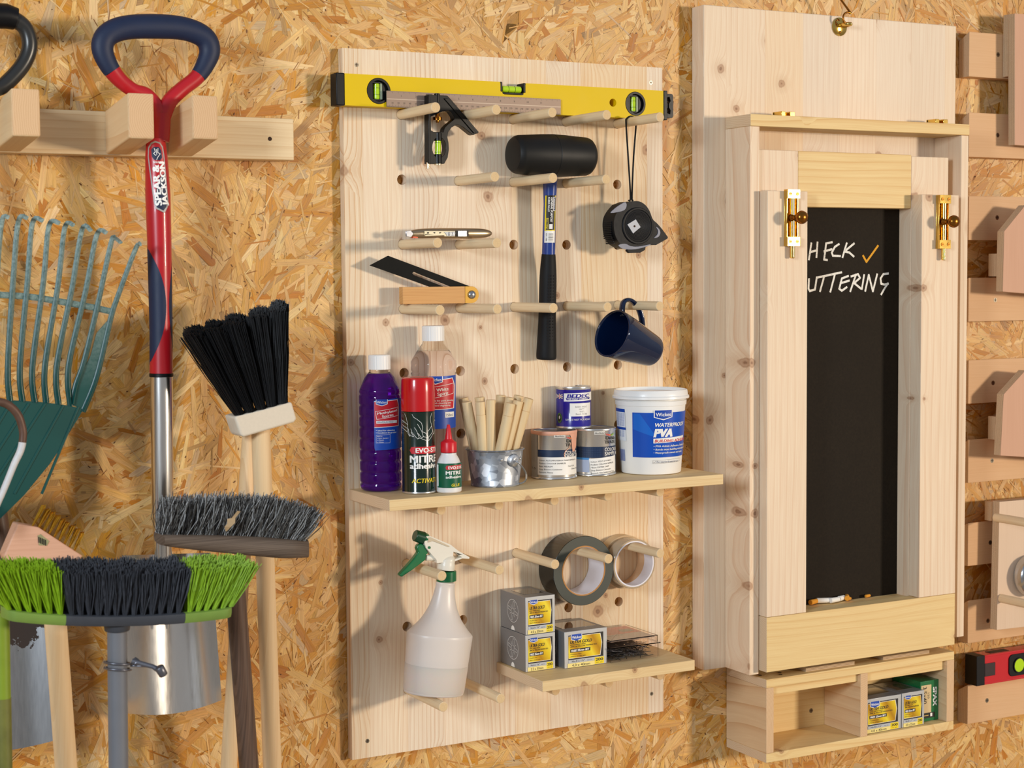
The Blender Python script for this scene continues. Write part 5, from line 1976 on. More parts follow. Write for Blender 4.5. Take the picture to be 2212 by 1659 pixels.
c, r = stand(1233, 1331.5, 1029, SHZ)
fr_ = Vector((c.x, c.y, 0)) + Vector((math.cos(ang(c)), math.sin(ang(c)), 0)) * r
rr_ = rL
c = Vector((c.x, c.y, SHZ))
gap = (Vector((c.x, c.y)) - Vector((cL.x, cL.y))).length
if gap < rL + r + 0.001:
    dv_ = (c - cL); dv_.z = 0; dv_.normalize()
    c = Vector((cL.x, cL.y, SHZ)) + dv_ * (rL + r + 0.0012)
t2 = tin(c, r, SHZ, hT, 'paint_tin', 'silver paint sample tin with blue band beside the white adhesive tub', TINM, 'silver paint sample tins')
l = Lab((c.x, c.y), r * 0.975, SHZ)
l.art.rect(l.u(x7(662), y7(900)) - 0.02, l.v(y7(950)), r * 1.3, l.v(y7(832)), DEEP)
dots(l, x7(665), x7(900), y7(842), y7(945))
l.art.h += 1
l.art.rect(l.u(x7(662), y7(900)) - 0.02, l.v(y7(972)), l.u(x7(770), y7(960)), l.v(y7(950)), mat('print_midblue', '#3f86c4', 0.4, var=0))
l.art.rect(l.u(x7(662), y7(900)) - 0.02, l.v(y7(1108)), l.u(x7(770), y7(1000)), l.v(y7(972)), mat('print_lilac', '#a9b4cc', 0.4, var=0))
l.art.poly([l.P(x7(765), y7(962)), l.P(x7(800), y7(1138)), (r * 1.2, l.v(y7(1110))), (r * 1.2, l.v(y7(935)))], WHT)
l.rect(x7(822), y7(662), x7(935), y7(698), mat('print_pale', '#d8d4ca', 0.4, var=0))
l.text('AkzoNobel', x7(828), y7(690), 3.2, INK, w=20, bold=0.02)
dulux(l, x7(945), y7(757), 1.05)
l.text('COLOUR', x7(933), y7(882), 7.4, WHT, wm=0.030, bold=0.01)
l.text('SAMPLER', x7(933), y7(928), 7.4, WHT, wm=0.033, bold=0.01)
for i, (s, wd) in enumerate((('Colour: Y5219 27YY68/11', 215), ('Product: COLOUR SAMPLER', 235), ('*Base: EXTRA DEEP', 190), ('Shop: Brewers Colchester', 205), ('Remark: Use Additional Coat', 235))):
    l.text(s, x7(785 + i * 2), y7(1003 + i * 31), 3.1, INK, w=wd / 5.027, rot=0.06)
b = MB()
l.emit(b, base=0.0002)
b.build('tin_label', t2, smooth=50)
cR = c.copy()

# small blue tin stacked on the two
ZT = SHZ + hT + 0.0004
c, r = stand(1200, 1278, 926.5, ZT)
mid_ = (cL + cR) / 2
fr_ = Vector((c.x, c.y, 0)) + Vector((math.cos(ang(c)), math.sin(ang(c)), 0)) * r
h2 = hz(1238, 836, fr_) - ZT
BT_ = mat('tin_royal_blue', '#231a8c', 0.22, coat=0.4, var=0.02)
t3 = tin(c, r, ZT, h2, 'paint_tin', 'royal blue barn paint sample tin stacked on the two silver tins', BT_)
l = Lab((c.x, c.y), r * 0.975, ZT)
l.poly(Z7([(494, 252), (790, 240), (790, 330), (494, 340)]), WHT)
l.text('BEDEC', x7(530), y7(298), 7.6, BT_, w=45, shear=0.25, bold=0.05)
l.poly(Z7([(515, 303), (770, 300), (765, 318), (525, 326)]), BT_)
l.text('THE PAINT COMPANY', x7(530), y7(320), 2.9, WHT, w=44, bold=0.02)
l.rect(x7(558), y7(358), x7(775), y7(500), WHT)
for i, (s, x_, w_) in enumerate((('BARN PAINT', 618, 122), ('MATT', 657, 55), ('WHITE', 662, 50), ('Batch F1586', 622, 118))):
    l.text(s, x7(x_), y7(407 + i * 26), 3.6, GREYI, w=w_ / 5.027)
l.text('SAMPLE NOT FOR RESALE', x7(513), y7(546), 3.8, WHT, wm=0.047)
# union flag
l.rect(x7(415), y7(262), x7(480), y7(310), NAVY)
l.line(Z7([(415, 263), (480, 309)]), 1.8, WHT); l.line(Z7([(415, 309), (480, 263)]), 1.8, WHT)
l.line(Z7([(415, 263), (480, 309)]), 0.6, LRED); l.line(Z7([(415, 309), (480, 263)]), 0.6, LRED)
l.line(Z7([(447, 262), (447, 310)]), 3.2, WHT); l.line(Z7([(415, 286), (480, 286)]), 3.2, WHT)
l.line(Z7([(447, 262), (447, 310)]), 1.8, LRED); l.line(Z7([(415, 286), (480, 286)]), 1.8, LRED)
GRL = mat('print_green', '#4f7d36', 0.4, var=0)
pc_ = l.P(x7(447), y7(522))
l.art.poly(ell(pc_[0], pc_[1], 0.0062, 0.0085, 24), GRL)
l.art.poly(ell(pc_[0], pc_[1], 0.0042, 0.0062, 24), INK)
l.art.poly(ell(pc_[0] + 0.0005, pc_[1] + 0.001, 0.0018, 0.003, 16), WHT)
b = MB()
l.emit(b, base=0.0002)
b.build('tin_label', t3, smooth=50)

# white tub of adhesive
c, r = stand(1341, 1471, 1026.5, SHZ)
pv_ = thing('adhesive_tub', 'large white plastic tub of building adhesive with blue label, right end of shelf', 'tub', (c.x, c.y, SHZ))
hl0 = hz(1407, 864, c + Vector((math.cos(ang(c)), math.sin(ang(c)), 0)) * 0.066) - SHZ
hl1 = hz(1407, 845.5, c + Vector((math.cos(ang(c)), math.sin(ang(c)), 0)) * 0.063) - SHZ
TUBW = mat('white_tub_plastic', '#f3f1ec', 0.33, coat=0.1, var=0.01)
r1_ = 0.0600
b = MB()
b.lathe([(0, 0.0015), (r * 0.9, 0.0015), (r * 0.94, 0.0), (r * 0.985, 0.001), (r, 0.004), (r1_ - 0.001, hl0 - 0.012), (r1_ + 0.0005, hl0 - 0.0115), (r1_ + 0.001, hl0 - 0.004), (r1_ - 0.001, hl0 - 0.003), (r1_ - 0.001, hl0 + 0.004), (0, hl0 + 0.004)], TUBW, 80, c=(c.x, c.y, SHZ))
tb = b.build('tub_body', pv_, smooth=35)
RL_ = 0.0655
b = MB()
b.lathe([(r1_, hl0 - 0.0015), (RL_ - 0.001, hl0 - 0.001), (RL_, hl0), (RL_ - 0.0002, hl0 + 0.0035), (RL_ - 0.0022, hl0 + 0.005), (RL_ - 0.003, hl1 - 0.002), (RL_ - 0.0042, hl1), (RL_ - 0.006, hl1), (RL_ - 0.0075, hl1 - 0.005), (0, hl1 - 0.0055)], TUBW, 80, c=(c.x, c.y, SHZ))
b.build('lid', pv_, smooth=35)
l = Lab((c.x, c.y), r + 0.0003, SHZ, slope=(r1_ - r) / hl0)
ar = r
l.art.poly([(l.u(x7(1245), y7(950)), l.v(y7(946))), (ar * 1.55, l.v(y7(946))), (ar * 1.55, l.v(y7(458))), (l.u(x7(1240), y7(458)), l.v(y7(458)))], mat('tub_label_blue', '#0d4fb8', 0.3, var=0.0))
l.poly(Z7([(1250, 470), (1320, 470), (1480, 700), (1470, 720), (1250, 640)]), mat('tub_label_sky', '#1468cc', 0.3, var=0))
l.art.h += 1
wickes(l.art, l.u(x7(1468), y7(470)), l.v(y7(432)), l.u(x7(1666), y7(470)) - l.u(x7(1468), y7(470)))
l.art.h += 1
l.text('WATERPROOF', x7(1474), y7(612), 8.0, WHT, w=60, shear=0.2, bold=0.03)
l.text('PVA', x7(1472), y7(722), 17, WHT, w=37, shear=0.2, bold=0.07)
l.art.poly([l.P(x7(1464), y7(792)), (ar * 1.3, l.v(y7(775))), (ar * 1.3, l.v(y7(722))), l.P(x7(1464), y7(740))], WHT)
l.text('BUILDING ADHESIVE', x7(1478), y7(781), 6.0, LRED, wm=0.066, shear=0.2, bold=0.03)
for i, s in enumerate(('• PVA Admix Adhesive, Sealer and Primer', '• Bonds most building materials including', '• Waterproofs cement and render')):
    l.text(s, x7(1465), y7(833 + i * 36), 4.1, WHT, wm=[.086, .080, .060][i], shear=0.15, bold=0.02)
l.line(Z7([(1458, 978), (1740, 968), (1740, 1002), (1458, 1012)]), 0.5, GREYI, True)
l.text('For interior & exterior use', x7(1498), y7(1004), 4.0, NAVY, w=45, shear=0.15)
l.line(Z7([(1466, 995), (1474, 1003), (1490, 986)]), 0.6, GREYI)
BLD = mat('print_faded_blue', '#3d62b4', 0.4, var=0)
l.art.rect(-ar * 1.5, l.v(y7(775)), l.u(x7(1168), y7(600)), l.v(y7(425)), mat('tub_info_white', '#e9ecf2', 0.35, var=0))
l.art.rect(-ar * 1.5, l.v(y7(462)), l.u(x7(1168), y7(600)), l.v(y7(425)), BLUE)
l.art.rect(-ar * 1.5, l.v(y7(655)), l.u(x7(1170), y7(600)), l.v(y7(628)), BLUE)
for i_ in range(22):
    yy = 480 + i_ * 12
    if 620 < yy < 665:
        continue
    l.text('illil lilli illl ilil', x7(1075), y7(yy), 1.6, BLD, w=16)
for i_ in range(16):
    u0_ = l.u(x7(1112), y7(940)) + i_ * 0.0011
    l.art.rect(u0_, l.v(y7(1000)), u0_ + 0.0003 + 0.0005 * (i_ * 7 % 3) / 2, l.v(y7(872)), BLD)
    l.art.h -= 1
b = MB()
l.emit(b)
tag(b.build('tub_label', tb, smooth=50), 'blue printed tub label')

# ------------------------------------------------------------------ spray bottle
ZS = gz(9) + 0.0078 + 0.0004
Ysp = -0.095
cb = at(936, 1500, Ysp)
cb = Vector((cb.x, Ysp, ZS))
sb = thing('spray_bottle', 'translucent white trigger spray bottle with green nozzle standing on bottom pegs', 'spray bottle', tuple(cb))
neck = at(962, 1262, Ysp)
axv = (neck - cb)
Ht = axv.length
lean = Matrix.Translation(cb) @ Vector((0, 0, 1)).rotation_difference(axv.normalized()).to_matrix().to_4x4()
SPM = NT('milky_bottle')
SPM.set(Base_Color=C('#f2e8de'), Roughness=0.34)
SPM.b.inputs['Transmission Weight'].default_value = 0.25
SPM.b.inputs['Subsurface Weight'].default_value = 0.35
SPM.b.inputs['Subsurface Radius'].default_value = (0.03, 0.03, 0.03)
k_ = Ht / 0.19
b = MB(lean)
pr = cr([(0.000, 0.0015, 0), (0.040, 0.0008, 0), (0.0485, 0.002, 0), (0.0505, 0.008, 0), (0.0515, 0.03, 0), (0.0530, 0.06, 0), (0.0545, 0.09, 0), (0.0548, 0.103, 0), (0.0522, 0.107, 0), (0.0440, 0.116, 0), (0.0330, 0.131, 0), (0.0240, 0.150, 0), (0.0185, 0.170, 0), (0.0160, 0.186, 0), (0.0150, 0.194, 0), (0.0, 0.195, 0)], 4)
b.lathe([(max(p[0], 0) * (1.0 if i not in (0,) else 0), p[1] * k_) for i, p in enumerate(pr)], SPM.m, 64, sy=0.78)
b.build('bottle_body', sb, smooth=50)
LQ = NT('liquid_in_bottle')
LQ.set(Base_Color=C('#e6d8cb'), Roughness=0.4)
LQ.b.inputs['Transmission Weight'].default_value = 0.2
LQ.b.inputs['Subsurface Weight'].default_value = 0.3
b = MB(lean)
b.lathe([(0.0, 0.0014), (0.0405, 0.0006), (0.0492, 0.0018), (0.0512, 0.008), (0.0522, 0.03), (0.0530, 0.050 * k_), (0.0532, 0.052 * k_), (0.0, 0.052 * k_)], LQ.m, 64, sy=0.782)
b.build('liquid', sb, smooth=50)
z3 = zp(3.079, 740, 1120)
GRNP = mat('green_plastic', '#0c6b3c', 0.3, coat=0.3, var=0.04)
WPL = mat('white_sprayer_plastic', '#e6e0d0', 0.35, coat=0.1, var=0.02)
b = MB()
n0 = at(*z3([(690, 415)])[0], Ysp)
n1 = at(*z3([(693, 348)])[0], Ysp)
dn = (n1 - n0)
rs = []
for t_, rr_ in ((0, 0.0150), (0.02, 0.0158), (0.95, 0.0150), (1, 0.0142)):
    p_ = n0 + dn * t_
    rs.append([(p_.x + (rr_ + (0.0004 if i % 2 else 0)) * math.cos(2 * PI * i / 48), p_.y + (rr_ + (0.0004 if i % 2 else 0)) * math.sin(2 * PI * i / 48), p_.z) for i in range(48)])
b.rings(rs, GRNP)
tag(b.build('screw_collar', sb, smooth=30), 'green ribbed collar')


def slab(L, th, m, name, root, bev=0.0015, sub=False, holes=(), Yc=Ysp):
    b = MB()
    q_ = onY(L, Yc - th / 2)
    b.prism(q_, lambda a, c: (a, Yc - th / 2, c), lambda a, c: (a, Yc + th / 2, c), m, holes=[onY(h, Yc - th / 2) for h in holes])
    return b.build(name, root, bev=bev, seg=3)


b = MB()
p0_, p1_ = at(*z3([(685, 340)])[0], Ysp), at(*z3([(693, 270)])[0], Ysp)
b.tube(cr([tuple(p0_), tuple(p0_.lerp(p1_, .5)), tuple(p1_), tuple(p1_ + Vector((-0.001, 0, 0.006)))], 3), [0.0142] * 4 + [0.0135] * 3 + [0.0122, 0.0095, 0.005], WPL, 28)
hdx = b.build('sprayer_dome', sb, smooth=50)
slab(z3([(548, 118), (585, 118), (720, 175), (770, 215), (845, 258), (842, 268), (795, 266), (735, 290), (628, 296), (625, 275), (555, 195), (545, 160)]), 0.017, WPL, 'sprayer_head', sb, 0.003,
     holes=[z3([(738, 220), (752, 225), (795, 258), (740, 272), (733, 262)])])
slab(z3([(573, 128), (588, 126), (712, 184), (705, 190), (600, 150), (568, 160)]), 0.0195, mat('sprayer_groove', '#c9b99c', 0.5), 'groove', hdx, 0.0004)
b = MB()
a0_, a1_ = at(*z3([(560, 138)])[0], Ysp), at(*z3([(480, 112)])[0], Ysp)
dd_ = a1_ - a0_
b.cyl(a0_, a0_ + dd_ * 0.28, 0.0085, 0.0098, GRNP, 8)
b.cyl(a0_ + dd_ * 0.28, a1_, 0.0102, 0.0092, mat('dark_green_plastic', '#073f26', 0.3, coat=0.3), 24, ch=0.001)
tag(b.build('nozzle', sb, smooth=30), 'dark green nozzle')
slab(z3([(520, 168), (552, 178), (560, 205), (572, 232), (558, 240), (555, 275), (470, 340), (395, 391), (378, 378), (430, 320), (480, 262), (505, 225), (495, 200), (502, 178)]), 0.011, GRNP, 'trigger', sb, 0.002)
b = MB()
a0_ = at(*z3([(560, 188)])[0], Ysp)
b.cyl((a0_.x, Ysp - 0.0095, a0_.z), (a0_.x, Ysp + 0.0095, a0_.z), 0.0022, 0.0022, GRNP, 14)
a0_, a1_ = at(*z3([(555, 262)])[0], Ysp), at(*z3([(630, 262)])[0], Ysp)
b.cyl(a0_, a1_, 0.0048, 0.0048, WPL, 18)
b.build('piston', sb)

# ------------------------------------------------------------------ tape rolls on pegs


def roll(i, yc0, wid, ro, ri, msides, mface, mcore, name, label, dz=0.0, dx=0.0):
    cx, cz = gx(i) + dx, gz(7) + 0.0078 - ri + dz
    cz = gz(7) + 0.0078 - ri + 0.0002 + dz
    root = thing(name, label, 'tape roll', (cx, yc0, cz))
    b = MB()
    b.M = Matrix.Translation((cx, yc0, cz)) @ Matrix.Rotation(PI / 2, 4, 'X')
    prof = [(ri + 0.0025, 0.0), (ro - 0.0006, 0.0), (ro, 0.0006), (ro, wid - 0.0006), (ro - 0.0006, wid), (ri + 0.0025, wid)]
    b.lathe(prof, msides, 80, ma={0: mface, 4: mface})
    b.build('tape', root, smooth=35)
    b = MB()
    b.M = Matrix.Translation((cx, yc0, cz)) @ Matrix.Rotation(PI / 2, 4, 'X')
    b.lathe([(ri, 0.0003), (ri + 0.0024, 0.0003), (ri + 0.0024, wid - 0.0001), (ri, wid - 0.0001), (ri, 0.0003)], mcore, 80)
    b.build('core', root, smooth=35)
    return root


TF = NT('tape_face')
_o = TF.n('TexCoord').outputs['Object']
_s = TF.n('SeparateXYZ', (_o,))
_d2 = TF.ma('SQRT', TF.ma('ADD', TF.ma('POWER', _s.outputs[0], 2.0), TF.ma('POWER', _s.outputs[2], 2.0)))
_w = TF.noise(TF.n('CombineXYZ', (_d2, 0.0, 0.0)).outputs[0], 1500, 2)
TF.set(Base_Color=TF.mix(_w, C('#20241f'), C('#4a4f44')), Roughness=0.5)
CORE = mat('paper_core', '#e6e2e6', 0.7, var=0.04)
CORB = mat('cardboard_core', '#b8844e', 0.8, var=0.08)
rl = roll(3, -T - 0.001, 0.050, 0.0590, 0.0400, mat('black_tape', '#1d1a14', 0.22, coat=0.3, var=0.04), TF.m, CORE, 'tape_roll', 'big black tape roll hanging on a peg above the screw boxes')
b = MB()
b.M = Matrix.Translation((gx(3), -T - 0.001, gz(7) + 0.0078 - 0.04 + 0.0002)) @ Matrix.Rotation(PI / 2, 4, 'X')
b.lathe([(0.0403, 0.0499), (0.0426, 0.0499), (0.0426, 0.0504), (0.0403, 0.0504), (0.0403, 0.0499)], CORB, 80)
b.build('core_edge', rl)
MASK = mat('masking_tape', '#dcc39c', 0.6, var=0.04)
roll(4, -T - 0.001, 0.022, 0.0465, 0.0385, MASK, mat('masking_face', '#c9a77c', 0.7, var=0.1, scale=300), mat('tan_core', '#d9b48c', 0.7), 'tape_roll', 'cream masking tape roll against the board behind the clear tape roll')
CLR = NT('clear_tape')
CLR.set(Base_Color=C('#e9d9bd'), Roughness=0.12)
CLR.b.inputs['Transmission Weight'].default_value = 0.6
roll(4, -T - 0.024, 0.027, 0.0428, 0.0375, CLR.m, mat('clear_tape_face', '#b39a78', 0.5, var=0.2, scale=400), CORE, 'tape_roll', 'clear packing tape roll with printed white core on the rightmost peg')

# ------------------------------------------------------------------ screw boxes
SILV = mat('silver_card', '#9a9a9b', 0.36, metal=0.55, var=0.03)
SILF = mat('silver_card_light', '#b7b7b6', 0.38, metal=0.35, var=0.03)
GOLD = NT('gold_label')
_s = GOLD.n('SeparateXYZ', (GOLD.n('TexCoord').outputs['Object'],))
_t = GOLD.ma('FRACT', GOLD.ma('MULTIPLY', GOLD.ma('ADD', _s.outputs[0], GOLD.ma('MULTIPLY', _s.outputs[2], 0.6)), 24.0))
GOLD.set(Base_Color=GOLD.ramp(_t, [(0.0, '#b8860e'), (0.35, '#e6c21c'), (0.6, '#f2dc3a'), (0.8, '#d8a818'), (1.0, '#b8860e')]), Roughness=0.3, Metallic=0.3)
PALEY = mat('label_cream', '#f0dc8a', 0.4, var=0)
LGRY = mat('label_silver', '#b9bcc0', 0.4, var=0)


def face_label(a, x0, z0, w, h, size_txt, num_txt, small=False):
    """front print of a gold screw box; x0,z0 lower left corner in metres"""
    R4 = lambda p, q, r_, s_, m: a.rect(x0 + p * w, z0 + q * h, x0 + r_ * w, z0 + s_ * h, m)
    X = lambda p: x0 + p * w
    Z = lambda q: z0 + q * h
    R4(0.09, 0.22, 0.91, 0.93, INK)
    a.poly([(X(0.10), Z(0.255)), (X(0.84), Z(0.255)), (X(0.88), Z(0.62)), (X(0.84), Z(0.90)), (X(0.10), Z(0.90))], WHT)
    a.poly([(X(0.09), Z(0.265)), (X(0.83), Z(0.265)), (X(0.868), Z(0.62)), (X(0.83), Z(0.89)), (X(0.09), Z(0.89))], GOLD.m)
    wickes(a, X(0.15), Z(0.95), w * 0.26)
    a.text('ULTRA GOLD', X(0.13), Z(0.685), h * 0.085, INK, w=w * 0.50, shear=0.25, bold=0.03)
    a.text('SINGLE THREAD SCREWS', X(0.13), Z(0.635), h * 0.028, INK, w=w * 0.36, bold=0.02)
    a.text('ZINC & YELLOW PASSIVATED', X(0.13), Z(0.575), h * 0.040, INK, w=w * 0.62, shear=0.15, bold=0.02)
    a.rect(X(0.13), Z(0.43), X(0.60), Z(0.53), INK)
    a.text('FREE 25mm BIT', X(0.15), Z(0.45), h * 0.058, WHT, w=w * 0.42, shear=0.15, bold=0.04)
    a.text('• Pozidrive drive', X(0.13), Z(0.36), h * 0.028, INK, w=w * 0.26)
    a.text('• Ideal for all timber types', X(0.13), Z(0.30), h * 0.028, INK, w=w * 0.36)
    R4(0.09, 0.125, 0.70, 0.21, LGRY)
    a.text(num_txt, X(0.17), Z(0.145), h * 0.050, INK, w=w * 0.30, bold=0.02)
    a.text('approx.', X(0.52), Z(0.15), h * 0.03, INK, w=w * 0.13)
    R4(0.07, 0.0, 0.70, 0.12, PALEY)
    a.text(size_txt, X(0.17), Z(0.022), h * 0.072, INK, w=w * 0.42, bold=0.01)
    R4(0.70, 0.01, 0.92, 0.205, YEL)
    a.text('200', X(0.81), Z(0.10), h * 0.075, INK, w=w * 0.17, align='C', bold=0.03)
    a.text('min. qty', X(0.81), Z(0.04), h * 0.030, INK, w=w * 0.15, align='C')


def screw_box(x0, x1, y0, y1, z0, z1, size_txt, num_txt, label, motif=True, group=None, rotz=0.0):
    root = thing('screw_box', label, 'box', (x0, y0, z0), group)
    b = MB()
    b.box(x0, x1, y0, y1, z0, z1, SILV, {'F': SILF})
    cart = b.build('carton', root, bev=0.0006)
    a = Art()
    face_label(a, x0, z0 + (z1 - z0) * 0.01, x1 - x0, (z1 - z0) * 0.95, size_txt, num_txt)
    b = MB()
    a.emit(b, lambda u, v, h: (u, y0 - h, v), lift=0.00006, base=0.0001)
    b.build('printing', cart, smooth=0)
    if motif:
        a = Art()
        cy_, cz_ = (y0 + y1) / 2, (z0 + z1) / 2 + 0.002
        ra = min(0.020, (y1 - y0) * 0.22)
        a.line(ell(cy_, cz_, ra, ra, 36), 0.0006, WHT, True)
        a.line(ell(cy_, cz_, ra * 0.25, ra * 0.25, 16), 0.0005, WHT, True)
        for k in range(4):
            t0 = k * PI / 2 + 0.25
            pts = []
            for rr__, dt in ((0.35, -0.45), (0.45, -0.28), (0.85, -0.14), (0.85, 0.14), (0.45, 0.28), (0.35, 0.45)):
                pts.append((cy_ + ra * rr__ * math.cos(t0 + dt), cz_ + ra * rr__ * math.sin(t0 + dt)))
            a.line(pts, 0.0005, WHT)
            t1_ = t0 + PI / 4
            a.line([(cy_ + ra * 0.35 * math.cos(t1_), cz_ + ra * 0.35 * math.sin(t1_)), (cy_ + ra * 0.6 * math.cos(t1_), cz_ + ra * 0.6 * math.sin(t1_))], 0.0006, WHT)
        a.poly([(cy_ + 0.006, z0 + 0.001)] + [(cy_ + 0.006 * math.cos(t_), z0 + 0.001 + 0.0075 * math.sin(t_)) for t_ in [PI * k / 10 for k in range(1, 11)]], WHT)
        b = MB()
        a.emit(b, lambda u, v, h: (x0 - h, u, v), lift=0.00006, base=0.0001)
        b.build('side_motif', cart, smooth=0)
    # window on the top
    b = MB()
    b.box(x0 + 0.010, x1 - 0.008, y0 + 0.022, y1 - 0.020, z1, z1 + 0.0004, mat('window_film', '#5d554c', 0.06, coat=1.0, metal=0.2, var=0.2, scale=60))
    b.build('top_window', cart)
    return root


z4_ = LZ + 0.0004
A0 = atZ(1138, 1453.5, z4_)
A1 = atZ(1207, 1446, z4_)
aw = 0.0560
ay = -0.108
hA = at(1138.5, 1372.5, ay).z - z4_
screw_box(A0.x, A0.x + aw, ay, -0.022, z4_, z4_ + hA, '3.5 x 30mm', 'No.6 x 1¼"', 'grey and gold screw box under another one, left end of the short shelf')
hA2 = at(1138.7, 1290, ay).z - (z4_ + hA + 0.0004)
screw_box(A0.x + 0.0005, A0.x + aw, ay, -0.022, z4_ + hA + 0.0006, z4_ + hA + hA2, '4.0 x 30mm', 'No.8 x 1¼"', 'grey and gold screw box stacked on top of another screw box')
by_ = -0.119
B0, B1 = at(1219.5, 1440, by_).x, at(1311.5, 1420, by_).x
B0 = max(B0, A0.x + aw + 0.002)
hB = at(1219, 1366, by_).z - z4_
screw_box(B0, B1, by_, -0.030, z4_, z4_ + hB, '4.0 x 40mm', 'No.8 x 1½"', 'wide grey and gold screw box between the stacked boxes and clear plastic box')

# clear plastic box of pins
z11b = zp(11.06, 1280, 1330)
ACR = glassy('clear_acrylic_box', '#fbf6f4', 0.03, 1.16)
pb_ = thing('pin_box', 'clear plastic lidded box with red card and loose pins spilling beneath it', 'box', (0.48, -0.09, z4_))
px0, px1 = B1 + 0.003, 0.545
zl0, zl1 = z4_ + 0.026, z4_ + 0.038
b = MB()
py0, py1 = -0.125, -0.024
lx1 = px1 - 0.028
for (a_, b_, c_, d_, e_, f_) in ((px0, lx1, py0, py1, zl1 - 0.0012, zl1), (px0, lx1, py0, py0 + 0.0012, zl0, zl1 - 0.0012), (px0, lx1, py1 - 0.0012, py1, zl0, zl1 - 0.0012), (px0, px0 + 0.0012, py0 + 0.0012, py1 - 0.0012, zl0, zl1 - 0.0012), (lx1 - 0.0012, lx1, py0 + 0.0012, py1 - 0.0012, zl0, zl1 - 0.0012)):
    b.box(a_, b_, c_, d_, e_, f_, ACR)
b.box(px0 - 0.001, lx1 + 0.004, py0 - 0.003, py1 + 0.003, zl0 - 0.0018, zl0 - 0.0002, ACR)
b.build('lid', pb_, bev=0.0003)
b = MB()
b.box(px0 - 0.0005, lx1 + 0.002, py0 - 0.001, py0 + 0.0002, z4_ + 0.001, zl0 - 0.002, ACR)
b.box(px0, px0 + 0.001, py0 + 0.0003, py1, z4_ + 0.001, zl0 - 0.002, ACR)
b.box(lx1, lx1 + 0.001, py0 + 0.0003, py1, z4_ + 0.001, zl0 - 0.002, ACR)
b.build('tray', pb_, bev=0.0003)
b = MB()
zc_ = zl1 - 0.0030
b.box(px0 + 0.003, lx1 - 0.003, py0 + 0.004, py1 - 0.004, zc_ - 0.0005, zc_, mat('card_beige', '#cdb8a4', 0.6))
b.box(px0 + 0.003, lx1 - 0.003, -0.078, py1 - 0.004, zc_, zc_ + 0.0003, mat('card_red', '#cf3c34', 0.5))
b.box(px0 + 0.003, px0 + 0.030, -0.065, -0.045, zc_ + 0.0003, zc_ + 0.0005, mat('card_khaki', '#7a7460', 0.5))
b.box(lx1 - 0.034, lx1 - 0.010, -0.068, -0.050, zc_ + 0.0003, zc_ + 0.0005, mat('card_khaki', '#7a7460', 0.5))
a = Art()
a.text('PANEL PINS', px0 + 0.010, -0.088, 0.0045, INK, w=0.040)
a.emit(b, lambda u, v, h: (u, v, zc_ + h))
b.build('card', pb_)
PIN = mat('pin_steel', '#85888e', 0.25, metal=1.0, var=0.1)
b = MB()
rp = random.Random(4)
for i in range(330):
    a_ = rp.uniform(0, PI)
    x_ = rp.uniform(px0 + 0.012, lx1 - 0.012)
    y_ = rp.uniform(py0 + 0.012, py1 - 0.03)
    z_ = z4_ + 0.0015 + rp.random() ** 1.3 * 0.021
    dx_, dy_ = math.cos(a_) * 0.010, math.sin(a_) * 0.010
    dz2 = rp.uniform(-0.002, 0.002)
    b.cyl((x_ - dx_, y_ - dy_, max(z_ - dz2, z4_ + 0.001)), (x_ + dx_, y_ + dy_, max(z_ + dz2, z4_ + 0.001)), 0.0006, 0.0006, PIN, 5)
    if i % 2 == 0:
        b.sphere((x_ + dx_, y_ + dy_, max(z_ + dz2, z4_ + 0.0015)), 0.0013, PIN, 6)
o = b.build('loose_pins', pb_, smooth=60)
o['kind'] = 'stuff'

# boxes in the lower compartment shelf
zb_ = BZ0 + 0.0168
yb1 = -0.112
C0, C1 = dv + 0.0176, 1.0686
hC = at(1875, 1511, yb1).z - zb_
screw_box(C0, C1, yb1, -0.030, zb_ + 0.0002, zb_ + hC, '4.0 x 40mm', 'No.8 x 1½"', 'grey and gold screw box in the wall compartment, next to the divider', motif=False)
D0, D1 = 1.0700, 1.1250
hD = at(1950, 1498, yb1).z - zb_
screw_box(D0, D1, yb1, -0.030, zb_ + 0.0002, zb_ + hD, '4.0 x 25mm', 'No.8 x 1"', 'smaller grey and gold screw box beside the green box in the wall compartment', motif=False)
GBX = mat('green_card', '#0a6b3a', 0.28, coat=0.4, var=0.03)
gy = -0.100
zb_ += 0.0002
G0, G1 = 1.1264, 1.1714
hG = 0.0775
gr = thing('screw_box', 'tall green screw box with sideways white lettering in the right compartment', 'box', (G0, gy, zb_))
b = MB()
b.box(G0, G1, gy, -0.022, zb_, zb_ + hG, GBX)
cg = b.build('carton', gr, bev=0.0006)
a = Art()
w_, h_ = G1 - G0, hG
a.rect(G0 + 0.002, zb_ + h_ * 0.21, G0 + w_ * 0.60, zb_ + h_ * 0.90, mat('label_tan', '#d9bd8c', 0.4, var=0))
a.rect(G0 + 0.002, zb_ + h_ * 0.08, G0 + w_ * 0.80, zb_ + h_ * 0.21, INK)
a.text('3.5x40', G0 + w_ * 0.14, zb_ + h_ * 0.86, w_ * 0.20, INK, w=h_ * 0.42, rot=-PI / 2, bold=0.02)
a.text('150', G0 + w_ * 0.40, zb_ + h_ * 0.70, w_ * 0.10, INK, w=h_ * 0.14, rot=-PI / 2)
a.text('SPAX', G0 + w_ * 0.70, zb_ + h_ * 0.82, w_ * 0.20, WHT, w=h_ * 0.46, rot=-PI / 2, bold=0.04)
a.rect(G0 + w_ * 0.10, zb_ + h_ * 0.135, G0 + w_ * 0.45, zb_ + h_ * 0.155, mat('print_gold', '#d8b060', 0.4))
a.rect(G0 + w_ * 0.55, zb_ + h_ * 0.11, G0 + w_ * 0.66, zb_ + h_ * 0.19, WHT)
b = MB()
a.emit(b, lambda u, v, h: (u, gy - h, v), lift=0.00006, base=0.0001)
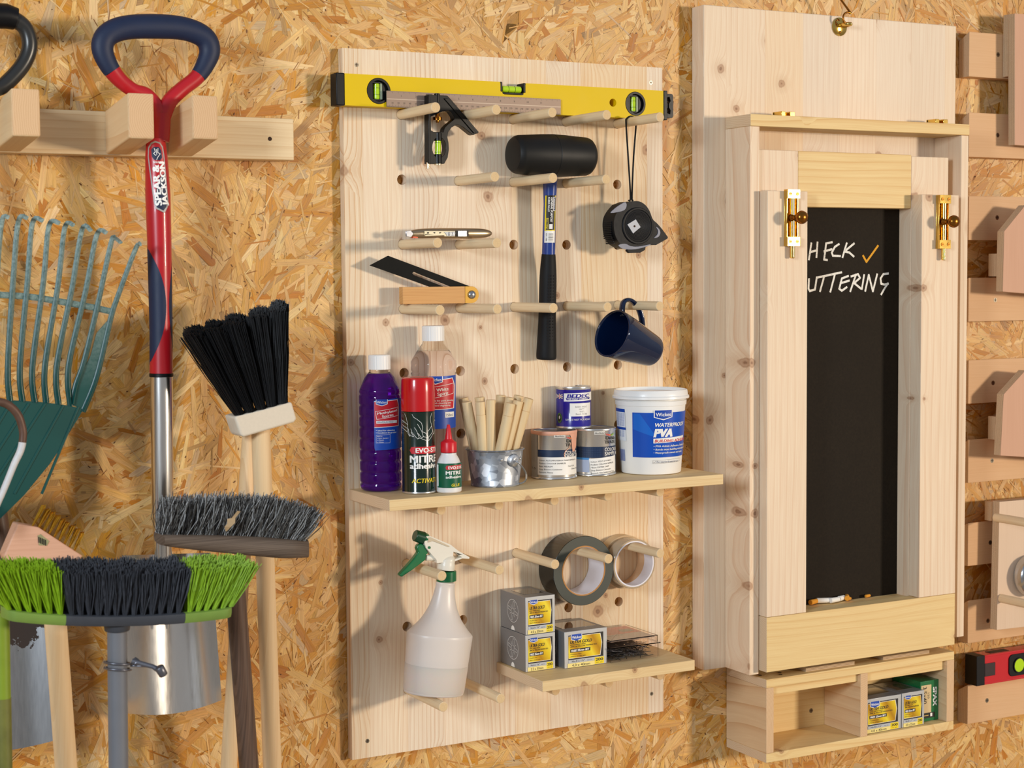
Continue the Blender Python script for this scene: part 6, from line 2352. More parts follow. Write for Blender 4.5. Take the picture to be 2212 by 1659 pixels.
b.build('printing', cg, smooth=0)

# ------------------------------------------------------------------ tool rack batten on the left
rk = thing('tool_rack', 'pine rack on the left wall with a long batten and upward-tilted blocks', 'tool rack', (-0.3, 0, 1.52))
bz0, bz1 = 1.5215, 1.5845
b = MB()
b.box(-1.0, at(635, 300, -0.038).x, -0.038, -0.001, bz0, bz1, PINEB, {'R': EGX})
bt_ = b.build('batten', rk, bev=0.0015)
sc_ = at(583, 300, -0.038)
c_ = MB()
c_.cyl((sc_.x, -0.0383, sc_.z), (sc_.x, -0.036, sc_.z), 0.0032, 0.0025, DARKH, 14)
c_.build('screw_hole', bt_)
BLW = wood('pine_block', '#e6c799', '#cf9d68', 'Y', rings=60, ringamt=0.6, streak=0.3, warp=0.03, seed=14.0)
for (xb_, xf_, xr_, ztop, zbot, fb0, fb1) in ((0, 24, 87, 190, 293, 0, 0), (229, 277, 333, 200, 298, 243, 338), (361, 416, 471, 205, 299, 246, 340)):
    if xb_ == 0:
        X0, yfb = -0.5415, -0.160
        X1 = at(xr_, 250, yfb).x
    else:
        X0 = at(xb_, 290, -0.038).x
        yfb = -0.158
        X0 = at(xf_, 250, yfb).x
        X1 = at(xr_, 250, yfb).x
    zf1, zf0 = at(xf_ + 5, ztop, yfb).z, at(xf_ + 5, zbot, yfb).z
    b = MB()
    vs = [(X0, -0.0385, bz0 + 0.001), (X1, -0.0385, bz0 + 0.001), (X1, -0.0385, bz1 + 0.001), (X0, -0.0385, bz1 + 0.001), (X0, yfb, zf0), (X1, yfb, zf0), (X1, yfb, zf1), (X0, yfb, zf1)]
    b.add(vs, [(0, 1, 2, 3), (0, 4, 5, 1), (1, 5, 6, 2), (2, 6, 7, 3), (3, 7, 4, 0)], BLW)
    b.add(vs, [(4, 7, 6, 5)], endgrain('block_endgrain', '#dfba8e', '#bd8858'))
    b.build('block', rk, bev=0.0025, seg=3)


def path(L, Y):
    return [tuple(at(x, y, Y)) for x, y in L]


# ------------------------------------------------------------------ red and blue digging spade
REDH = mat('spade_red', '#b51720', 0.33, coat=0.2, var=0.06, scale=25)
NAVG = mat('spade_navy_grip', '#16233f', 0.55, var=0.12, scale=60)
Ysd = -0.102
S1 = pxm(at(340, 300, Ysd))
sd = thing('spade', 'steel digging spade with red and navy loop handle hanging on the rack', 'spade', tuple(at(345, 300, Ysd)))
loop = [(345, 262), (338, 230), (316, 204), (288, 195), (258, 172), (234, 140), (221, 104), (232, 76), (270, 60), (336, 57), (398, 62), (440, 80), (453, 108), (443, 140), (424, 168), (394, 192), (367, 218), (352, 250)]
wl = [17, 16, 15, 15.5, 17, 20, 23, 24, 25, 26, 25, 24, 23, 20, 17, 16.5, 17, 18]
pl = cr([(a, c, w_) for (a, c), w_ in zip(loop, wl)], 5)
P3 = [at(v[0], v[1], Ysd) for v in pl]
RR = [(v[2] / S1, v[2] / S1 * 0.82) for v in pl]
i0 = next(i for i, v in enumerate(pl) if v[1] < 158)
i1 = next(i for i in range(len(pl) - 1, 0, -1) if pl[i][1] < 163)
b = MB()
b.tube(P3[:i0 + 1], RR[:i0 + 1], REDH, 20, ref=(0, 1, 0))
b.tube(P3[i1:], RR[i1:], REDH, 20, ref=(0, 1, 0))
b.tube([at(350, 245, Ysd), at(348, 275, Ysd), at(345, 305, Ysd)], [(19 / S1, 16 / S1), (20 / S1, 17 / S1), (21 / S1, 18 / S1)], REDH, 24, ref=(0, 1, 0))
tag(b.build('handle_yoke', sd, smooth=50), 'red plastic handle yoke')
b = MB()
b.tube(P3[i0:i1 + 1], [(a * 1.02, c * 1.02) for a, c in RR[i0:i1 + 1]], NAVG, 20, ref=(0, 1, 0))
tag(b.build('handle_grip', sd, smooth=50), 'navy rubber loop grip')
sh_ = [(336, 300), (338, 340), (341, 420), (344, 520), (346.5, 640), (348, 720), (348.5, 806)]
shw = [20, 24, 27, 26, 25, 24.5, 25]
b = MB()
sp3 = path(sh_, Ysd)
b.tube(sp3, [w_ / S1 for w_ in shw], REDH, 36, ref=(0, 1, 0))
st_ = b.build('handle_shaft', sd, smooth=50)
# navy oval inlays on the shaft
for (cx_, y0_, y1_, w_, off) in ((339.5, 531, 788, 21, 0), (370, 560, 770, 8, 1)):
    a = Art()
    b = MB()
    pts = [(cx_ - (w_ if not off else 0) + 0, 0)]
    n_ = 26
    vs, fs = [], []
    for k in range(n_ + 1):
        t_ = k / n_
        py = y0_ + (y1_ - y0_) * t_
        pc_ = at(344.5 + (py - 520) * 0.017, py, Ysd)
        for (xa_, ya_), wa_, (xc_, yc_), wc_ in zip(sh_[:-1], shw[:-1], sh_[1:], shw[1:]):
            if ya_ <= py <= yc_:
                f_ = (py - ya_) / (yc_ - ya_)
                rr_ = (wa_ + (wc_ - wa_) * f_) / S1
                pc_ = at(xa_ + (xc_ - xa_) * f_, py, Ysd)
        ext = math.sin(PI * t_) ** 0.65
        ca = ang(pc_)
        if not off:
            a0, a1 = ca - 1.50, ca - 1.50 + 2.0 * ext
        else:
            a1, a0 = ca + 1.75, ca + 1.75 - 0.95 * ext
        for j in range(9):
            aa = a0 + (a1 - a0) * j / 8
            vs.append((pc_.x + rr_ * 1.012 * math.cos(aa), pc_.y + rr_ * 1.012 * math.sin(aa), pc_.z))
    for k in range(n_):
        for j in range(8):
            fs.append((k * 9 + j, k * 9 + j + 1, (k + 1) * 9 + j + 1, (k + 1) * 9 + j))
    b.add(vs, fs, NAVG)
    b.build('grip_inlay', st_, smooth=60)
b = MB()
b.cyl(at(348.5, 806, Ysd), at(348.6, 814, Ysd), 26 / S1, 26 / S1, BLK, 36, ch=0.0008)
b.build('collar', sd, smooth=40)
STN = NT('polished_stainless')
_o = STN.n('TexCoord').outputs['Object']
_m = STN.n('Mapping', {'Vector': _o, 'Scale': (90.0, 90.0, 4.0)})
_n = STN.noise(_m.outputs[0], 6, 3)
STN.set(Base_Color=C('#e2e0dc'), Metallic=1.0, Roughness=STN.ma('MULTIPLY_ADD', _n, 0.12, 0.16))
b = MB()
b.tube(path([(348.6, 813), (349.5, 900), (350.5, 1000), (351, 1100), (352, 1180), (355, 1250), (360, 1320), (362, 1358)], Ysd), [(24 / S1, 24 / S1)] * 3 + [(23.5 / S1, 23 / S1), (20 / S1, 18 / S1), (16 / S1, 10 / S1), (10 / S1, 5 / S1), (3 / S1, 2 / S1)], STN.m, 36, ref=(0, 1, 0))
b.build('steel_shaft', sd, smooth=50)
# blade: dished sheet with a curved cutting edge
b = MB()
nu, nv = 24, 30
gv = []
for j in range(nv + 1):
    for i in range(nu + 1):
        u, v = i / nu, j / nv
        ytop = 1200 - 6 * u
        ybot = 1538 + 14 * math.sin(PI * (u * 0.8 + 0.05)) - 32 * u ** 1.6
        py = ytop + (ybot - ytop) * v
        xl_, xr_ = 264 + 8 * v, 455 + 24 * v
        px = xl_ + (xr_ - xl_) * u
        dd = (1 - (2 * u - 1) ** 2)
        yy = -0.078 - 0.026 * (1 - dd) + 0.012 * dd - 0.022 * v
        gv.append(tuple(at(px, py, yy)))
N_ = len(gv)
bk_ = [(x, y + 0.0018, z) for x, y, z in gv]
fs = []
for j in range(nv):
    for i in range(nu):
        q_ = j * (nu + 1) + i
        fs.append((q_, q_ + 1, q_ + nu + 2, q_ + nu + 1))
        fs.append((N_ + q_, N_ + q_ + nu + 1, N_ + q_ + nu + 2, N_ + q_ + 1))
rim = [i for i in range(nu + 1)] + [j * (nu + 1) + nu for j in range(1, nv + 1)] + [nv * (nu + 1) + i for i in range(nu - 1, -1, -1)] + [j * (nu + 1) for j in range(nv - 1, 0, -1)]
for a_, c_ in zip(rim, rim[1:] + rim[:1]):
    fs.append((a_, c_, N_ + c_, N_ + a_))
b.add(gv + bk_, fs, STN.m)
b.build('blade', sd, smooth=50)
# maker's label on the shaft
a = Art()
Hh = 0.0
lab0 = at(338.5, 309, Ysd)
ppx = 1 / S1
AA = lambda L: [((x - 337) * ppx, -(y - 309) * ppx) for x, y in L]
a.poly(AA([(316, 340), (318, 320), (326, 310), (336, 306), (346, 309), (353, 318), (355, 335), (362, 440), (358, 450), (350, 461), (332, 452), (328, 440)]), mat('label_edge_grey', '#a9a49c', 0.4))
a.poly(AA([(319, 340), (321, 322), (328, 313), (336, 309.5), (345, 312), (350, 320), (352, 335), (359, 436), (355, 448), (348, 456), (334, 449), (331, 438)]), REDH)
a.poly(AA([(341, 385), (354, 375), (359, 436), (355, 448), (348, 456), (334, 449), (331, 438), (334, 410)]), NAVG)
a.poly(AA([(326, 325), (332, 319), (343, 319), (348, 326), (349, 342), (344, 348), (331, 347), (327, 340)]), NAVG)
a.line(AA([(333, 322), (335, 330), (331, 333), (336, 338)]), 0.0008, WHT)
a.line(AA([(341, 322), (340, 331), (345, 334), (339, 342), (337, 347)]), 0.0008, WHT)
a.line(AA([(337, 324), (338, 336)]), 0.0008, WHT)
t0_ = AA([(329, 354)])[0]
a.text('SELECT', t0_[0], t0_[1], 0.0026, WHT, w=0.0145, bold=0.03)
t0_ = AA([(344, 444)])[0]
a.text('SPEAR &', t0_[0] + 0.0005, t0_[1], 0.0090, WHT, w=0.0570, rot=PI / 2 + 0.05, bold=0.05)
t0_ = AA([(359, 444)])[0]
a.text('JACKSON', t0_[0], t0_[1], 0.0082, WHT, w=0.0615, rot=PI / 2 + 0.05, bold=0.05)
b = MB()


def shaftmap(u, v, h):
    py = 309 - v * S1
    x_ = 336 + max(0, (py - 300)) * 0.055 if py < 350 else 338.7 + (py - 350) * 0.033
    w_ = 20 + (min(py, 420) - 300) / 40 * 4 if py < 340 else (24 + (py - 340) / 80 * 3)
    pc_ = at(x_ if py < 350 else x_, py, Ysd)
    rr_ = w_ / S1 + h + 0.0003
    aa = ang(pc_) + (u - 0.0000) / rr_
    return (pc_.x + rr_ * math.cos(aa), pc_.y + rr_ * math.sin(aa), pc_.z)


a.emit(b, shaftmap, step=0.0015)
tag(b.build('handle_label', st_, smooth=0), 'red and navy printed label')

# ------------------------------------------------------------------ second shovel with black handle
GRYT = mat('dark_grey_tube', '#3b3a38', 0.3, metal=0.5, var=0.08)
Y2 = -0.105
S2 = pxm(at(40, 120, Y2))
s2 = thing('shovel', 'worn steel shovel with dark grey tube handle at the left edge', 'shovel', tuple(at(-20, 250, Y2)))
b = MB()
lp = cr([(8, 36, 18), (30, 42, 18), (52, 58, 17), (63, 84, 17), (62, 112, 17), (48, 142, 17), (24, 170, 17), (2, 188, 17), (-26, 196, 17), (-75, 212, 18), (-97, 252, 20)], 5)
b.tube([at(v[0], v[1], Y2) for v in lp], [v[2] / S2 for v in lp], GRYT, 24)
b.tube([at(v[0], v[1], Y2) for v in cr([(-140, 30, 0), (-180, 60, 0), (-190, 110, 0), (-160, 170, 0), (-130, 230, 0), (-97, 262, 0)], 5)], 18 / S2, GRYT, 20)
b.build('handle_tube', s2, smooth=50)
b = MB()
b.tube(path([(-141, 33), (-60, 32), (14, 35), (34, 41)], Y2), [27 / S2, 28 / S2, 27 / S2, 24 / S2], BLK, 24)
tag(b.build('handle_grip', s2, smooth=50), 'black grip')
b = MB()
b.tube(path([(-95, 255), (-60, 600), (-20, 1000), (20, 1300)], -0.09), 21 / S2, OLDWOOD, 20)
b.build('shaft', s2, smooth=50)
RST = NT('worn_steel')
_o = RST.n('TexCoord').outputs['Object']
_n1 = RST.noise(_o, 22, 5, 0.65)
_n2 = RST.noise(RST.n('Mapping', {'Vector': _o, 'Scale': (60.0, 60.0, 5.0)}).outputs[0], 5, 3)
_sz = RST.n('SeparateXYZ', (_o,)).outputs[2]
_mask = RST.ma('GREATER_THAN', RST.ma('ADD', _n1, RST.ma('MULTIPLY', _sz, 2.0)), -0.98)
_c = RST.mix(RST.ma('MULTIPLY', _n2, 0.6), C('#c4c6c8'), C('#77797c'))
RST.set(Base_Color=RST.mix(_mask, _c, C('#2a1c12')), Metallic=RST.ma('SUBTRACT', 1.0, _mask), Roughness=RST.ma('MULTIPLY_ADD', _mask, 0.5, 0.27))
b = MB()
gv = []
for j in range(nv + 1):
    for i in range(nu + 1):
        u, v = i / nu, j / nv
        py = 1280 + (1636 - 40 * u ** 2 - 8 * (1 - u) - 1280) * v
        px = -110 + (112 + 18 * v + 110) * u
        dd = (1 - (2 * u - 1) ** 2)
        gv.append(tuple(at(px, py, -0.062 - 0.014 * (1 - dd) + 0.010 * dd - 0.020 * v)))
bk_ = [(x, y + 0.002, z) for x, y, z in gv]
b.add(gv + bk_, fs, RST.m)
b.build('blade', s2, smooth=50)

# ------------------------------------------------------------------ green lawn rake
RAKE = NT('rake_green')
_o = RAKE.n('TexCoord').outputs['Object']
_n1 = RAKE.noise(_o, 180, 4, 0.7)
_z = RAKE.n('SeparateXYZ', (_o,)).outputs[2]
_w = RAKE.ma('MULTIPLY', RAKE.ma('MULTIPLY', RAKE.ma('MULTIPLY_ADD', _z, 4.5, -0.10, clamp=True), 1.0), RAKE.ma('MULTIPLY_ADD', _n1, 2.4, -0.45, clamp=True))
RAKE.set(Base_Color=RAKE.mix(_w, C('#0b453f'), C('#96a69e')), Roughness=RAKE.ma('MULTIPLY_ADD', _w, 0.4, 0.34))
Yr = -0.135
SR = pxm(at(100, 700, Yr))
org = at(100, 880, Yr)
rkx = thing('lawn_rake', 'teal green plastic lawn rake with weathered curved tines, at the left edge', 'rake', tuple(org))
z30 = zp(3.072, 0, 440)
tines = [[(-200, 95), (-235, 130), (-280, 500), (-310, 1080), (-330, 1290)], [(-95, 78), (-125, 110), (-160, 500), (-190, 1080), (-200, 1290)], [(55, 90), (12, 120), (-20, 480), (-50, 1080), (-60, 1300)],
         [(180, 95), (122, 118), (88, 500), (52, 1080), (66, 1310)], [(283, 112), (215, 130), (182, 520), (132, 1080), (148, 1312)],
         [(393, 128), (325, 148), (288, 520), (215, 1080), (230, 1318)], [(488, 142), (430, 160), (385, 540), (298, 1080), (306, 1322)],
         [(603, 178), (545, 172), (478, 560), (376, 1080), (388, 1332)], [(706, 192), (642, 208), (568, 580), (455, 1080), (468, 1342)],
         [(800, 258), (765, 232), (738, 258), (655, 640), (560, 1040), (505, 1200), (478, 1330)],
         [(932, 268), (900, 300), (780, 620), (735, 760), (640, 1150), (548, 1380)]]
for k, L_ in enumerate(tines):
    q_ = z30(L_)
    n_ = len(q_)
    yy = [Yr - 0.028] + [Yr - 0.006] + [Yr] * (n_ - 2)
    pts = [tuple(at(x, y, y3)) for (x, y), y3 in zip(q_, yy)]
    pr_ = [Vector(p) for p in cr(pts, 6)]
    m_ = len(pr_)
    b = MB()
    wd_ = [(5.0 + 2.2 * (i / m_)) / SR for i in range(m_)]
    b.tube(pr_, [(w_, w_ * 0.55) for w_ in wd_], RAKE.m, 10, ref=(0, 1, 0))
    b.tube([p + Vector((0, -0.003, 0)) for p in pr_[7:]], [(w_ * 0.28, w_ * 0.75) for w_ in wd_[7:]], RAKE.m, 8, ref=(0, 1, 0))
    b.build('tine', rkx, smooth=50)
b = MB()
cb_ = cr([(-330, 590, 0), (-150, 595, 0), (0, 605, 0), (200, 618, 0), (400, 650, 0), (600, 685, 0), (735, 715, 0)], 5)
b.tube([at(*z30([(v[0], v[1])])[0], Yr + 0.001) for v in cb_], (7.0 / SR, 2.6 / SR), RAKE.m, 10, ref=(0, 1, 0))
b.build('crossbar', rkx, smooth=50)
# solid fan plate
fan = z30([(-400, 1290), (-200, 1295), (66, 1305), (148, 1308), (230, 1314), (306, 1320), (388, 1330), (468, 1342), (548, 1362), (735, 1000)])[:9]
fan += [(176, 893), (200, 780), (214, 720), (196, 800)][:0]
fan += [(178, 888), (124, 978), (107, 1003), (52, 1070), (0, 1121), (-60, 1160), (-160, 1180)]
b = MB()
b.prism(onY(fan, Yr - 0.002), lambda a, c: (a, Yr - 0.002, c), lambda a, c: (a, Yr + 0.003, c), RAKE.m)
b.prism(onY(z30([(478, 1335), (505, 1200), (600, 1010), (640, 860), (700, 790), (735, 760), (650, 1130), (560, 1370)]), Yr), lambda a, c: (a, Yr - 0.001, c), lambda a, c: (a, Yr + 0.002, c), RAKE.m)
for x0_, x1_ in ((70, -330), (190, -240), (300, -130), (420, 60), (520, 250)):
    e0, e1 = z30([(x0_, 1325 + max(0, x0_ - 300) * .1), (x1_, 1990)])
    if e1[1] > 1100 and x1_ > 0:
        t_ = 0.80
        e1 = (e0[0] + (e1[0] - e0[0]) * t_, e0[1] + (e1[1] - e0[1]) * t_)
    else:
        t_ = 0.9
        e1 = (e0[0] + (e1[0] - e0[0]) * t_, e0[1] + (e1[1] - e0[1]) * t_)
    b.tube([at(*e0, Yr - 0.002), at(*e1, Yr - 0.002)], (3.2 / SR, 2.8 / SR), RAKE.m, 8, ref=(0, 1, 0))
b.build('fan_plate', rkx, smooth=40)
b = MB()
b.tube([at(-90, 1150, Yr), at(-20, 1380, -0.2), at(6, 1659, -0.24)], 0.013, RAKE.m, 16)
hb_ = at(6, 1659, -0.24)
tl = (hb_ - at(-20, 1380, -0.2))
b.tube([hb_, Vector((hb_.x + 0.05, hb_.y - 0.05, FLOOR + 0.003))], 0.013, RAKE.m, 16)

# ------------------------------------------------------------------ bristle helper


def bristles(b, m, base_fn, tip_fn, n, r0, rnd, wave=0.002, m2=None, f2=0.3):
    """n thin tapered bristles; base_fn/tip_fn(s, t) give points for random s, t in 0..1"""
    for i in range(n):
        s_, t_ = rnd.random(), rnd.random()
        p0 = Vector(base_fn(s_, t_))
        p1 = Vector(tip_fn(s_, t_)) + Vector((rnd.gauss(0, wave), rnd.gauss(0, wave), rnd.gauss(0, wave)))
        mid_ = (p0 + p1) / 2 + Vector((rnd.gauss(0, wave), rnd.gauss(0, wave), 0))
        d_ = (p1 - p0).normalized()
        a_ = d_.orthogonal().normalized()
        c__ = d_.cross(a_)
        ringz = []
        for p_, rr_ in ((p0, r0), (mid_, r0), (p1, r0 * 0.85)):
            ringz.append([tuple(p_ + a_ * (rr_ * math.cos(q * 2.094)) + c__ * (rr_ * math.sin(q * 2.094))) for q in range(3)])
        b.rings(ringz, m2 if (m2 and rnd.random() < f2) else m)


RB = random.Random(11)
# ------------------------------------------------------------------ black brush on a pine handle
Yb = -0.17
SB_ = pxm(at(560, 900, Yb))
blk = thing('yard_brush', 'stiff black bristle brush with pale wooden stock on a long pine handle', 'brush', tuple(at(568, 935, Yb)))
ba, bb_ = at(506, 922, Yb), at(629, 888, Yb)
dirb = (bb_ - ba).normalized()
b = MB()
stock = [(499, 899), (501, 912), (512, 938), (519, 944), (628, 911), (634, 906), (634, 897), (625, 868), (620, 864)]
b.prism(onY([(499, 899), (512, 938), (519, 943), (628, 911), (634, 904), (623, 867), (560, 884)], Yb), lambda a, c: (a, Yb - 0.014, c), lambda a, c: (a, Yb + 0.030, c), mat('pale_stock_wood', '#dccdb6', 0.75, var=0.06, scale=300))
b.build('brush_stock', blk, bev=0.005, seg=3)
BB = mat('black_bristle', '#0d0d0f', 0.45, var=0.25, scale=400)
for k in range(5):
    for j in range(3):
        b = MB()
        s0_ = 0.10 + k * 0.20
        bx_ = 506 + (622 - 506) * (k + 0.5) / 5
        by_b = 900 + (868 - 900) * (k + 0.5) / 5
        tx_ = [420, 462, 508, 562, 600][k] + (j - 1) * 3
        ty_ = [722, 704, 696, 675, 668][k] - j * 9 + (6 if k in (1, 3) else 0)
        yy0 = Yb - 0.006 + j * 0.014
        yy1 = Yb - 0.012 + j * 0.024
        rt1 = 0.0165 if k < 4 else 0.0125
        P0 = at(bx_, by_b, yy0)
        P1 = at(tx_, ty_, yy1)

        def bf(s, t, P0=P0):
            a_ = s * 2 * PI
            return (P0.x + 0.0075 * math.sqrt(t) * math.cos(a_), P0.y + 0.0065 * math.sqrt(t) * math.sin(a_), P0.z)

        def tf(s, t, P1=P1, rt1=rt1):
            a_ = s * 2 * PI
            q = math.sqrt(t)
            return (P1.x + rt1 * q * math.cos(a_), P1.y + rt1 * 0.9 * q * math.sin(a_), P1.z - 0.004 * q * q)
        bristles(b, BB, bf, tf, 260, 0.0007, RB, 0.0016)
        b.build('bristle_tuft', blk, smooth=0)
b = MB()
hp0, hp1 = at(563, 925, Yb + 0.008), at(588, 1659, Yb + 0.03)
dz_ = (hp1 - hp0) / (hp0.z - hp1.z)
b.tube([hp0, hp1, hp1 + dz_ * (hp1.z - FLOOR - 0.002)], [0.0138, 0.0138, 0.0138], HANDLE, 24)
b.build('handle', blk, smooth=50)
# second pine handle behind it
b = MB()
q0, q1 = at(541, 935, -0.11), at(494, 1659, -0.13)
dz_ = (q1 - q0) / (q0.z - q1.z)
b.tube([q0, q1, q1 + dz_ * (q1.z - FLOOR - 0.002)], 0.0122, HANDLE, 22)
solo(b, 'pine_pole', 'slim pine pole leaning behind the dark brown broom handle', 'pole', tuple(q0), smooth=50)

# ------------------------------------------------------------------ old grey broom with dark wooden head
Yo = -0.235
SO = pxm(at(500, 1150, Yo))
ob = thing('wooden_broom', 'old broom with dusty grey bristles, dark wooden head and dark handle', 'broom', tuple(at(505, 1200, Yo)))
DKW = wood('dusty_dark_wood', '#6e5f52', '#33261d', 'X', rings=60, ringamt=0.4, streak=0.8, seed=17.0, rough=0.7)
q25 = zp(2.518, 0, 1000)
b = MB()
nseg = 20
rings_ = []
for i in range(nseg + 1):
    u = i / nseg
    px = 344 + (664 - 344) * u
    pyt = 1150 + 1.5 * u + 14 * u ** 3
    pyb = 1176 + 34 * u ** 0.8 - 10 * max(0, u - 0.8) * 3
    wdep = 0.026 * (1 - max(0, (u - 0.82) / 0.18) ** 2 * 0.75)
    pt_, pb2 = at(px, pyt, Yo), at(px, pyb, Yo)
    sec = []
    for k in range(14):
        a_ = 2 * PI * k / 14
        cy_ = math.copysign(abs(math.cos(a_)) ** 0.7, math.cos(a_))
        cz_ = math.copysign(abs(math.sin(a_)) ** 0.6, math.sin(a_))
        sec.append((pt_.x, Yo + wdep * cy_, (pt_.z + pb2.z) / 2 + (pt_.z - pb2.z) / 2 * cz_))
    rings_.append(sec)
b.rings(rings_, DKW)
b.build('broom_head', ob, smooth=50)
BG1 = mat('grey_bristle', '#5e5952', 0.6, var=0.35, scale=200)
BG2 = mat('pale_bristle', '#a8a6a2', 0.6, var=0.2, scale=200)
BG3 = mat('dark_bristle', '#1f1b19', 0.6, var=0.2, scale=200)
for k in range(9):
    b = MB()

    def bf(s, t, k=k):
        u = (k + s) / 9
        p = at(340 + 312 * u, 1152 + 14 * u ** 3, Yo)
        return (p.x, Yo - 0.017 + 0.034 * t, p.z)

    def tf(s, t, k=k):
        u = (k + s) / 9
        p = at(352 + 330 * u + 12 * max(0, u - 0.8) * 3, 1084 - 8 * math.sin(PI * min(1, u * 1.1)) + 28 * max(0, u - 0.75) * 3.2, Yo)
        return (p.x + 0.004 * (t - 0.5), Yo - 0.028 + 0.056 * t, p.z)
    bristles(b, BG3, bf, tf, 300, 0.00046, RB, 0.0036, BG1, 0.55)
    bristles(b, BG2, bf, tf, 110, 0.0004, RB, 0.0045)
    b.build('bristle_tuft', ob, smooth=0)
b = MB()
h0, h1 = at(503, 1205, Yo + 0.004), at(538, 1659, Yo + 0.02)
dz_ = (h1 - h0) / (h0.z - h1.z)
b.tube([h0, h1, h1 + dz_ * (h1.z - FLOOR - 0.002)], 0.0140, OLDWOOD, 24)
b.build('handle', ob, smooth=50)
# dry leaf caught in the bristles
LF = mat('dry_leaf', '#a88f6c', 0.7, var=0.1, scale=300)
b = MB()
lf = q25([(1225, 370), (1215, 345), (1232, 330), (1238, 305), (1262, 300), (1285, 258), (1302, 262), (1282, 300), (1275, 325), (1250, 345), (1232, 372)])
b.prism(onY(lf, Yo - 0.036), lambda a, c: (a, Yo - 0.038 + 0.003 * math.sin(c * 300), c), lambda a, c: (a, Yo - 0.0375 + 0.003 * math.sin(c * 300), c), LF)
solo(b, 'dry_leaf', 'small curled dry leaf caught in the old grey broom bristles', 'leaf', tuple(at(497, 1120, Yo - 0.036)))

# ------------------------------------------------------------------ green and grey broom, nearest
YG = -0.36
gb_ = thing('broom', 'lime green and charcoal broom on a grey tube handle, nearest the camera', 'broom', tuple(at(250, 1330, YG)))
GRB = mat('charcoal_plastic', '#3c3f45', 0.5, var=0.15, scale=60)
GRT = mat('grey_tube', '#6c6d71', 0.45, var=0.06)
LIME = mat('lime_bristle', '#8aae18', 0.5, var=0.25, scale=200)
LIMP = mat('lime_plastic', '#738f3e', 0.5, var=0.15, scale=50)
CHB = mat('charcoal_bristle', '#34353a', 0.55, var=0.3, scale=200)


def headp(u, t=0.0, dz=0.0):
    """point on the broom head: u along the head, t across (-1 front .. 1 back)"""
    px = 2 + (498 - 2) * u
    py = 1312 + 18 * math.sin(PI * u) ** 0.7 - 6 * u
    p = at(px, py, YG - 0.02 * (u - 0.5))
    return Vector((p.x, YG - 0.02 * (u - 0.5) + 0.026 * t, p.z + dz))


for (u0, u1, m_, nm_) in ((0.0, 0.262, LIMP, 'lime end section'), (0.2625, 0.777, GRB, None), (0.7775, 1.0, LIMP, 'lime end section')):
    b = MB()
    rr_ = []
    n_ = 14
    for i in range(n_ + 1):
        u = u0 + (u1 - u0) * i / n_
        e_ = min(u, 1 - u)
        wd = 1.0 if e_ > 0.05 else math.sqrt(max(0.02, 1 - ((0.05 - e_) / 0.05) ** 2))
        sec = []
        for (t_, z_) in ((-1.0, 0.001), (-0.98, -0.006), (-0.8, -0.012), (0.8, -0.012), (0.98, -0.006), (1.0, 0.001), (0.92, 0.002), (-0.92, 0.002)):
            sec.append(tuple(headp(u, t_ * wd, z_)))
        rr_.append(sec)
    b.rings(rr_, m_)
    o = b.build('broom_head', gb_, smooth=50)
    if nm_:
        tag(o, nm_)
ranges = [(0.0, 0.265, LIME, 4, 6), (0.275, 0.775, CHB, 4, 13), (0.785, 1.0, LIME, 4, 6)]
for (u0, u1, m_, rows, cols_) in ranges:
    for ci in range(cols_):
        for ri in range(rows):
            b = MB()
            u = u0 + (u1 - u0) * (ci + 0.5) / cols_
            t_ = -0.72 + 1.44 * ri / (rows - 1)
            B0_ = headp(u, t_, 0.002)
            fl = (u - 0.5)
            dx_ = 0.025 * fl * abs(fl) * 4.2 + 0.004 * fl
            T0_ = Vector((B0_.x + dx_, B0_.y + 0.012 * t_ + RB.uniform(-.002, .002), B0_.z + 0.061 - 0.004 * abs(fl) * 2 + RB.uniform(-.002, .002) + (0.006 * (ri / (rows - 1)))))
            rt_w = 0.0105

            def bf(s, t, B0_=B0_):
                a_ = s * 2 * PI
                return (B0_.x + 0.0028 * math.sqrt(t) * math.cos(a_), B0_.y + 0.0028 * math.sqrt(t) * math.sin(a_), B0_.z)

            def tf(s, t, T0_=T0_):
                a_ = s * 2 * PI
                q = math.sqrt(t)
                return (T0_.x + rt_w * q * math.cos(a_), T0_.y + rt_w * 0.8 * q * math.sin(a_), T0_.z - 0.005 * q * q)
            bristles(b, m_, bf, tf, 85, 0.00062, RB, 0.0014)
            b.build('bristle_tuft', gb_, smooth=0)
b = MB()
s0_ = headp(0.505, 0, -0.013)
s1_ = at(253, 1362, YG)
b.tube([s0_, s0_.lerp(s1_, 0.15), s1_.lerp(s0_, 0.1), s1_], [0.0175, 0.0168, 0.0160, 0.0150], GRB, 28)
b.build('socket', gb_, smooth=50)
b = MB()
e_ = at(256, 1659, YG + 0.005)
dz_ = (e_ - s1_) / (s1_.z - e_.z)
b.tube([s1_, e_, e_ + dz_ * (e_.z - FLOOR - 0.002)], 0.0126, GRT, 28)
b.build('handle', gb_, smooth=50)
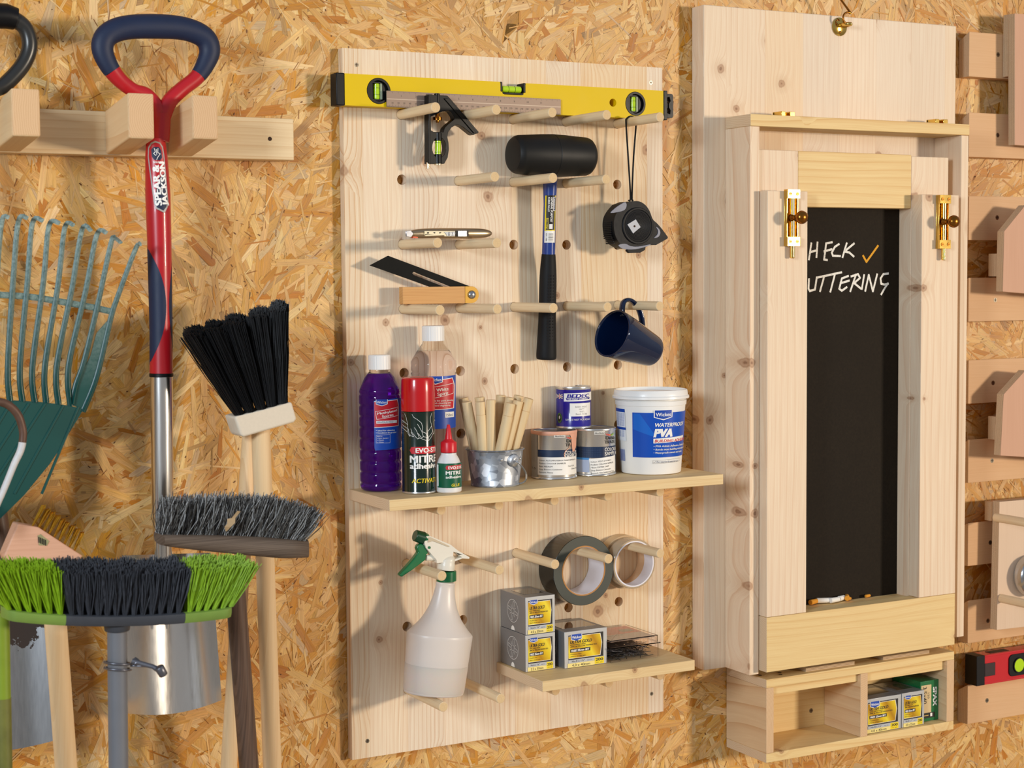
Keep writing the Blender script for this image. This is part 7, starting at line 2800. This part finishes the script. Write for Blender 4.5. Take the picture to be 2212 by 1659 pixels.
# spring clip round the tube
SPC = mat('clip_grey_metal', '#6a6a70', 0.35, metal=0.7, var=0.1)
ck = at(254, 1432, YG)
cl_ = thing('spring_clip', 'grey spring clip ring with a lever around the grey broom tube', 'clip', tuple(ck))
b = MB()
for dz1 in (0.0, -0.0075):
    b.tube([(ck.x + 0.0165 * math.cos(a_), ck.y + 0.0165 * math.sin(a_), ck.z + dz1 + 0.003 * math.cos(a_ + 2.6)) for a_ in [2 * PI * k / 28 for k in range(28)]], 0.0016, SPC, 8, closed=True)
b.build('ring', cl_, smooth=60)
b = MB()
l0, l1, l2 = at(285, 1428, YG - 0.012), at(330, 1440, YG - 0.022), at(352, 1453, YG - 0.028)
b.tube([l0, l1, l2], [(0.0035, 0.002), (0.003, 0.0022), (0.0045, 0.003)], SPC, 10, ref=(0, 1, 0))
b.tube([at(282, 1438, YG - 0.006), l1, l2], 0.0014, SPC, 8)
l3, l4 = at(343, 1440, YG - 0.028), at(354, 1459, YG - 0.028)
b.cyl(l3, l4, 0.0062, 0.0058, SPC, 16, ch=0.0008)
b.tube([at(288, 1426, YG - 0.010), at(296, 1432, YG - 0.014)], (0.005, 0.003), SPC, 10, ref=(0, 1, 0))
b.build('lever', cl_, smooth=50)

# ------------------------------------------------------------------ brass wire brush with pink wooden block
YW = -0.20
wb = thing('wire_brush', 'brass wire brush with pinkish wooden block on a pine handle, behind the green broom', 'wire brush', tuple(at(100, 1170, YW)))
PKW = wood('pinkish_beech', '#d8a688', '#c08a6a', 'X', rings=40, ringamt=0.1, streak=0.4, seed=23.0)
b = MB()
blk_ = q25([(10, 500), (85, 325), (200, 345), (330, 430), (440, 500), (300, 640), (60, 620)])
b.prism(onY(blk_, YW), lambda a, c: (a, YW - 0.012, c), lambda a, c: (a, YW + 0.018, c), PKW)
bl_ = b.build('brush_block', wb, bev=0.002)
b = MB()
st2 = onY(q25([(205, 395), (222, 388), (268, 425), (255, 450), (212, 448)]), YW - 0.0125)
b.prism(st2, lambda a, c: (a, YW - 0.0128, c), lambda a, c: (a, YW - 0.0122, c), mat('sticker_khaki', '#9a9468', 0.5, var=0.3, scale=200))
for k in range(5):
    p_ = at(*q25([(212 + k * 9, 410 + k * 4)])[0], YW - 0.0131)
    b.box(p_.x - 0.0008, p_.x + 0.0006, YW - 0.0132, YW - 0.0128, p_.z - 0.006, p_.z + 0.002, INK)
b.build('sticker', bl_)
BRW = mat('brass_wire', '#c9952c', 0.3, metal=0.9, var=0.2, scale=300)
for k in range(9):
    for j in range(3):
        b = MB()
        u = k / 8
        x0_, y0_ = 178 + 225 * u, 342 + 140 * u
        x1_, y1_ = 238 + 212 * u, 238 + 145 * u
        P0 = at(*q25([(x0_, y0_)])[0], YW - 0.006 + j * 0.009)
        P1 = at(*q25([(x1_, y1_ - j * 4)])[0], YW - 0.008 + j * 0.010)

        def bf(s, t, P0=P0):
            return (P0.x + 0.002 * (s - .5), P0.y + 0.002 * (t - .5), P0.z)

        def tf(s, t, P1=P1):
            return (P1.x + 0.006 * (s - .5), P1.y + 0.005 * (t - .5), P1.z)
        bristles(b, BRW, bf, tf, 22, 0.0004, RB, 0.0006)
        b.build('wire_tuft', wb, smooth=0)
b = MB()
h0, h1 = at(110, 1215, YW + 0.005), at(143, 1659, YW + 0.02)
dz_ = (h1 - h0) / (h0.z - h1.z)
b.tube([h0, h1, h1 + dz_ * (h1.z - FLOOR - 0.002)], 0.0150, HANDLE, 24)
b.build('handle', wb, smooth=50)

# ------------------------------------------------------------------ curved painted hoe neck
YC = -0.26
SC_ = pxm(at(40, 950, YC))
cp = cr([(-60, 858, 9), (-10, 866, 9), (18, 875, 9), (39, 897, 9), (49, 928, 8.6), (49, 951, 8.2), (44, 974, 7.8), (31, 1002, 7.4), (13, 1046, 7.2), (-3, 1083, 7), (-30, 1140, 7)], 5)
b = MB()
WPM = mat('chipped_white_paint', '#c9c6c4', 0.5, var=0.15, scale=150)
RSTP = mat('rusty_brown_metal', '#5e4436', 0.5, metal=0.3, var=0.3, scale=120)
b.tube([at(v[0], v[1], YC) for v in cp], [v[2] / SC_ for v in cp], WPM, 16, mseg=lambda t: RSTP if t < 0.52 else WPM)
solo(b, 'hoe_neck', 'curved metal tool neck, rusty brown above and white below, at the left edge', 'hoe', tuple(at(40, 930, YC)), smooth=60)

# green tube handle at the far left
YT = -0.30
b = MB()
g0, g1 = at(3, 1322, YT), at(9, 1659, YT)
dz_ = (g1 - g0) / (g0.z - g1.z)
LMT = mat('lime_tube', '#7c9022', 0.45, var=0.15)
OLV = mat('olive_tube', '#6a6a2c', 0.55, var=0.3, scale=60)
gm = g0.lerp(g1, 0.55)
b.tube([g0, gm], 0.0100, LMT, 20, m1=OLV)
b.tube([gm, g1, g1 + dz_ * (g1.z - FLOOR - 0.002)], 0.0104, OLV, 20)
solo(b, 'garden_tool_handle', 'green tube handle with olive lower part at the bottom left corner', 'handle', tuple(g0), smooth=50)
